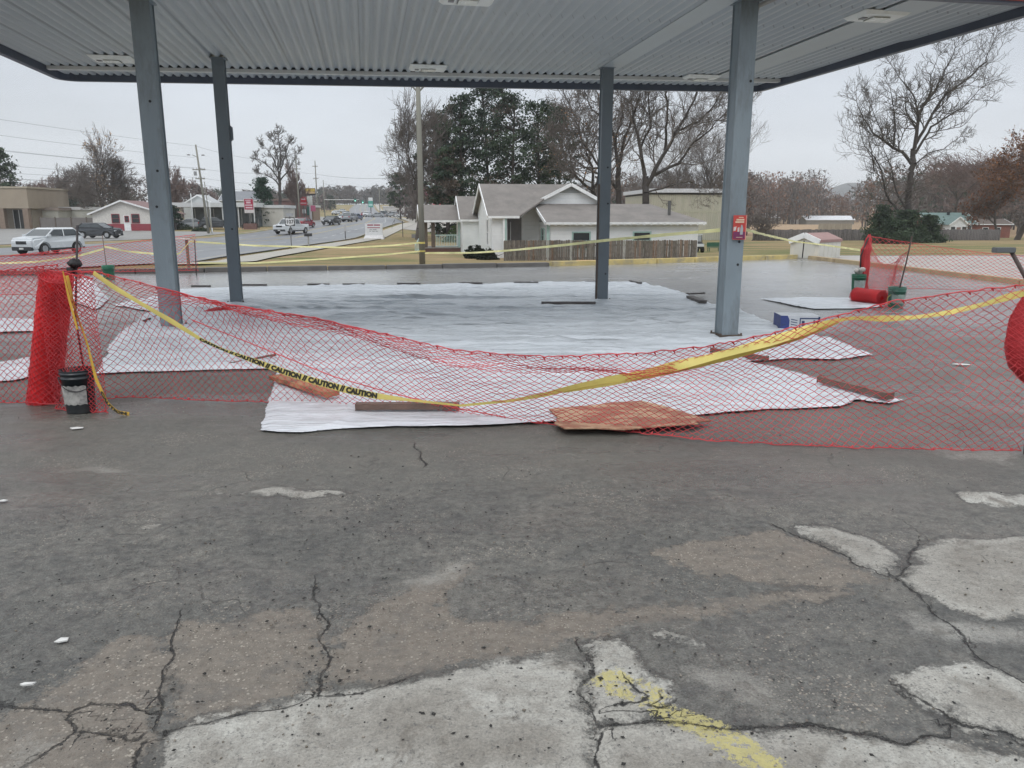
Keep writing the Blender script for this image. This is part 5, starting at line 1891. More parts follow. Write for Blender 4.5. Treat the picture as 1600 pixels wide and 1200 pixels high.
def pine(name, label, loc, H, W, seed, crown0=.35, cols=((.05, .078, .046), (.065, .095, .055), (.04, .06, .042)), clumps=95, per=75, size=.17, group='dark pines behind the white house', shape='round'):
    nr = np.random.RandomState(seed)
    t = thing(name, label, 'tree', loc, 0, group)
    segs = []
    lean = nr.normal(0, .02, 2)
    for i in range(10):
        a_, b_ = i / 10, (i + 1) / 10
        segs.append((lean[0] * H * a_ ** 2, lean[1] * H * a_, H * a_, lean[0] * H * b_ ** 2, lean[1] * H * b_, H * b_, .24 * (1 - a_ * .8), .24 * (1 - b_ * .8)))
    link('trunk', np_mesh('trunk', *tubes_np(segs)), bark_d, t, smooth=True)
    C, B = [], []
    for i in range(clumps):
        h = crown0 + (1 - crown0) * nr.rand() ** .85
        if shape == 'cone':
            rad = W / 2 * (1.03 - (h - crown0) / (1 - crown0)) * (.75 + .35 * nr.rand())
        else:
            f = (h - crown0) / (1 - crown0)
            rad = W / 2 * (math.sin(math.pi * min(1, .16 + f * .80)) ** .7) * (.45 + .6 * nr.rand())
        th = nr.rand() * 6.283
        rr_ = rad
        c = np.array([rr_ * math.cos(th), rr_ * math.sin(th), H * h])
        C.append(c)
        root = np.array([lean[0] * H * h, 0, H * max(h - .05 - .08 * nr.rand(), .1)])
        mid = (root + c) / 2 + [0, 0, -.1]
        B += [(*root, *mid, .06, .04), (*mid, *c, .04, .02)]
    link('branch', np_mesh('branch', *tubes_np(B)), bark_d, t)
    C = np.array(C)
    rc = W * (.085 if shape == 'round' else .11)
    off_ = nr.normal(0, 1, (clumps, per, 3)) * np.array([rc, rc, rc * .55]) * (.45 + .8 * nr.rand(clumps, 1, 1))
    P = (C[:, None] + off_).reshape(-1, 3)
    P[:, 2] = np.minimum(P[:, 2], H * 1.02)
    cards('crown', P, size, cols, t, nr, clump=np.repeat(nr.randint(0, 99, clumps), per))
    return t


def G_(u, v):
    return tuple(tp(u, v))


def spot(u, y):
    x = (u - 800) / FPX * (y * CP + 1.2 * SP)
    return (x, y, tz(x, y) - .1)


def top_h(u, v, y):
    """how tall something at distance y must be for its top to reach the sight line"""
    s = spot(u, y)
    return at(u, v, y).z - s[2]


def wpx(px, y):
    return px * y / FPX * .98


# right-hand big bare tree and its evergreen skirt


def limb_tree(name, label, base, Y, limbs, seed, r0, group='bare winter trees', levels=4, child=.34, tm=None, twm=None, rmin=.014, depth=.5, dens=1.0):
    """a bare tree whose main limbs follow surveyed lines; finer wood grows from them"""
    rs = random.Random(seed)
    b = Vector(spot(*base))
    t = thing(name, label, 'tree', b, 0, group)
    segs = []

    def grow(p, d, L_, r, lv):
        n = 5
        for i in range(n):
            d = (d + Vector((rs.gauss(0, .22), rs.gauss(0, .22), rs.gauss(0, .12) + .07))).normalized()
            q = p + d * (L_ / n)
            segs.append((*p, *q, max(rmin, r * (1 - .5 * i / n)), max(rmin, r * (1 - .5 * (i + 1) / n)), lv))
            p = q
            if lv < levels and rs.random() < .82 * dens:
                kid(p, d, L_ * rs.uniform(.5, .72), r * .6, lv + 1)
        if lv < levels:
            kid(p, d, L_ * .6, r * .6, lv + 1)

    def kid(p, d, L_, r, lv):
        ax = d.orthogonal().normalized()
        ax.rotate(Matrix.Rotation(rs.uniform(0, 6.283), 3, d))
        nd = d.copy()
        nd.rotate(Matrix.Rotation(math.radians(rs.uniform(24, 58)), 3, ax))
        grow(p, nd, L_, r, lv)

    for k, (ra, rb, pts) in enumerate(limbs):
        ra, rb = (ra * .72, rb * .72) if k else (ra * .85, rb * .85)
        side = 0 if k == 0 else rs.uniform(-1, 1) * depth
        P = [at(u, v, Y) - b for u, v in pts]
        n = len(P)
        for i in range(n):
            P[i].y += side * (i / max(n - 1, 1)) * (P[-1] - P[0]).length * .8
        tot = sum((P[i + 1] - P[i]).length for i in range(n - 1))
        done = 0
        for i in range(n - 1):
            m = max(2, int((P[i + 1] - P[i]).length / .7))
            a_ = P[i]
            for j in range(m):
                q = P[i].lerp(P[i + 1], (j + 1) / m) + Vector((rs.gauss(0, .05), rs.gauss(0, .08), rs.gauss(0, .04)))
                f0, f1 = done / tot, (done + (q - a_).length) / tot
                segs.append((*a_, *q, ra + (rb - ra) * f0, ra + (rb - ra) * min(1, f1), 0 if k == 0 else 1))
                done += (q - a_).length
                if k and f1 > .12 and rs.random() < .95 * dens:
                    kid(q, (q - a_).normalized(), tot * child * rs.uniform(.5, 1) * (1.15 - .5 * f1), max(.03, (ra + (rb - ra) * f1) * .5), 2)
                a_ = q
        if k:
            for _ in range(3):
                kid(a_, (P[-1] - P[-2]).normalized(), tot * child * .6, rb * .8, 2)
    S = np.array(segs)
    big = S[:, 8] <= 1
    link('trunk', np_mesh('trunk', *tubes_np(S[big, :8])), tm or bark, t, smooth=True)
    link('crown', np_mesh('crown', *tubes_np(S[~big, :8])), twm or twig_m, t)
    return t


limb_tree('bare_tree', 'tallest bare tree at the right, rising above dark evergreens', (1417, 92), 92, [
    (.50, .34, [(1417, 384), (1419, 330), (1423, 268), (1429, 232)]),
    (.32, .05, [(1429, 232), (1432, 196), (1437, 169), (1456, 143), (1471, 109), (1483, 79)]),
    (.26, .05, [(1431, 225), (1450, 182), (1465, 152), (1492, 130), (1516, 103), (1523, 73)]),
    (.22, .05, [(1430, 240), (1456, 198), (1480, 184), (1507, 169), (1531, 145), (1541, 135)]),
    (.18, .04, [(1434, 190), (1432, 160), (1420, 139), (1405, 121), (1393, 100)]),
    (.14, .04, [(1432, 200), (1420, 187), (1410, 170), (1408, 145)]),
    (.28, .05, [(1424, 256), (1411, 238), (1396, 232), (1381, 220), (1363, 208), (1348, 184), (1336, 158)]),
    (.18, .04, [(1396, 232), (1396, 208), (1390, 169), (1381, 138)]),
    (.12, .03, [(1381, 220), (1376, 196), (1368, 170), (1360, 150)]),
    (.22, .04, [(1418, 350), (1380, 307), (1366, 268), (1351, 250), (1330, 235), (1316, 206)]),
    (.14, .03, [(1366, 268), (1360, 235), (1350, 205)]),
    (.20, .05, [(1418, 330), (1405, 307), (1399, 280), (1393, 250), (1385, 228)]),
    (.12, .03, [(1437, 168), (1450, 150), (1448, 120), (1455, 90)]),
    (.12, .03, [(1426, 262), (1446, 240), (1470, 232), (1490, 215)])], 5, .5, tm=bark_d, twm=bark, rmin=.014, child=.31, dens=1.15)
for u, y, tv, w, sd in ((1378, 88, 322, 48, 1), (1415, 90, 330, 70, 2), (1452, 90, 338, 44, 3), (1398, 86, 345, 60, 4)):
    pine('evergreen_bush', {1: 'pointed dark evergreen left of the tallest bare tree', 2: 'widest dark evergreen at the foot of the tallest bare tree', 3: 'dark evergreen between the tallest bare tree and the brick house', 4: 'low dark evergreen in front of the tallest bare tree'}[sd],
         spot(u, y), top_h(u, tv, y), wpx(w, y), 40 + sd, crown0=.04, clumps=70, per=60, size=.16, shape='cone', group='dark evergreens under the tallest bare tree')
Y = 150
bare_tree('bare_tree', 'bare tree standing behind the dark evergreens, right of the tallest one', spot(1500, Y), top_h(1500, 232, Y), wpx(150, Y), 31, r0=.4, levels=5, rmin=.03, twm=twig_p)
Y = 108
bare_tree('leafy_tree', 'rust brown tree at the right border behind the brick house', spot(1592, Y), top_h(1592, 178, Y), wpx(150, Y), 33, r0=.4, levels=5, rmin=.02, leaves=(9000, .20, ((.20, .085, .035), (.24, .11, .05), (.13, .08, .055))), group='rust coloured trees near the brick house', twm=twig_p)
bare_tree('leafy_tree', 'small rust brown tree low beside the brick house corner', spot(1560, 118), top_h(1560, 255, 118), wpx(70, 118), 34, r0=.25, levels=5, rmin=.02, leaves=(5000, .20, ((.19, .075, .035), (.15, .08, .05))), group='rust coloured trees near the brick house')

# pines behind the white house
for i, (u, y, tv, w, sd, lab) in enumerate((
        (684, 92, 178, 78, 1, 'leftmost pine just right of the near utility pole'),
        (722, 88, 150, 84, 2, 'second pine from the left behind the white house'),
        (764, 94, 128, 92, 3, 'third pine from the left, reaching the canopy edge'),
        (800, 86, 150, 96, 4, 'broad pine with brownish top over the white gable roof'),
        (842, 90, 158, 86, 5, 'pine left of the back right column over the gable'),
        (872, 96, 168, 66, 6, 'slim pine at the right end of the pine clump'),
        (700, 80, 232, 66, 7, 'low pine over the small porch roof'))):
    pine('pine_tree', lab, spot(u, y), top_h(u, tv, y), wpx(w, y), 60 + sd, crown0=.30 if sd != 7 else .1, clumps=74, per=95, size=.17,
         cols=((.055, .082, .055), (.07, .10, .062), (.04, .06, .045), (.105, .085, .07) if sd in (1, 4, 7) else (.05, .08, .05)))
bare_tree('bare_tree', 'bare tree left of the pines crossing the near utility pole', spot(652, 84), top_h(652, 120, 84), wpx(110, 84), 71, r0=.3, levels=5, rmin=.017, up=.06)
pine('pine_tree', 'small dark pine far along the highway left of the near pole', spot(626, 190), top_h(626, 272, 190), wpx(36, 190), 77, crown0=.3, clumps=50, per=50, size=.4)
# big spreading bare trees right of the pines
for u, y, tv, w, sd, lab in ((925, 84, 120, 150, 81, 'brownish bare tree behind the white gable'), (962, 80, 112, 170, 82, 'large bare tree just right of the back right column'),
                             (1012, 78, 108, 210, 83, 'largest bare tree between the two right columns'), (1062, 126, 118, 170, 84, 'spreading bare tree over the green metal building'), (1105, 130, 175, 120, 85, 'bare tree behind the metal building beside the front right column')):
    if sd in (82, 83):
        continue
    bare_tree('bare_tree', lab, spot(u, y), top_h(u, tv, y), wpx(w, y), sd, r0=.42, levels=5, fork=.12, up=.09, wob=.20, child=(.54, .80), ang=(22, 54), kids=.60, rmin=.014, tm=bark_d, leader=sd in (82, 83, 84), trunkfrac=.62 if sd in (82, 83, 84) else .45,
              leaves=(900, .12, ((.30, .17, .09), (.2, .12, .08))) if sd == 81 else None)
limb_tree('bare_tree', 'large bare tree just right of the back right column', (967, 80), 80, [
    (.42, .30, [(969, 395), (967, 310), (966, 262)]),
    (.28, .06, [(966, 262), (962, 215), (950, 175), (935, 130)]),
    (.26, .06, [(966, 262), (975, 215), (990, 170), (1000, 120)]),
    (.22, .05, [(967, 300), (941, 262), (913, 218), (900, 170), (885, 130)]),
    (.16, .04, [(941, 262), (915, 262), (895, 245), (880, 215)]),
    (.14, .04, [(962, 215), (975, 180), (970, 130)]),
    (.14, .04, [(950, 190), (925, 175), (910, 140)])], 82, .5, tm=bark_d, rmin=.015, levels=5, child=.36, dens=.85)
limb_tree('bare_tree', 'largest bare tree between the two right columns', (1010, 78), 78, [
    (.52, .36, [(1012, 395), (1009, 316), (1008, 275)]),
    (.30, .06, [(1008, 275), (1000, 235), (988, 190), (980, 130)]),
    (.32, .06, [(1010, 290), (1024, 262), (1039, 235), (1057, 200), (1078, 158), (1090, 120)]),
    (.24, .05, [(1018, 275), (1060, 255), (1085, 222), (1110, 200), (1136, 172)]),
    (.20, .05, [(1039, 235), (1040, 190), (1035, 150), (1040, 110)]),
    (.16, .04, [(1057, 205), (1090, 190), (1115, 160), (1130, 130)]),
    (.14, .03, [(1012, 300), (1050, 290), (1080, 283), (1105, 292)]),
    (.16, .04, [(1000, 235), (1015, 200), (1012, 150), (1020, 110)])], 83, .5, tm=bark_d, rmin=.013, levels=5, child=.36, dens=.85)
bare_tree('bare_tree', 'small leaning bare tree standing alone in the field right of the column', spot(1176, 100), top_h(1176, 322, 100), wpx(56, 100), 86, r0=.12, levels=4, rmin=.02, lean=(.5, 0), trunkfrac=.5)

# left side trees
pine('pine_tree', 'dark pine rising behind the tan building at the left border', spot(6, 140), top_h(6, 233, 140), wpx(52, 140), 91, crown0=.2, clumps=70, per=60, size=.3, group='dark conifers on the left')
bare_tree('round_tree', 'round purplish twiggy tree behind the low white buildings', spot(88, 150), top_h(88, 264, 150), wpx(68, 150), 92, r0=.3, levels=5, fork=.0, up=.04, wob=.25, rmin=.02, twm=twig_p, trunkfrac=.3)
bare_tree('bare_tree', 'tall narrow tree with a few pale leaves at its top', spot(170, 120), top_h(160, 188, 120), wpx(46, 120), 93, r0=.42, levels=4, fork=.45, up=.2, rmin=.02, trunkfrac=.85, lean=(-.16, 0), leader=True, kids=.6, leaves=(700, .16, ((.42, .32, .22), (.36, .24, .15))))
bare_tree('bare_tree', 'spreading bare tree behind the white and red house', spot(196, 124), top_h(196, 230, 124), wpx(95, 124), 94, r0=.3, levels=5, fork=.0, up=.08, rmin=.022)
bare_tree('bare_tree', 'thin bare tree left of the narrow pale leaved tree', spot(136, 128), top_h(136, 245, 128), wpx(60, 128), 95, r0=.2, levels=5, rmin=.02)
bare_tree('bare_tree', 'brownish bare tree seen right behind the front left column', spot(272, 150), top_h(272, 250, 150), wpx(60, 150), 96, r0=.3, levels=5, rmin=.025, twm=twig_p)
bare_tree('bare_tree', 'pair of dull bare crowns between the two left columns', spot(312, 190), top_h(312, 276, 190), wpx(44, 190), 97, r0=.3, levels=5, rmin=.03, twm=twig_p)
limb_tree('bare_tree', 'fan shaped bare tree between back left column and highway signs', (438, 150), 150, [
    (.42, .30, [(438, 352), (438, 310), (437, 285), (436, 268)]),
    (.22, .06, [(436, 290), (425, 278), (413, 272), (404, 270)]),
    (.22, .06, [(436, 282), (424, 264), (412, 254), (403, 248)]),
    (.22, .06, [(436, 272), (428, 250), (418, 236), (410, 228)]),
    (.22, .06, [(436, 265), (433, 245), (428, 228), (424, 218)]),
    (.22, .06, [(437, 262), (440, 240), (439, 226), (441, 215)]),
    (.22, .06, [(437, 270), (445, 250), (450, 235), (455, 226)]),
    (.20, .05, [(438, 282), (448, 268), (455, 252), (460, 240)])], 98, .4, tm=bark_d, twm=bark, rmin=.028, levels=4, child=.34)
bare_tree('bare_tree', 'narrow reddish bare tree right beside the fan shaped tree', spot(464, 160), top_h(462, 250, 160), wpx(34, 160), 99, r0=.3, levels=5, rmin=.03, twm=twig_p)
pine('conifer_tree', 'dark green conifer beside the red sign', spot(413, 124), top_h(413, 279, 124), wpx(42, 124), 101, crown0=.06, clumps=80, per=60, size=.2, shape='cone', cols=((.025, .055, .035), (.03, .065, .04)), group='dark conifers on the left')
pine('conifer_tree', 'round dark green shrub at the end of the red house', spot(273, 110), top_h(273, 322, 110), wpx(22, 110), 102, crown0=.05, clumps=40, per=50, size=.14, cols=((.03, .055, .035), (.025, .045, .03)), group='dark conifers on the left')


def shrub(label, u, v, w, h, seed, cols=((.035, .06, .03), (.045, .07, .035)), y=None):
    p = G_(u, v) if y is None else spot(u, y)
    nr = np.random.RandomState(seed)
    t = thing('shrub', label, 'shrub', p, 0, 'low shrubs by the buildings')
    segs = [(0, 0, 0, a_ * w * .3, b_ * w * .15, h * .6, .03, .01) for a_, b_ in nr.normal(0, 1, (7, 2))]
    link('stem', np_mesh('stem', *tubes_np(segs)), bark, t)
    n = 1400
    th, ph, rr_ = nr.rand(n) * 6.283, nr.rand(n), nr.rand(n) ** .35
    P = np.stack([rr_ * np.cos(th) * w / 2 * np.sqrt(1 - ph ** 2 * .8), rr_ * np.sin(th) * w / 3 * np.sqrt(1 - ph ** 2 * .8), h * ph * (.75 + .3 * np.sin(th * 3 + seed))], 1)
    cards('foliage', P, .09, cols, t, nr)
    return t


shrub('low clipped hedge in front of the car lot office', 285, 359, 3.2, .7, 1)
shrub('low hedge left of the leaning utility pole', 312, 362, 2.2, .5, 2)
shrub('dark round shrub bed under the red sign', 392, 356, 2.8, .8, 3, ((.03, .04, .03), (.06, .04, .035)))
shrub('dark shrub by the corner of the white house', 744, 404, 1.5, .75, 4, ((.02, .028, .02), (.03, .035, .025)))
shrub('dark shrub against the white front wall', 762, 406, 1.3, .6, 5, ((.02, .028, .02), (.03, .035, .025)))
shrub('hedge at the left end of the grey fence', 45, 356, 3, .7, 6)
shrub('dark shrub right of the grey fence', 110, 354, 3, .8, 7)
shrub('bright green bush seen behind the porch railing', 715, 374, 3.2, 1.6, 8, ((.06, .11, .03), (.05, .09, .03)), y=76)

# distant woods: one mass each, nobody could count the trees
def woods(name, label, spec, seed, cards_n=230, size=.9):
    nr = np.random.RandomState(seed)
    Ps, Cs, Sg = [], [], []
    for (u0, u1, y0, y1, n, h0, h1, cols) in spec:
        cols = np.array(cols)
        for _ in range(n):
            u, y = u0 + (u1 - u0) * nr.rand(), y0 + (y1 - y0) * nr.rand()
            x, y, z = spot(u, y)
            h = h0 + (h1 - h0) * nr.rand()
            w = h * (.28 + .2 * nr.rand())
            c = cols[nr.randint(len(cols))] * (.8 + .4 * nr.rand())
            m = cards_n
            th, f, rr_ = nr.rand(m) * 6.283, nr.rand(m), nr.rand(m) ** .5
            env = np.sin(np.pi * np.clip(.12 + .86 * f, 0, 1)) ** .6
            P = np.stack([x + rr_ * env * np.cos(th) * w, y + rr_ * env * np.sin(th) * w, z + h * (.12 + .88 * f)], 1)
            Ps.append(P)
            Cs.append(np.repeat(c[None], m, 0))
            Sg.append((x, y, z, x + nr.normal(0, .4), y, z + h * .8, h * .018, h * .006))
            for _k in range(5):
                a_ = nr.rand() * 6.283
                zz = z + h * (.3 + .5 * nr.rand())
                Sg.append((x, y, zz, x + w * .9 * math.cos(a_), y + w * .9 * math.sin(a_), zz + h * (.15 + .2 * nr.rand()), h * .006, h * .002))
    P, C = np.concatenate(Ps), np.concatenate(Cs)
    n = len(P)
    d1, d2 = nr.normal(0, 1, (n, 3)), nr.normal(0, 1, (n, 3))
    d1 /= np.linalg.norm(d1, axis=1, keepdims=True)
    d1[:, 2] *= 1.6
    s = size * (.35 + nr.rand(n, 1) * .8)
    V = np.stack([P + d1 * s, P + d2 * s * .7, P - d1 * s * .6], 1).reshape(-1, 3)
    tv, tf = tubes_np(Sg)
    tf3 = np.concatenate([tf[:, [0, 1, 2]], tf[:, [0, 2, 3]]])
    F = np.concatenate([np.arange(3 * n).reshape(n, 3), tf3 + 3 * n])
    C = np.concatenate([C * (.75 + .5 * nr.rand(n, 1)), np.full((len(tf3), 3), (.13, .115, .105))])
    o = link(name, np_mesh(name, np.concatenate([V, tv]), F, C), leaf_m)
    return tag(o, label, 'woods', kind='stuff')


GREY, RUST, PURP, GRN = (.15, .13, .12), (.20, .12, .085), (.16, .13, .125), (.065, .085, .065)
woods('distant_woods', 'bare and rust coloured woods across the right side field', [
    (1120, 1285, 330, 400, 80, 15, 23, (GREY, RUST, (.24, .12, .075), RUST, GREY)), (1280, 1350, 340, 400, 22, 9, 14, (GREY, PURP, RUST)), (1330, 1640, 230, 320, 90, 14, 19, (GREY, PURP, RUST, GREY, GRN)),
    (1150, 1270, 400, 470, 30, 17, 23, (GREY, PURP, RUST)), (1390, 1700, 400, 470, 60, 14, 26, (GREY, PURP, (.11, .11, .10))), (1440, 1700, 165, 215, 38, 11, 16, (GREY, PURP, GRN, RUST))], 201, size=.62)
woods('distant_woods', 'grey woods closing the view at the end of the highway', [(500, 720, 505, 590, 150, 8, 12.5, (GREY, PURP, GREY, (.08, .085, .08))), (330, 520, 330, 420, 60, 7, 10, (GREY, PURP, GRN))], 202, size=.75)
woods('distant_woods', 'low purplish thicket behind the buildings on the left', [(-40, 330, 165, 215, 75, 6, 9.5, (PURP, GREY, PURP, GRN)), (60, 140, 150, 165, 10, 4, 6, (GRN, PURP))], 203, size=.4)
woods('distant_woods', 'dull grey woods behind the white house and pines', [(640, 960, 140, 200, 45, 5, 9, (GREY, PURP, GRN)), (930, 1180, 150, 230, 60, 9, 13, (GREY, PURP, RUST, GREY))], 204, size=.45)

# blue hills far right
hv, hf = [], []
K = 80
for i in range(K):
    u = 900 + 900 * i / (K - 1)
    x = (u - 800) / FPX * 1150
    h = 46 + 7 * math.sin(i * .16) + 3 * math.sin(i * .47 + 1) + 1.5 * math.sin(i * 1.3)
    hv += [(x, 1150, -6), (x, 1190, h * .75), (x, 1260, h), (x, 1400, -6)]
for i in range(K - 1):
    for k in range(3):
        hf.append((4 * i + k, 4 * i + 4 + k, 4 * i + 5 + k, 4 * i + 1 + k))
tag(link('hills', np_mesh('hills', hv, hf), pmat('wooded_hill', (.085, .095, .10), .95, .3, .05, .5, bscale=.3), smooth=True), kind='structure')

# ================================================================ BUILDINGS
siding = pmat('white_lap_siding', (.80, .82, .83), .6, .05, 1.5)
# lap siding relief
nt = siding.node_tree
g = G(nt)
w_ = nt.nodes.new('ShaderNodeTexWave')
w_.wave_type = 'BANDS'
w_.bands_direction = 'Z'
w_.wave_profile = 'SAW'
w_.inputs['Scale'].default_value = 1.3
tc_ = nt.nodes.new('ShaderNodeTexCoord')
nt.links.new(tc_.outputs['Object'], w_.inputs['Vector'])
nt.links.new(g.bump(w_.outputs['Fac'], .9, .03), nt.nodes['Principled BSDF'].inputs['Normal'])
shingle = pmat('grey_brown_shingle', (.195, .178, .165), .85, .14, 1.2, .3, bscale=9, dirt=(.15, .14, .13), dscale=1.0)
mint = pmat('mint_trim', (.35, .50, .46), .5)
trim = pmat('white_trim', (.78, .79, .79), .5)
glass = pmat('dark_window_glass', (.03, .035, .04), .12, .2, 1)
brown = pmat('brown_post_wood', (.11, .085, .065), .7)


def gable(parent, x0, x1, y0, y1, z0, ze, zr, axis='x', over=.35, wm=None, rm=None, ridge=None, hip1=0.0, wall='wall', vent=False):
    """walls with gable ends plus a two-sided roof slab; axis is the ridge direction"""
    wm, rm = wm or siding, rm or shingle
    mb = MB()
    if axis == 'x':
        ym = (y0 + y1) / 2 if ridge is None else ridge
        mb.prism([(y0, z0), (y1, z0), (y1, ze), (ym, zr - .03), (y0, ze)] if not hip1 else [(y0, z0), (y1, z0), (y1, ze), (y0, ze)], 'x', x0, x1)
    else:
        xm = (x0 + x1) / 2 if ridge is None else ridge
        mb.prism([(x0, z0), (x1, z0), (x1, ze), (xm, zr - .03), (x0, ze)], 'y', y0, y1)
    wo = mb.build(wall, wm, parent)
    mb = MB()
    t = .10
    if axis == 'x':
        for ya, yb_ in ((y0, ym), (y1, ym)):
            sl = (zr - ze) / (yb_ - ya)
            ye_ = ya - over * (1 if yb_ > ya else -1)
            zee = ze - abs(sl) * over
            xa, xb = x0 - over, x1 + over
            xr1 = xb - hip1
            mb.hexa([(xa, ye_, zee), (xb, ye_, zee), (xr1, yb_, zr), (xa, yb_, zr), (xa, ye_, zee + t), (xb, ye_, zee + t), (xr1, yb_, zr + t), (xa, yb_, zr + t)])
        if hip1:
            mb.add([(x1 + over, y0 - over, ze - .1), (x1 + over, y1 + over, ze - .1), (x1 + over - hip1, ym, zr + t)], [(0, 1, 2)])
    else:
        for xa, xb_ in ((x0, xm), (x1, xm)):
            sl = (zr - ze) / (xb_ - xa)
            xe = xa - over * (1 if xb_ > xa else -1)
            zee = ze - abs(sl) * over
            mb.hexa([(xe, y0 - over, zee), (xe, y1 + over, zee), (xb_, y1 + over, zr), (xb_, y0 - over, zr), (xe, y0 - over, zee + t), (xe, y1 + over, zee + t), (xb_, y1 + over, zr + t), (xb_, y0 - over, zr + t)])
    ro = mb.build('roof', rm, parent)
    # barge boards / fascia
    mb = MB()
    if axis == 'x':
        for xx in (x0 - over - .03,) + (() if hip1 else (x1 + over + .03,)):
            for ya, yb_ in ((y0, ym), (y1, ym)):
                sl = (zr - ze) / (yb_ - ya)
                ye_ = ya - over * (1 if yb_ > ya else -1)
                mb.beam((xx, ye_, ze - abs(sl) * over + .02), (xx, yb_, zr + .02), .05, .20)
        mb.beam((x0 - over, y0 - over - .03, ze - (zr - ze) / (ym - y0) * over + .02), (x1 + over, y0 - over - .03, ze - (zr - ze) / (ym - y0) * over + .02), .04, .14)
    else:
        for xa, xb_ in ((x0, xm), (x1, xm)):
            sl = (zr - ze) / (xb_ - xa)
            xe = xa - over * (1 if xb_ > xa else -1)
            mb.beam((xe, y0 - over - .03, ze - abs(sl) * over + .02), (xb_, y0 - over - .03, zr + .02), .05, .20)
    mb.build('fascia_board', trim, parent)
    return wo, ro


def window(parent, c, w, h, face='-y', fm=None, gm=None, bars=1):
    """frame with pane; face tells which way it looks"""
    x, y, z = c
    mb, mg = MB(), MB()

    def bx_(mb_, a0, a1, b0, b1, d0, d1):
        if face == '-y':
            mb_.box(x + a0, x + a1, y - d1, y - d0, z + b0, z + b1)
        elif face == '-x':
            mb_.box(x - d1, x - d0, y + a0, y + a1, z + b0, z + b1)
    f = .08
    bx_(mb, -w / 2 - f, w / 2 + f, h / 2, h / 2 + f, 0, .06)
    bx_(mb, -w / 2 - f, w / 2 + f, -h / 2 - f, -h / 2, 0, .08)
    bx_(mb, -w / 2 - f, -w / 2, -h / 2, h / 2, 0, .06)
    bx_(mb, w / 2, w / 2 + f, -h / 2, h / 2, 0, .06)
    if bars:
        bx_(mb, -w / 2, w / 2, -.02, .02, .012, .05)
    o = mb.build('window', fm or trim, parent)
    bx_(mg, -w / 2, w / 2, -h / 2, h / 2, .002, .012)
    mg.build('pane', gm or glass, o)
    return o


HY = math.radians(9)
HO = (2.3, 47.0)


def hl(X, Y):
    return (HO[0] + X * math.cos(HY) - Y * math.sin(HY), HO[1] + X * math.sin(HY) + Y * math.cos(HY))


house = thing('white_house', 'rambling white sided house with grey brown roofs behind the wooden fence', 'house', (HO[0], HO[1], 0), HY)
zb = -1.2
gable(house, 0, 9.3, 0, 7, zb, 1.22, 2.22, 'x', .35, hip1=2.3)
mb = MB()
mb.prism([(1.25, zb), (9.2, zb), (9.2, 1.62), (5.2, 3.49), (1.25, 1.62)], 'x', -3.35, -2.45)
mb.build('wall', siding, house)
mb = MB()
mb.hexa([(-3.65, .95, 1.48), (-1.72, .95, 1.48), (2.0, 5.2, 3.49), (-3.65, 5.2, 3.50), (-3.65, .95, 1.58), (-1.72, .95, 1.58), (2.0, 5.2, 3.59), (-3.65, 5.2, 3.60)])
mb.hexa([(-3.65, 9.5, 1.48), (2, 9.5, 1.48), (2, 5.2, 3.50), (-3.65, 5.2, 3.50), (-3.65, 9.5, 1.58), (2, 9.5, 1.58), (2, 5.2, 3.60), (-3.65, 5.2, 3.60)])
mb.build('roof', shingle, house)
mb = MB()
mb.beam((-3.68, .95, 1.50), (-3.68, 5.2, 3.52), .05, .2)
mb.beam((-3.68, 9.5, 1.50), (-3.68, 5.2, 3.52), .05, .2)
mb.beam((-3.65, .92, 1.50), (-1.72, .92, 1.50), .04, .14)
mb.build('fascia_board', trim, house)
mb = MB()
mb.prism([(-2.44, zb), (4.2, zb), (4.2, 2.36), (2.0, 3.50), (-1.6, 1.74), (-2.44, 1.5)], 'y', 3.6, 9.0)
mb.build('wall', siding, house)
mb = MB()
for xa, za in ((-1.95, 1.56), (4.5, 2.20)):
    mb.hexa([(xa, 3.25, za), (xa, 9.3, za), (2.0, 9.3, 3.50), (2.0, 3.25, 3.50), (xa, 3.25, za + .1), (xa, 9.3, za + .1), (2.0, 9.3, 3.60), (2.0, 3.25, 3.60)])
mb.build('roof', shingle, house)
mb = MB()
for xa, za in ((-1.95, 1.58), (4.5, 2.22)):
    mb.beam((xa, 3.22, za), (2.0, 3.22, 3.52), .05, .2)
mb.build('fascia_board', trim, house)
gable(house, -4.45, -3.1, 8.6, 13.5, zb, 1.35, 2.85, 'x', .2)
# recess of the porch: its shade is put into grey panels, plus post and door things
MB().box(-2.445, -2.40, 1.3, 3.58, -.7, 1.45).build('porch_shade_side', pmat('porch_shade_grey', (.40, .42, .44), .7), house)
MB().box(-2.25, -1.15, 3.55, 3.596, -.7, 1.45).build('porch_shade_back', pmat('porch_shade_dark', (.22, .21, .21), .8), house)
mb = MB()
mb.box(-2.72, -2.60, 1.02, 1.14, -1.2, 1.45)
mb.build('porch_post', trim, house)
MB().box(-1.15, -1.05, 3.53, 3.598, -1.2, 1.45).build('door_frame', trim, house)
MB().box(-1.9, -1.84, 3.50, 3.545, -.7, 1.2).build('door_frame', trim, house)
MB().box(-2.59, -2.50, 1.0, 1.10, -1.2, 1.45).build('mint_post', mint, house)
MB().box(-.22, -.06, -.04, .04, -1.2, 1.05).build('mint_post', mint, house)
window(house, (-3.35, 3.2, .55), .8, 1.5, '-x')
window(house, (0, 2.2, .35), .75, .8, '-x', mint)
window(house, (1.9, 0, .12), 1.0, .9, '-y', mint)
window(house, (5.7, 0, .12), 1.0, .9, '-y', mint)
mb = MB()
for k in range(5):
    zz = 3.0 + .075 * k
    hw = (3.44 - zz) * 1.55
    mb.box(2.0 - hw, 2.0 + hw, 3.55, 3.597, zz, zz + .05)
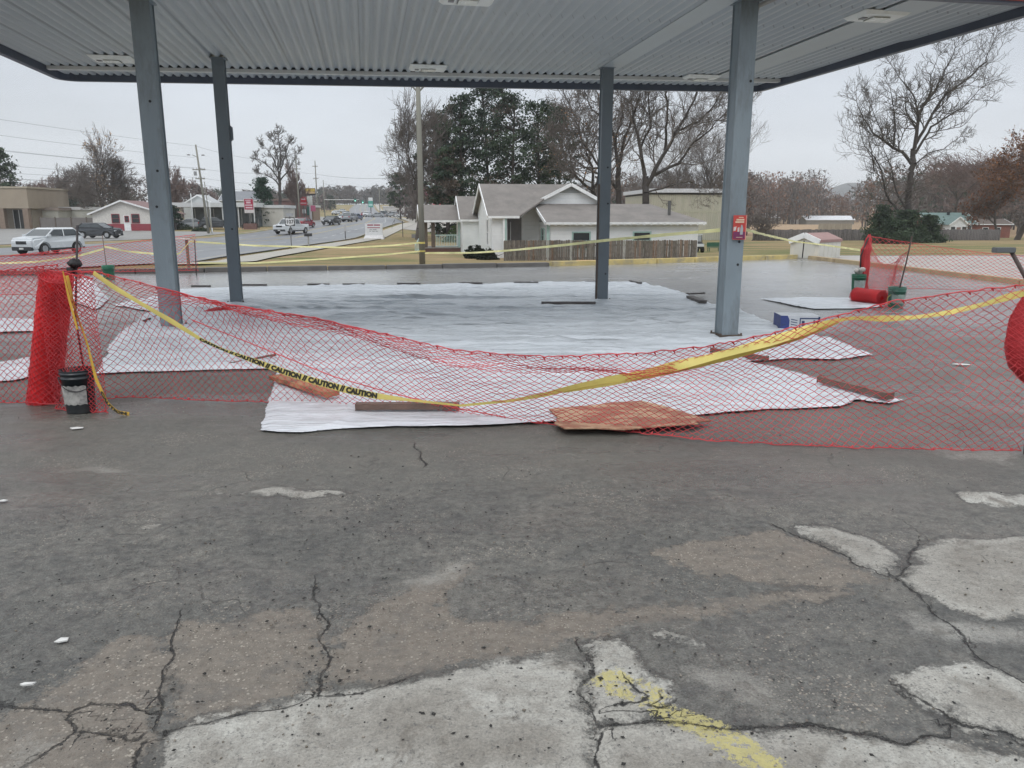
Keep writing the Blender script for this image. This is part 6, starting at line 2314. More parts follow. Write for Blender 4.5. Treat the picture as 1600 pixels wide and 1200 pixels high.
mb.build('gable_vent', pmat('vent_grey', (.34, .36, .36), .6), house)
mb = MB()
for k in range(24):
    mb.box(-.2 + k * .42, -.12 + k * .42, -.40, -.34, 1.02, 1.14)
mb.build('rafter_ends', trim, house)
MB().box(7.7, 7.85, 1.0, 1.15, 1.3, 2.5).build('vent_pipe', pmat('pipe_dark', (.1, .1, .1), .6), house)
# small porch on the left
po = thing('porch', 'small open porch with brown posts and mint railing left of the white house', 'porch', (*hl(-7.15, 10.3), 0), HY)
po.scale = (.82, 1, 1)
gable(po, 0, 3.3, 0, 3.2, 1.30, 1.34, 2.25, 'x', .3, wall='eave_beam')
MB().box(0, 3.3, 0, 3.2, -1.15, -.72).build('deck_skirt', pmat('brown_skirt', (.14, .075, .065), .8), po)
MB().box(-.02, 3.32, -.05, 3.2, -.718, -.66).build('deck', pmat('deck_grey', (.3, .28, .26), .7), po)
for x in (.1, .75):
    MB().box(x, x + .32, .05, .3, -.66, 1.3).build('post', brown, po)
MB().box(3.12, 3.24, .05, .17, -.66, 1.3).build('post', mint, po)
mb = MB()
mb.box(1.1, 3.12, .06, .10, .18, .24)
mb.box(1.1, 3.12, .06, .10, -.6, -.55)
for k in range(14):
    mb.box(1.15 + k * .145, 1.19 + k * .145, .065, .095, -.55, .18)
mb.build('railing', pmat('pale_mint', (.45, .58, .56), .5), po)
mb = MB()
mb.beam((-.1, .3, .25), (-.75, -1.3, -.45), .05, .08)
mb.beam((-.1, .3, -.5), (-.75, -1.3, -1.1), .05, .08)
for k in range(8):
    f_ = k / 7
    mb.box(-.1 - .65 * f_ - .02, -.1 - .65 * f_ + .02, .3 - 1.6 * f_ - .02, .3 - 1.6 * f_ + .02, -.5 - .6 * f_, .25 - .7 * f_)
mb.build('step_railing', pmat('pale_mint', (.45, .58, .56), .5), po)
mb = MB()
for k in range(3):
    mb.box(-.7, .1, -1.1 + .4 * k, -.7 + .4 * k, -1.25, -1.08 + .14 * k)
mb.build('steps', pmat('deck_grey', (.3, .28, .26), .7), po)

# green metal building
mbd = thing('metal_building', 'tall pale green corrugated metal building behind the fence', 'building', (18.2, 103.5, -1.7), math.radians(4))
gm_ = pmat('pale_green_metal', (.46, .44, .36), .55, .08, .6, dirt=(.40, .40, .31), dscale=.5, stretch=(3, 3, .4))
nt = gm_.node_tree
g = G(nt)
w_ = nt.nodes.new('ShaderNodeTexWave')
w_.bands_direction = 'X'
w_.inputs['Scale'].default_value = 1.1
tc_ = nt.nodes.new('ShaderNodeTexCoord')
nt.links.new(tc_.outputs['Object'], w_.inputs['Vector'])
nt.links.new(g.bump(w_.outputs['Fac'], .8, .05), nt.nodes['Principled BSDF'].inputs['Normal'])
MB().box(0, 11.6, 0, 16, -.5, 5.9).build('wall', gm_, mbd)
MB().box(-.3, 11.9, -.35, 16.2, 6.15, 6.65).build('roof', pmat('white_roof_edge', (.62, .63, .66), .5), mbd)
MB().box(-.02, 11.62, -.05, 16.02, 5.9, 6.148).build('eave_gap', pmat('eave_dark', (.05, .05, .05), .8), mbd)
MB().box(-.01, 11.61, -.03, .01, 3.6, 3.85).build('belt_strip', pmat('belt_cream', (.45, .44, .34), .6), mbd)
MB().box(10.2, 10.35, -.25, -.05, -.4, 1.5).build('downpipe', brown, mbd)

# wooden fence
fn = thing('wooden_fence', 'weathered grey brown picket fence in front of the white house', 'fence', (-.45, 43.6, 0), HY)
woodf = attr_mat('weathered_pickets', .85, .25, 6)
nr = np.random.RandomState(3)
n = 84
for a_, b_ in ((0, n),):
    V, F, C = [], [], []
    for k in range(a_, b_):
        x0, x1 = k * .135, k * .135 + .124 - (.02 if nr.rand() < .12 else 0)
        zt = .26 + nr.normal(0, .012) - .05 * (k / n)
        zt_ = tz(*(Vector((-.45, 43.6)) + Vector((x0 * math.cos(HY), x0 * math.sin(HY))))) - .05
        tl = nr.normal(0, .006)
        o = len(V)
        V += [(x0, 0, zt_), (x1, 0, zt_), (x1 + tl, 0, zt - .03), (x1 + tl - .03, 0, zt), (x0 + tl + .03, 0, zt), (x0 + tl, 0, zt - .03)]
        V += [(p[0], .022, p[2]) for p in V[o:o + 6]]
        F += [(o, o + 1, o + 2, o + 5), (o + 5, o + 2, o + 3, o + 4), (o + 7, o + 6, o + 11, o + 8), (o + 8, o + 11, o + 10, o + 9), (o + 1, o + 7, o + 8, o + 2), (o + 6, o, o + 5, o + 11), (o + 4, o + 3, o + 9, o + 10)]
        c = np.array((.165, .145, .125)) * (.75 + .5 * nr.rand()) + np.array((.04, .005, -.01)) * (nr.rand() < .25)
        if nr.rand() < .07:
            c = np.array((.34, .33, .30))
        C += [c] * 7
    link('picket', np_mesh('picket', V, F, C), woodf, fn)
for xx in (0, 2.8, 5.6, 8.4, 11.2):
    MB().box(xx, xx + .09, .024, .11, -1.2, .2).build('post', brown, fn)
mb = MB()
mb.box(0, 11.3, .023, .06, -.1, -.02)
mb.box(0, 11.3, .023, .06, -.8, -.72)
mb.build('rail', brown, fn)
tag(MB().box(-.5, .5, -.3, .3, 0, .22).build('rubble_pile', pmat('orange_clay', (.42, .22, .10), .9, .2, 3, .5), bevel=.1), 'small heap of orange clay on the yellow kerb', 'rubble')
o = COL.objects['rubble_pile']
o.location = gp(920, 413.5)
for v_ in o.data.vertices:
    v_.co.z *= 1 - .6 * abs(v_.co.x) - .5 * abs(v_.co.y)
    v_.co.x += .1 * math.sin(v_.co.y * 17)

# well house
wh = thing('well_house', 'very small white well house with a red brown roof', 'shed', (10.75, 30.2, 0.0), math.radians(-48))
cream = pmat('cream_board', (.62, .60, .54), .6, .06, 2)
gable(wh, 0, 1.15, 0, 1.75, 0, .64, .87, 'y', .04, cream, pmat('red_brown_roof', (.30, .185, .17), .7), wall='wall')
pw = pmat('cream_panel', (.58, .57, .52), .6, .06, 2)
mb = MB()
for k in range(5):
    mb.box(1.15, 1.162, .08 + k * .33, .36 + k * .33, .03, .6)
mb.build('side_panel', pw, wh)
MB().box(.16, .98, -.012, 0, .03, .58).build('door', pw, wh)

# far grey fence and field fence
ff = thing('board_fence', 'long weathered board fence across the field behind the well house', 'fence', (31, 101, -1.65), math.radians(3))
V, F, C = [], [], []
for k in range(150):
    x0 = k * .22
    zt = 1.42 + nr.normal(0, .03)
    o = len(V)
    V += [(x0, 0, -.3), (x0 + .2, 0, -.3), (x0 + .2, 0, zt), (x0, 0, zt), (x0, .03, -.3), (x0 + .2, .03, -.3), (x0 + .2, .03, zt), (x0, .03, zt)]
    F += [(o, o + 1, o + 2, o + 3), (o + 5, o + 4, o + 7, o + 6), (o + 3, o + 2, o + 6, o + 7), (o + 1, o + 5, o + 6, o + 2), (o + 4, o, o + 3, o + 7)]
    C += [np.array((.13, .12, .115)) * (.8 + .4 * nr.rand())] * 5
link('board', np_mesh('board', V, F, C), woodf, ff)
mb = MB()
mb.box(0, 33, .031, .08, .9, 1.0)
mb.build('rail', brown, ff)


def simple_building(name, label, cat, u, v, w, d, h, wall_c, roof_c, rz=0, peak=0.0, extra=None, y=None, bands=None, axis='x'):
    loc = G_(u, v) if y is None else spot(u, y)
    t = thing(name, label, cat, (loc[0], loc[1], loc[2]), rz)
    wm = pmat('paint_%s' % name + str(abs(hash(wall_c)) % 997), wall_c, .7, .08, 1)
    rm = pmat('roof_%s' % name + str(abs(hash(roof_c)) % 997), roof_c, .7, .1, 1)
    if peak:
        gable(t, -w / 2, w / 2, 0, d, -.5, h, h + peak, axis, .3, wm, rm)
    else:
        MB().box(-w / 2, w / 2, 0, d, -.5, h).build('wall', wm, t)
        MB().box(-w / 2 - .2, w / 2 + .2, -.2, d + .2, h + .004, h + .45).build('roof', rm, t)
    return t


# brick house at the right
bh = thing('brick_house', 'red brick house with a white sunroom and green roof at the right', 'house', (spot(1478, 138)[0], 138, -2.5), math.radians(-3))
brick = pmat('red_brick', (.22, .085, .065), .85, .15, 3, .2, dirt=(.17, .07, .06), dscale=1)
groof = pmat('blue_green_roof', (.13, .19, .18), .8, .1, 1)
gable(bh, -2.2, 5.6, 1.5, 8.5, -.5, 2.7, 4.4, 'x', .4, brick, groof)
gable(bh, 5.62, 12.2, 1.9, 8.0, -.5, 2.5, 3.3, 'x', .3, brick, pmat('dull_brown_roof', (.12, .095, .08), .8), wall='wing_wall')
gable(bh, .2, 3.2, -1.2, 1.6, -.5, 2.5, 3.7, 'y', .2, pmat('sunroom_white', (.66, .68, .69), .5), groof, wall='sunroom_wall')
for x in (.75, 2.65):
    window(bh, (x, -1.2, 1.35), .75, 1.5, '-y')
MB().box(1.35, 2.05, -1.23, -1.202, 0, 2.0).build('door', pmat('door_brown', (.20, .12, .10), .6), bh)
window(bh, (4.4, 1.5, 1.4), 1.6, 1.6, '-y', gm=pmat('grey_glass', (.08, .09, .1), .2))
window(bh, (7.9, 1.9, 1.7), .9, .35, '-y', bars=0)
window(bh, (10, 1.9, 1.7), .9, .35, '-y', bars=0)
MB().box(-2.2, -1.2, 1.1, 1.48, .3, 2.2).build('white_panel', trim, bh)
for x in (2.3, 4.9):
    MB().lathe([(.25, 0), (.25, .5), (.001, .5)], (x, 4.2, 4.1), 10).build('roof_vent', glass, bh)
window(bh, (9.2, 1.9, .9), .9, .4, '-y', bars=0)

# white and red cottage on the left
wr = thing('red_white_cottage', 'white gabled cottage with a red base and red window frames', 'house', (G_(196, 361)[0], G_(196, 361)[1], G_(196, 361)[2]), math.radians(6))
redp = pmat('brick_red_paint', (.28, .045, .06), .6, .08, 2)
gable(wr, -4.1, 5.2, 0, 8, -.3, 2.35, 4.0, 'y', .45, pmat('warm_white_wall', (.62, .60, .56), .7), pmat('red_brown_shingle', (.20, .125, .12), .8), ridge=-.1)
MB().box(-4.12, 5.22, -.03, -.001, -.3, .95).build('red_base', redp, wr)
window(wr, (-1.1, 0, 1.65), .9, 1.1, '-y', redp)
window(wr, (1.5, 0, 1.65), .9, 1.1, '-y', redp)
MB().box(-.05, .8, -.06, -.032, -.1, 2.1).build('door', trim, wr)
window(wr, (.37, -.062, 1.6), .42, .7, '-y', redp)
MB().lathe([(.16, 0), (.16, .7), (.22, .75), (.001, .9)], (3.1, 3, 2.9), 10).build('roof_vent', trim, wr)

# tan commercial building at the left border
tb = thing('tan_building', 'tan stucco commercial building with dark glass and brick piers at the left border', 'building', (G_(47, 358)[0], G_(47, 358)[1], G_(47, 358)[2]), math.radians(4))
tan = pmat('tan_stucco', (.34, .285, .22), .8, .06, .8, dirt=(.31, .26, .2), dscale=.5)
MB().box(-14, .2, 0, 12, 2.9, 5.7).build('parapet_wall', tan, tb)
MB().box(-14.1, .35, -.12, 12.1, 5.702, 5.95).build('cornice', pmat('cornice_tan', (.40, .35, .27), .7), tb)
MB().box(-13.8, -.4, 1.8, 11.5, -.3, 2.898).build('recess_wall', pmat('recess_tan', (.30, .26, .21), .8), tb)
for x in (-.75, -4.1, -8.2):
    MB().box(x, x + .75, 0.02, .8, -.3, 2.897).build('pier', pmat('tan_brick_pier', (.24, .18, .14), .8, .15, 4, .2), tb)
for x in (-3.9, -7.6):
    MB().box(x + .9, x + 3.2 - .4, 1.74, 1.79, 0, 2.7).build('shop_window', glass, tb)
mb = MB()
for x in (-3.0, -2.2, -1.45):
    mb.box(x, x + .06, 1.70, 1.735, 0, 2.7)
mb.build('mullion', trim, tb)

simple_building('low_building', 'low cream building just right of the tan building', 'building', 66, 352, 5.0, 6, 2.6, (.52, .51, .46), (.30, .25, .22), .05, y=118)
simple_building('low_building', 'long low pale building behind the grey board fence', 'building', 122, 352, 9.0, 6, 2.6, (.50, .50, .46), (.60, .61, .62), .05, y=122)
o = thing('grey_fence', 'grey board fence left of the white and red cottage', 'fence', spot(62, 108), .04)
MB().box(0, 8.6, 0, .08, -.2, 1.85).build('board', pmat('grey_boards', (.17, .155, .145), .8, .2, 3, .3, stretch=(6, 1, .5)), o)
mb = MB()
for k in range(5):
    mb.box(k * 2.1, k * 2.1 + .12, -.06, -.005, -.2, 1.95)
mb.build('post', brown, o)

# car lot office with white canopy
co = thing('carport_office', 'white flat canopied car lot building between the two left columns', 'building', (spot(322, 118)[0], 118, spot(322, 118)[2]), .06)
whitep = pmat('weathered_white_metal', (.58, .60, .60), .55, .08, 1)
MB().box(-4.5, 7.8, -1, 7, 3.1, 3.75).build('canopy_fascia', whitep, co)
MB().box(-3.2, 7.4, 3.2, 7, -.3, 3.095).build('wall', pmat('bluish_shop_front', (.12, .14, .15), .4, .3, 1.3), co)
for k in range(6):
    MB().box(-4.2 + k * 2.3, -4.05 + k * 2.3, -.8, -.65, -.3, 3.098).build('post', whitep, co)
mb = MB()
for k in range(7):
    mb.box(-2.6 + k * 1.4, -2.5 + k * 1.4, 3.12, 3.19, 0, 2.9)
mb.build('mullion', whitep, co)
gable(co, -5.6, -.8, 7.2, 12, -.3, 3.6, 5.0, 'y', .3, whitep, pmat('lot_roof_grey', (.42, .43, .44), .6))
simple_building('office_building', 'white office block behind the red sign', 'building', 395, 352, 9.5, 8, 2.9, (.50, .49, .45), (.58, .60, .60), .05, y=122)
simple_building('grey_roofed_house', 'two storey pale house with grey roof right of the back left column', 'building', 376, 345, 7, 7, 4.2, (.46, .45, .42), (.20, .21, .23), .05, peak=1.6, y=150)

# businesses along the highway
simple_building('brick_shop', 'dark red brick shop behind the fan shaped tree', 'building', 452, 340, 6, 8, 4.2, (.17, .09, .08), (.20, .14, .12), 0, y=165)
gs = simple_building('fuel_kiosk', 'small kiosk with a white canopy roof under the red signs', 'building', 470, 345, 5.5, 6, 2.9, (.28, .20, .14), (.62, .62, .58), 0, y=170)
simple_building('strip_shop', 'white strip building on the right of the highway', 'building', 631, 332, 15, 8, 3.2, (.50, .50, .50), (.60, .60, .60), 0, y=290)
rr = simple_building('red_roofed_shop', 'small shop with a bright red roof over the porch', 'building', 700, 330, 9, 8, 3.2, (.60, .58, .58), (.55, .035, .06), 0, peak=1.4, y=235)
simple_building('strip_shop', 'low pale building left of the red roofed shop', 'building', 684, 332, 5, 6, 2.8, (.50, .50, .52), (.55, .55, .57), 0, y=225)
simple_building('farm_building', 'long low farm building with a pale roof across the field', 'building', 1298, 336, 20, 9, 2.0, (.24, .23, .20), (.62, .63, .66), 0, peak=1.6, y=330)
simple_building('farm_house', 'white roofed farm house right of the front right column', 'building', 1192, 342, 15, 8, 2.6, (.28, .27, .26), (.58, .60, .63), 0, peak=1.8, y=360)
simple_building('farm_shed', 'small white shed in the middle of the far field edge', 'shed', 1252, 341, 7, 4, 1.5, (.60, .60, .60), (.62, .62, .63), 0, y=350)
o = thing('pale_fence', 'short tan panel fence at the far right field edge', 'fence', spot(1280, 200), 0)
MB().box(0, 8.5, 0, .1, -.2, 1.9).build('panel', pmat('tan_panels', (.30, .27, .21), .8, .2, .8, stretch=(4, 1, .5)), o)

# ================================================================ VEHICLES
tyre_m = pmat('tyre_rubber', (.02, .02, .02), .8)
rim_m = pmat('alloy_rim', (.42, .43, .45), .3, .1, 5, metallic=.6)
trim_m = pmat('dark_car_trim', (.025, .027, .03), .5)
cglass = pmat('car_glass', (.035, .045, .05), .05, .1, 2, spec=1.0)
hl_m = pmat('headlamp_glass', (.60, .62, .64), .1)
tl_m = pmat('tail_lamp', (.35, .02, .02), .2)
plate_m = pmat('number_plate', (.6, .6, .58), .5)


def arc(cx, r, z0, n=9):
    return [(cx + r * math.cos(a_), z0 + r * math.sin(a_)) for a_ in np.linspace(0, math.pi, n)]


KINDS_ = {
    'suv': dict(L=2.32, W=.93, body=[(2.30, .48), (2.34, .80), (2.28, 1.02), (2.1, 1.08), (1.25, 1.16), (1.05, 1.18), (-2.1, 1.20), (-2.32, 1.02), (-2.34, .50)], glass=[(1.18, 1.12), (.30, 1.62), (-1.45, 1.62), (-2.15, 1.18)], roof=[(.36, 1.58), (-1.60, 1.57)], rt=1.69, ax=(1.42, -1.40), wr=.37, base=.30),
    'sedan': dict(L=2.35, W=.90, body=[(2.35, .42), (2.36, .65), (2.2, .80), (1.1, .95), (.95, .97), (-1.6, 1.00), (-2.25, .98), (-2.36, .80), (-2.36, .42)], glass=[(1.05, .93), (.35, 1.38), (-.95, 1.40), (-1.75, .98)], roof=[(.40, 1.37), (-1.0, 1.38)], rt=1.44, ax=(1.40, -1.38), wr=.33, base=.24),
    'pickup': dict(L=2.75, W=.98, body=[(2.72, .58), (2.75, .95), (2.6, 1.12), (1.45, 1.22), (1.3, 1.24), (-.65, 1.24), (-.7, 1.2), (-2.7, 1.2), (-2.75, .95), (-2.75, .55)], glass=[(1.40, 1.20), (.85, 1.80), (-.45, 1.82), (-.70, 1.22)], roof=[(.88, 1.79), (-.5, 1.80)], rt=1.88, ax=(1.75, -1.75), wr=.40, base=.38),
}


def car(kind, label, loc, rz, paint, group=None, detail=True, cat='car'):
    k = KINDS_[kind]
    t = thing({'suv': 'parked_suv', 'sedan': 'sedan_car', 'pickup': 'pickup_truck'}[kind], label, cat, loc, rz, group)
    W = k['W']
    a0, a1 = k['ax']
    r = k['wr'] + .05
    b = k['base']
    bot = [(-k['L'] + .08, b)] + [p for p in reversed(arc(a1, r, b))] + [p for p in reversed(arc(a0, r, b))] + [(k['L'] - .08, b)]
    poly = bot + k['body']
    mb = MB()
    mb.prism(poly, 'y', -W, W)
    for i, (x, y, z) in enumerate(mb.v):
        s = 1 - .10 * max(0, (z - .75)) - .10 * max(0, (abs(x) - (k['L'] - .7)) / .7) ** 2
        mb.v[i] = (x, y * s, z)
    mb.build('body', paint, t, bevel=.12 if kind == 'suv' else .085, smooth=False)
    gw0, gw1 = W * .90, W * .74
    g_ = k['glass']
    zb_ = min(p[1] for p in g_)
    zt_ = max(p[1] for p in g_)
    mb = MB()
    mb.prism(g_, 'y', -1, 1)
    for i, (x, y, z) in enumerate(mb.v):
        f = (z - zb_) / (zt_ - zb_)
        mb.v[i] = (x, y * (gw0 + (gw1 - gw0) * f), z)
    mb.build('window_band', cglass, t, bevel=.06)
    ro = k['roof']
    mb = MB()
    mb.hexa([(ro[1][0], -gw1 - .02, ro[1][1]), (ro[0][0], -gw1 - .02, ro[0][1]), (ro[0][0], gw1 + .02, ro[0][1]), (ro[1][0], gw1 + .02, ro[1][1]),
             (ro[1][0] + .08, -gw1 + .08, k['rt']), (ro[0][0] - .12, -gw1 + .08, k['rt']), (ro[0][0] - .12, gw1 - .08, k['rt']), (ro[1][0] + .08, gw1 - .08, k['rt'])])
    mb.build('roof_panel', paint, t, bevel=.02)
    mb = MB()
    for s in (-1, 1):
        for (xa, xb) in ((g_[0][0], g_[1][0]), (g_[3][0], g_[2][0]), ((g_[0][0] + g_[3][0]) / 2 + .1, (g_[1][0] + g_[2][0]) / 2 + .1)):
            mb.beam((xa, s * (gw0 + .01), zb_), (xb, s * (gw1 + .015), zt_), .05, .07)
    mb.build('pillar', paint, t)
    for ax in k['ax']:
        for s in (-1, 1):
            w = MB()
            w.lathe([(.001, -.11), (k['wr'] * .62, -.11), (k['wr'] * .96, -.11), (k['wr'], -.08), (k['wr'], .08), (k['wr'] * .96, .11), (.001, .11)], n=20)
            w.xf(Matrix.Translation((ax, s * (W - .12), k['wr'])) @ Matrix.Rotation(math.pi / 2, 4, 'X'))
            wo = w.build('wheel', tyre_m, t)
            w = MB()
            w.lathe([(.001, -.012), (k['wr'] * .60, -.012), (k['wr'] * .62, .0), (.001, .004)], n=16)
            w.xf(Matrix.Translation((ax, s * (W - .005), k['wr'])) @ Matrix.Rotation(math.pi / 2, 4, 'X'))
            w.build('rim', rim_m, wo)
    L_ = k['L']
    hz = .80 if kind != 'pickup' else .98
    if kind == 'sedan':
        hz = .64
    for s in (-1, 1):
        MB().box(L_ - .20, L_ + .01, s * W * .62 - .16, s * W * .62 + .16, hz - .07, hz + .09).build('headlight', hl_m, t, bevel=.02)
        MB().box(-L_ - .01, -L_ + .12, s * W * .68 - .12, s * W * .68 + .12, hz + .02, hz + .22).build('taillight', tl_m, t, bevel=.02)
        MB().box(g_[0][0] - .28, g_[0][0] - .10, s * (W + .02) - .09, s * (W + .02) + .09, zb_ + .02, zb_ + .17).build('mirror', paint, t, bevel=.02)
    MB().box(L_ - .06, L_ + .025, -W * .42, W * .42, hz - .12, hz + .08).build('grille', trim_m, t, bevel=.01)
    MB().box(L_ - .15, L_ + .04, -W * .80, W * .80, b - .02, b + .22).build('bumper', trim_m, t, bevel=.03)
    MB().box(-L_ - .04, -L_ + .15, -W * .80, W * .80, b - .02, b + .22).build('bumper', trim_m, t, bevel=.03)
    for s in (-1, 1):
        MB().box(a1 + r + .03, a0 - r - .03, s * (W - .02) - .03, s * (W - .02) + .03, b - .03, b + .10).build('sill', trim_m, t)
    MB().box(L_ + .041, L_ + .05, -.16, .16, b + .06, b + .17).build('number_plate', plate_m, t)
    return t


def paint(name, c):
    m = pmat('car_paint_' + name, c, .25, .03, 1, spec=.6)
    m.node_tree.nodes['Principled BSDF'].inputs['Coat Weight'].default_value = .4
    return m


pw_, pb_, pg_, pr_, pbl = paint('white', (.62, .65, .67)), paint('charcoal', (.025, .03, .037)), paint('silver', (.30, .32, .34)), paint('red', (.25, .02, .04)), paint('blue', (.10, .14, .24))
dg = math.radians
GR = 'cars on the highway'


def T_(u, y):
    p = spot(u, y)
    return (p[0], p[1], p[2] + .17)


car('suv', 'white compact utility vehicle driving past at the far left', T_(75, 52), dg(-101), pw_, GR)
car('suv', 'charcoal utility vehicle parked side on before the red and white cottage', T_(154, 87), dg(-6), pb_, 'parked cars')
car('pickup', 'white pickup truck on the highway behind the route sign', T_(455, 98), dg(-106), pw_, GR)
car('sedan', 'dark red car half hidden behind the white pickup truck', T_(475, 116), dg(82), pr_, GR)
car('sedan', 'black car with bright headlights alone in the highway lanes', T_(518, 127), dg(-97), pb_, GR)
car('suv', 'silver grey vehicle nearest in the right hand lanes', T_(547, 150), dg(82), pg_, GR)
car('sedan', 'white car beside the silver grey vehicle', T_(537, 158), dg(-98), pw_, GR)
car('sedan', 'bluish car just behind the silver grey vehicle', T_(556, 172), dg(82), pbl, GR)
PK = 'cars parked on the right of the highway'
far = [('sedan', 'white sedan parked nearest the pavement on the right', 630, 232, 170, pw_, PK), ('suv', 'silver vehicle parked left of the white sedan', 613, 250, 150, pg_, PK), ('pickup', 'dark pickup parked behind the silver vehicle', 601, 262, 150, pb_, PK),
       ('sedan', 'silver car waiting at the side street', 590, 235, 175, pg_, PK), ('sedan', 'red car in the far row on the right', 569, 262, 95, pr_, PK), ('suv', 'small white car in the far row beside the red one', 574, 250, -95, pw_, PK),
       ('sedan', 'dark red car second in the far row', 577, 285, 95, pr_, PK), ('pickup', 'dark pickup beyond the utility pole on the right', 645, 240, 170, pb_, PK), ('suv', 'white vehicle right of the near utility pole', 672, 238, 170, pw_, PK),
       ('sedan', 'small white car far up the left lanes', 535, 330, -100, pw_, GR), ('suv', 'tiny white vehicle near the traffic signals', 525, 300, -100, pw_, GR), ('sedan', 'tiny silver car far up the middle lanes', 541, 300, -100, pg_, GR),
       ('suv', 'black vehicle in the car lot behind the office posts', 337, 112, 20, pb_, 'parked cars'), ('sedan', 'silver car in the car lot left of the back left column', 303, 113, 20, pg_, 'parked cars'), ('sedan', 'dark car under the conifer beside the red sign', 428, 126, 10, pb_, 'parked cars'),
       ('sedan', 'white car beside the tall thin tree trunk of the fan shaped tree', 443, 135, 30, pw_, 'parked cars')]
for kd, lab, u, y, rz, pt_, gr_ in far:
    car(kd, lab, T_(u, y) if gr_ != 'parked cars' else tuple(Vector(T_(u, y)) - Vector((0, 0, .05))), dg(rz), pt_, gr_)

# little utility cart by the fence end
uc = thing('utility_cart', 'small white utility cart parked at the right end of the wooden fence', 'cart', tuple(Vector(spot(1087, 60)) + Vector((0, 0, .1))), math.radians(-80))
MB().prism([(-.7, .3), (.72, .3), (.78, .62), (.35, .80), (-.7, .72)], 'y', -.42, .42).build('body', trim_m, uc, bevel=.03)
MB().box(-.62, .42, -.42, .42, 1.30, 1.36).build('roof', pw_, uc, bevel=.02)
mb = MB()
for s in (-1, 1):
    mb.beam((.42, s * .38, .76), (.28, s * .38, 1.30), .04, .04)
    mb.beam((-.6, s * .38, .72), (-.58, s * .38, 1.30), .04, .04)
mb.build('frame', trim_m, uc)
MB().box(.74, .80, -.40, .40, .45, .66).build('front_panel', pw_, uc, bevel=.01)
MB().box(.3, .33, -.36, .36, .82, 1.26).build('windscreen', pmat('pale_glass', (.35, .38, .40), .2), uc)
MB().box(-.5, .1, -.36, .36, .72, .82).build('seat', trim_m, uc)
for x in (-.48, .5):
    for s in (-1, 1):
        w = MB()
        w.lathe([(.001, -.08), (.22, -.08), (.22, .08), (.001, .08)], n=16)
        w.xf(Matrix.Translation((x, s * .40, .22)) @ Matrix.Rotation(math.pi / 2, 4, 'X'))
        w.build('wheel', tyre_m, uc)
gb_ = thing('garden_bench', 'green garden bench on the grass left of the front right column', 'bench', spot(1117, 62), .1)
gp_ = pmat('dark_green_paint', (.03, .10, .06), .6)
MB().box(-.5, .5, -.2, .2, .38, .42).build('seat', gp_, gb_)
MB().box(-.5, .5, .2, .24, .45, .8).build('backrest', gp_, gb_)
for x in (-.45, .41):
    for y in (-.18, .18):
        MB().box(x, x + .05, y - .02, y + .02, 0, .378).build('leg', gp_, gb_)

# ================================================================ POLES, WIRES, SIGNS
pole_m = pmat('grey_pole_wood', (.25, .245, .21), .85, .15, 2, .4, stretch=(6, 6, .5), bscale=5, dirt=(.20, .205, .17), dscale=1)


def upole(label, u, y, tv, lean=0.0, arms=(), r=.14, base=None, lamp=None):
    s = Vector(spot(u, y)) if base is None else Vector(base)
    h = at(u, tv, y).z - s.z
    t = thing('utility_pole', label, 'utility pole', s, 0, 'wooden utility poles')
    mb = MB()
    mb.tube([(0, 0, 0), (lean * h * .5, 0, h * .5), (lean * h, 0, h)], r, 12, rr=[r, r * .85, r * .62])
    mb.build('pole', pole_m, t, smooth=True)
    for (zf, wd) in arms:
        z = h * zf
        MB().box(lean * z - wd / 2, lean * z + wd / 2, -.2, -.1, z, z + .12).build('crossarm', pole_m, t)
        mb = MB()
        for x in (-wd / 2 + .1, -wd / 6, wd / 6, wd / 2 - .1):
            mb.lathe([(.04, 0), (.05, .06), (.02, .16), (.001, .18)], (lean * z + x, -.15, z + .12), 8)
        mb.build('insulator', pmat('grey_insulator', (.3, .3, .3), .4), t)
    return t, h


np_, nh = upole('thick near utility pole standing at the back edge of the lot', 660, 25.3, 60, 0.0, (), .10, base=(at(660, 413, 25.3).x, 25.3, -.05))
mb = MB()
mb.lathe([(.101, 0), (.103, .03), (.101, .06)], (0, 0, .78), 16)
mb.lathe([(.102, 0), (.104, .025), (.102, .05)], (0, 0, .52), 16)
mb.build('tape_wrap', tape_m, np_)
MB().tube([(0.0, 0, 5.4), (-.35, 0, 5.75), (-.6, 0, 6.0)], .03, 6).build('bracket', pole_m, np_)
MB().tube([(0.0, 0, 5.4), (.4, 0, 5.8), (.7, 0, 6.1)], .03, 6).build('bracket', pole_m, np_)
u1, h1 = upole('leaning utility pole with a street lamp by the car lot', 325, 100, 226, -.065, ((.72, 1.6), (.62, 1.2)), .16)
mb = MB()
mb.tube([(-.6, 0, h1 * .86), (-1.0, -.6, h1 * .885)], .04, 6)
mb.build('lamp_arm', pole_m, u1)
MB().lathe([(.001, .08), (.22, 0), (.18, -.08), (.001, -.1)], (-1.35, -.9, h1 * .885), 12).build('lamp_head', pmat('lamp_grey', (.2, .2, .2), .5), u1)
MB().lathe([(.001, .08), (.22, 0), (.18, -.08), (.001, -.1)], (.25, -.4, h1 * .885), 12).build('lamp_head', pmat('lamp_grey', (.2, .2, .2), .5), u1)
MB().tube([(.5, -.3, 0), (.28, -.3, 3.5), (.1, -.3, 6.5)], .05, 8).build('brace_pole', pole_m, u1)
MB().lathe([(.001, .5), (.18, .5), (.2, 0), (.001, 0)], (-.95, -.3, h1 * .66), 10).build('transformer', pmat('transformer_grey', (.28, .29, .3), .5), u1)
u2, h2 = upole('tall utility pole right of the fan shaped tree', 469, 150, 246, -.012, ((.82, 1.6),), .16)
u3, h3 = upole('slim utility pole next to the yellow and black sign', 497, 175, 251, 0, ((.9, 1.2), (.7, 1.2)), .16)
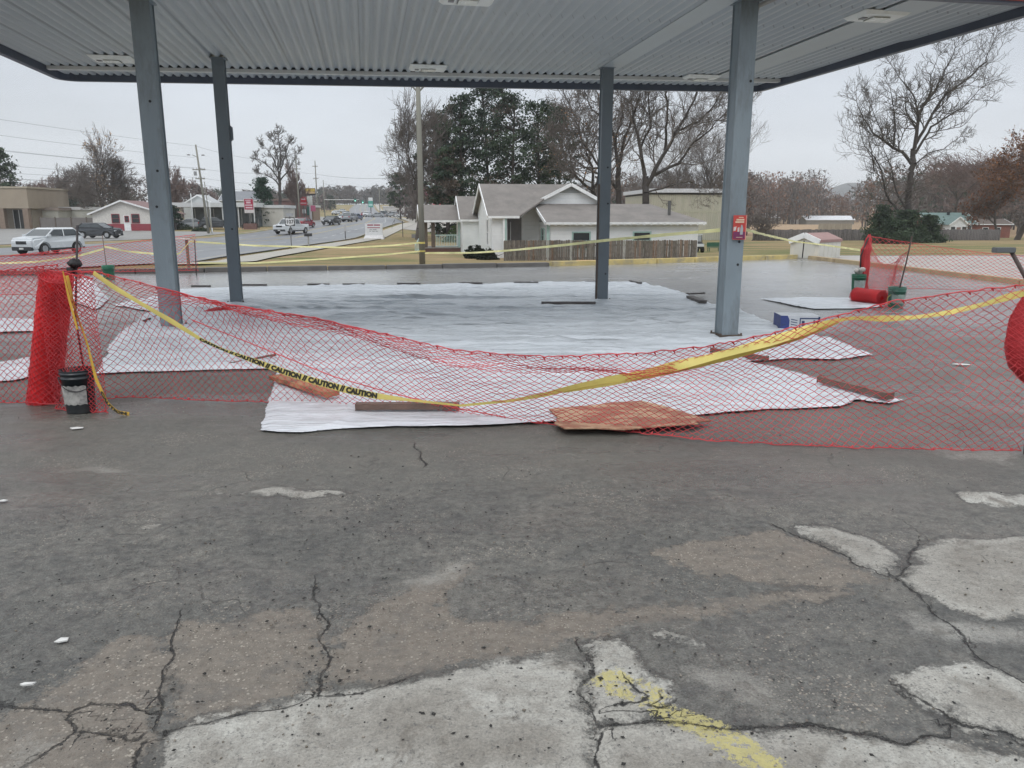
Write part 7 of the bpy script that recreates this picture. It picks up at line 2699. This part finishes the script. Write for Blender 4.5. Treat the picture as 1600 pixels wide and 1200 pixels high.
u4, h4 = upole('short far utility pole left of the highway end', 508, 230, 281, 0, (), .16)
u5, h5 = upole('utility pole far up the right side of the highway', 594, 330, 292, 0, (), .18)
for u, y, tv, lab in ((302, 106, 302, 'thin white lamp post in the car lot'), (330, 108, 304, 'thin grey lamp post behind the leaning utility pole'), (331, 98, 360, 'short sign post at the highway edge by the leaning pole')):
    s = spot(u, y)
    h = at(u, tv if tv < 350 else 356, y).z - s[2]
    mb = MB()
    mb.tube([(0, 0, 0), (0, 0, h)], .07, 8)
    o = tag(mb.build('lamp_post', whitep, smooth=True), lab, 'lamp post', 'thin posts by the car lot')
    o.location = s

wire_m = pmat('wire_black', (.05, .05, .055), .6)


def wire(label, a, b, sag, r=.014, grp='overhead wires'):
    a, b = Vector(a), Vector(b)
    pts = []
    for i in range(25):
        f = i / 24
        p = a.lerp(b, f)
        p.z -= sag * 4 * f * (1 - f)
        pts.append(p)
    P = np.array([list(p) for p in pts])
    return tag(link('utility_wire', np_mesh('utility_wire', *tubes_np(cord_segs(P, r))), wire_m), label, 'wire', grp)


L1 = lambda f, dx=0: Vector(u1.location) + Vector((-.065 * h1 * f + dx, 0, h1 * f))
L0 = Vector((-62, 34, -1))
for f, dx, zz, sg, lab in ((.985, 0, 12.4, .6, 'topmost wire leaving the leaning pole to the left'), (.86, -.4, 11.2, .7, 'second wire from the top left of the leaning pole'), (.74, -.7, 9.9, .7, 'third wire from the top left of the leaning pole'), (.74, .6, 9.6, .8, 'fourth wire from the top left of the leaning pole'),
                           (.64, -.5, 8.2, .8, 'fifth wire from the top left of the leaning pole'), (.60, 0, 7.3, .9, 'sixth wire from the top left of the leaning pole'), (.56, 0, 6.6, .9, 'lowest thick wire left of the leaning pole')):
    wire(lab, L1(f, dx), L0 + Vector((dx, 0, zz + 1)), sg, .018 if f < .57 else .012)
for f, f2, sg, lab in ((.985, .97, .8, 'top wire from the leaning pole to the pole by the fan shaped tree'), (.74, .85, .8, 'middle wire from the leaning pole to the pole by the fan shaped tree'), (.64, .7, .9, 'low wire from the leaning pole to the pole by the fan shaped tree'), (.56, .62, 1.0, 'lowest wire from the leaning pole to the pole by the fan shaped tree')):
    wire(lab, L1(f), Vector(u2.location) + Vector((0, 0, h2 * f2)), sg, .014)
wire('wire from the tall pole to the slim pole by the yellow sign', Vector(u2.location) + Vector((0, 0, h2 * .8)), Vector(u3.location) + Vector((0, 0, h3 * .8)), .3)
wire('single wire crossing the highway toward the pines', Vector(u3.location) + Vector((0, 0, h3 * .78)), at(652, 277, 110), .5, .022)
wire('lower wire crossing the highway beyond the slim pole', Vector(u4.location) + Vector((0, 0, h4 * .9)), at(650, 292, 160), .5, .022)

wt = pmat('sign_white', (.66, .67, .68), .5)
bk = pmat('sign_black', (.02, .02, .022), .5)
post_m = pmat('steel_post', (.12, .12, .12), .6)


def sign(name, label, u, y, base=None, cat='sign', group=None, rz=0.0):
    s = spot(u, y)
    return thing(name, label, cat, (s[0], s[1], s[2] + .08), rz, group)


# route shield
rs_ = sign('route_sign', 'black and white 107 highway route shield on a thin post', 454, 60.5)
MB().box(-.03, .03, -.02, .02, -.1, 2.5).build('post', post_m, rs_)
MB().box(-.37, .37, -.035, -.021, 1.78, 2.42).build('backing', bk, rs_)
sh = [(-.32, 2.36), (-.12, 2.36), (0, 2.32), (.12, 2.36), (.32, 2.36), (.33, 2.25), (.30, 2.05), (.33, 1.95), (.27, 1.87), (.12, 1.83), (0, 1.80), (-.12, 1.83), (-.27, 1.87), (-.33, 1.95), (-.30, 2.05), (-.33, 2.25)]
MB().prism(sh, 'y', -.045, -.037).build('shield', wt, rs_)
letters('lettering', '107', .40, bk, rs_, (0, -.047, 2.08), (math.pi / 2, 0, 0), .012, .95)
MB().box(-.26, .26, -.035, -.021, 2.50, 2.72).build('plate', pmat('plate_grey', (.33, .34, .36), .5), rs_)
MB().box(-.03, .03, -.019, .019, 2.5, 2.6).build('post_top', post_m, rs_)
# mailbox
mx = sign('mailbox', 'dark mailbox on a grey post beside the highway', 481, 64, cat='mailbox')
MB().box(-.05, .05, -.05, .05, -.1, .9).build('post', pmat('grey_post', (.3, .3, .29), .7), mx)
mb = MB()
mb.prism([(-.12, .9), (.12, .9), (.12, 1.05)] + [(.12 * math.cos(a_), 1.05 + .1 * math.sin(a_)) for a_ in np.linspace(0, math.pi, 8)][1:-1] + [(-.12, 1.05)], 'x', -.3, .3)
mb.build('mailbox_body', bk, mx)
dl = sign('road_marker', 'small striped marker post in the near verge of the highway', 539, 84)
MB().box(-.05, .05, -.03, .03, -.1, .9).build('post', post_m, dl)
MB().box(-.12, .12, -.04, -.031, .95, 1.6).build('marker_plate', pmat('marker_grey', (.42, .42, .42), .5), dl)
mb = MB()
mb.box(-.02, .02, -.03, .03, .88, .96)
mb.build('neck', post_m, dl)
tk = sign('verge_post', 'thin dark post in the grass right of the white notice board', 629, 92)
MB().tube([(0, 0, -.1), (0, 0, 1.9)], .04, 8).build('post', bk, tk)
mt_ = sign('meter_box', 'small grey box at the driveway left of the near utility pole', 647, 90, cat='box')
MB().box(-.3, .3, -.2, .2, -.05, .45).build('body', pmat('meter_grey', (.25, .24, .24), .6), mt_)
# white notice board
nb = sign('notice_board', 'white notice board with red and black lines of lettering on a white base', 584, 86)
MB().box(-.95, .95, -.05, .05, .45, 1.72).build('board', wt, nb)
mb = MB()
rd = pmat('notice_red', (.30, .05, .09), .5)
mb.box(-.70, -.05, -.054, -.051, 1.46, 1.60)
mb.box(.03, .70, -.054, -.051, 1.46, 1.60)
mb.box(-.70, .68, -.054, -.051, 1.20, 1.29)
mb.build('red_lettering', rd, nb)
mb = MB()
for (a_, b_, z) in ((-.48, -.2, 1.0), (-.12, .3, 1.0), (-.48, -.3, .84), (-.2, .1, .84), (.2, .42, .84)):
    mb.box(a_, b_, -.054, -.051, z, z + .055)
mb.build('black_lettering', pmat('notice_black', (.10, .10, .11), .5), nb)
mb = MB()
mb.hexa([(-1.15, -.5, -.1), (1.15, -.5, -.1), (1.15, .5, -.1), (-1.15, .5, -.1), (-.98, -.12, .44), (.98, -.12, .44), (.98, .12, .44), (-.98, .12, .44)])
mb.build('base', pmat('notice_base', (.64, .63, .63), .6), nb)

# red square sign of the car lot
rsn = sign('red_sign', 'square red sign with white lettering above a brick planter', 391, 112)
MB().box(-.06, .06, -.05, .05, -.1, 2.3).build('post', post_m, rsn)
MB().box(-.68, .68, -.06, .06, 2.30, 4.30).build('cabinet', pmat('cabinet_edge', (.58, .55, .56), .5), rsn)
MB().box(-.62, .62, -.07, -.061, 2.78, 4.24).build('red_face', pmat('sign_red', (.35, .02, .06), .4), rsn)
mb = MB()
mb.box(-.5, .3, -.076, -.072, 4.0, 4.12)
mb.box(-.35, .28, -.076, -.072, 3.62, 3.88)
mb.box(-.5, .5, -.076, -.072, 3.30, 3.48)
mb.box(-.45, .5, -.076, -.072, 2.95, 3.15)
mb.build('lettering', pmat('sign_pink_white', (.62, .45, .50), .5), rsn)
MB().box(-.9, .9, -.3, .3, -.1, .85).build('brick_planter', pmat('planter_brick', (.16, .09, .08), .8), rsn)
MB().box(-1.25, -1.15, -.05, .05, -.1, 1.5).build('side_post', post_m, rsn)
MB().box(1.15, 1.25, -.05, .05, -.1, 1.5).build('side_post', post_m, rsn)

# highway business signs
ys = sign('pylon_sign', 'black and yellow cabinet sign high on a white pylon', 486, 168)
MB().box(-.22, .22, -.12, .12, -.1, 5.6).build('pylon', pmat('pylon_white', (.62, .62, .64), .5), ys)
zc = at(488, 300, 168).z - ys.location.z
MB().box(-1.0, 1.25, -.15, .15, zc - .72, zc + .78).build('cabinet', bk, ys)
MB().box(-.92, 1.18, -.165, -.152, zc + .1, zc + .7).build('yellow_face', pmat('sign_yellow', (.60, .45, .10), .4), ys)
MB().box(-.92, 1.18, -.165, -.152, zc - .35, zc + .05).build('tan_face', pmat('sign_tan', (.50, .36, .22), .4), ys)
mb = MB()
mb.box(-.6, .9, -.171, -.167, zc + .36, zc + .44)
mb.build('lettering', bk, ys)
MB().box(-2.2, -1.05, -.1, .1, zc - .35, zc + .25).build('side_panel', pmat('side_panel_grey', (.22, .22, .22), .5), ys)
MB().box(-.6, .55, -.18, -.125, 3.3, zc - .73).build('lower_panel', pmat('panel_pale', (.50, .53, .50), .5), ys)
MB().box(.1, 1.1, -.14, -.02, 2.0, 3.2).build('pink_panel', pmat('panel_pink', (.50, .12, .22), .5), ys)
MB().box(-.75, -.23, -.14, -.02, 1.2, 3.0).build('teal_panel', pmat('panel_teal', (.05, .18, .16), .5), ys)
r_s = sign('red_pylon_sign', 'bright red rounded sign left of the white pylon', 476, 164)
MB().box(-.12, .12, -.1, .1, -.1, 3.4).build('post', post_m, r_s)
zc = at(476, 315, 164).z - r_s.location.z
redb = pmat('bright_red_sign', (.52, .03, .05), .35)
MB().box(-.62, .62, -.12, .12, zc - .1, zc + .95).build('cabinet', redb, r_s, bevel=.1)
MB().prism([(-.85, zc - .12), (.85, zc - .12), (.5, zc - .75), (-.5, zc - .75)], 'y', -.12, .12).build('lower_cabinet', redb, r_s)
mb = MB()
mb.box(-.4, .4, -.128, -.1215, zc + .35, zc + .6)
mb.box(-.6, .6, -.128, -.1215, zc - .42, zc - .22)
mb.build('lettering', pmat('sign_pink_white', (.62, .45, .50), .5), r_s)
MB().box(-.35, .35, -.1, .1, 1.6, 2.4).build('price_board', wt, r_s)
ts = sign('teal_pylon_sign', 'teal and white pylon sign beside the traffic signals', 580, 300)
zc = at(580, 318, 300).z - ts.location.z
MB().box(-.9, .9, -.1, .1, zc - 1.4, zc + 1.0).build('teal_face', pmat('teal_sign', (.05, .30, .24), .4), ts)
MB().box(-.8, .8, -.1, .1, zc + 1.005, zc + 2.2).build('white_face', wt, ts)
MB().box(-.7, .7, -.13, -.101, zc - .9, zc - .1).build('pale_band', pmat('teal_pale', (.40, .60, .58), .4), ts)
MB().box(-.2, .2, -.09, .09, -.2, zc - 1.405).build('post', post_m, ts)
bs = sign('pylon_sign', 'green blue and red pylon sign right behind the near utility pole', 670, 150)
zc = at(670, 300, 150).z - bs.location.z
MB().box(-1.1, 1.2, -.12, .12, zc - .6, zc + .7).build('red_cabinet', pmat('plum_red', (.38, .07, .14), .4), bs)
MB().box(-1.1, 1.2, -.13, .13, zc + .705, zc + 1.1).build('blue_cabinet', pmat('sign_blue', (.22, .38, .48), .4), bs)
MB().prism([(-1.1, zc + 1.3), (1.2, zc + 1.15), (.6, zc + 1.9), (-1.1, zc + 1.8)], 'y', -.12, .12).build('green_cabinet', pmat('sign_green', (.36, .50, .38), .4), bs)
mb = MB()
mb.box(-.3, -.05, -.127, -.1215, zc - .3, zc + .35)
mb.box(.15, .4, -.127, -.1215, zc - .3, zc + .2)
mb.build('lettering', wt, bs)
for x in (-.7, .5):
    MB().box(x, x + .14, -.08, .08, -.2, zc - .605).build('post', post_m, bs)
MB().box(-.56, .5, -.06, .06, zc - 1.3, zc - .85).build('message_board', pmat('message_grey', (.3, .3, .28), .5), bs)
wb_ = sign('white_billboard', 'white panelled billboard just left of the near utility pole', 650, 190)
zc = at(650, 298, 190).z - wb_.location.z
MB().box(-.9, .9, -.1, .1, zc - 1.2, zc + 1.2).build('panel', wt, wb_)
mb = MB()
mb.box(-.9, .9, -.108, -.102, zc + .3, zc + .36)
mb.box(-.9, .9, -.108, -.102, zc - .5, zc - .44)
mb.build('panel_joint', post_m, wb_)
MB().box(-.1, .1, -.09, .09, -.2, zc - 1.205).build('post', post_m, wb_)

# traffic signals over the far junction
tg = sign('signal_mast', 'long horizontal signal mast over the far junction', 508, 330, cat='signal mast')
zc = at(520, 312, 330).z - tg.location.z
MB().tube([(0, 0, -.2), (0, 0, zc)], .14, 8).build('mast', wt, tg)
MB().tube([(0, 0, zc), (14.5, 0, zc)], .11, 8).build('arm', wt, tg)
sg_g = pmat('signal_green_case', (.03, .16, .13), .5)
for u, v, lab in ((555, 312.5, 'left green signal hanging on the mast arm'), (567, 315, 'right green signal hanging near the end of the mast arm')):
    p = at(u, v, 329.6)
    s_ = thing('traffic_signal', lab, 'traffic light', p, 0, 'traffic signals over the highway')
    MB().box(-.45, .45, -.25, .1, -.6, .6).build('case', sg_g, s_)
    m, nt, N, L, b = new_mat('green_lamp_glow')
    b.inputs['Emission Color'].default_value = (.15, 1, .75, 1)
    b.inputs['Emission Strength'].default_value = 1.2
    MB().box(-.2, .2, -.28, -.252, -.5, -.15).build('lamp_lens', m, s_)
    MB().box(-.04, .04, -.06, .06, .602, 1.1).build('hanger', post_m, s_)

# ================================================================ HAZE
hz = MB().box(-900, 1250, -70, 1500, -9, 95).build('haze', [], fix=True)
hm = bpy.data.materials.new('haze_air')
hm.use_nodes = True
hn = hm.node_tree
hn.nodes.clear()
ho = hn.nodes.new('ShaderNodeOutputMaterial')
pv_ = hn.nodes.new('ShaderNodeVolumePrincipled')
pv_.inputs['Color'].default_value = (.93, .95, .98, 1)
pv_.inputs['Density'].default_value = 0.00035
pv_.inputs['Anisotropy'].default_value = 0.3
hn.links.new(pv_.outputs[0], ho.inputs['Volume'])
hz.data.materials.append(hm)
tag(hz, kind='stuff')
SC.cycles.volume_bounces = 1
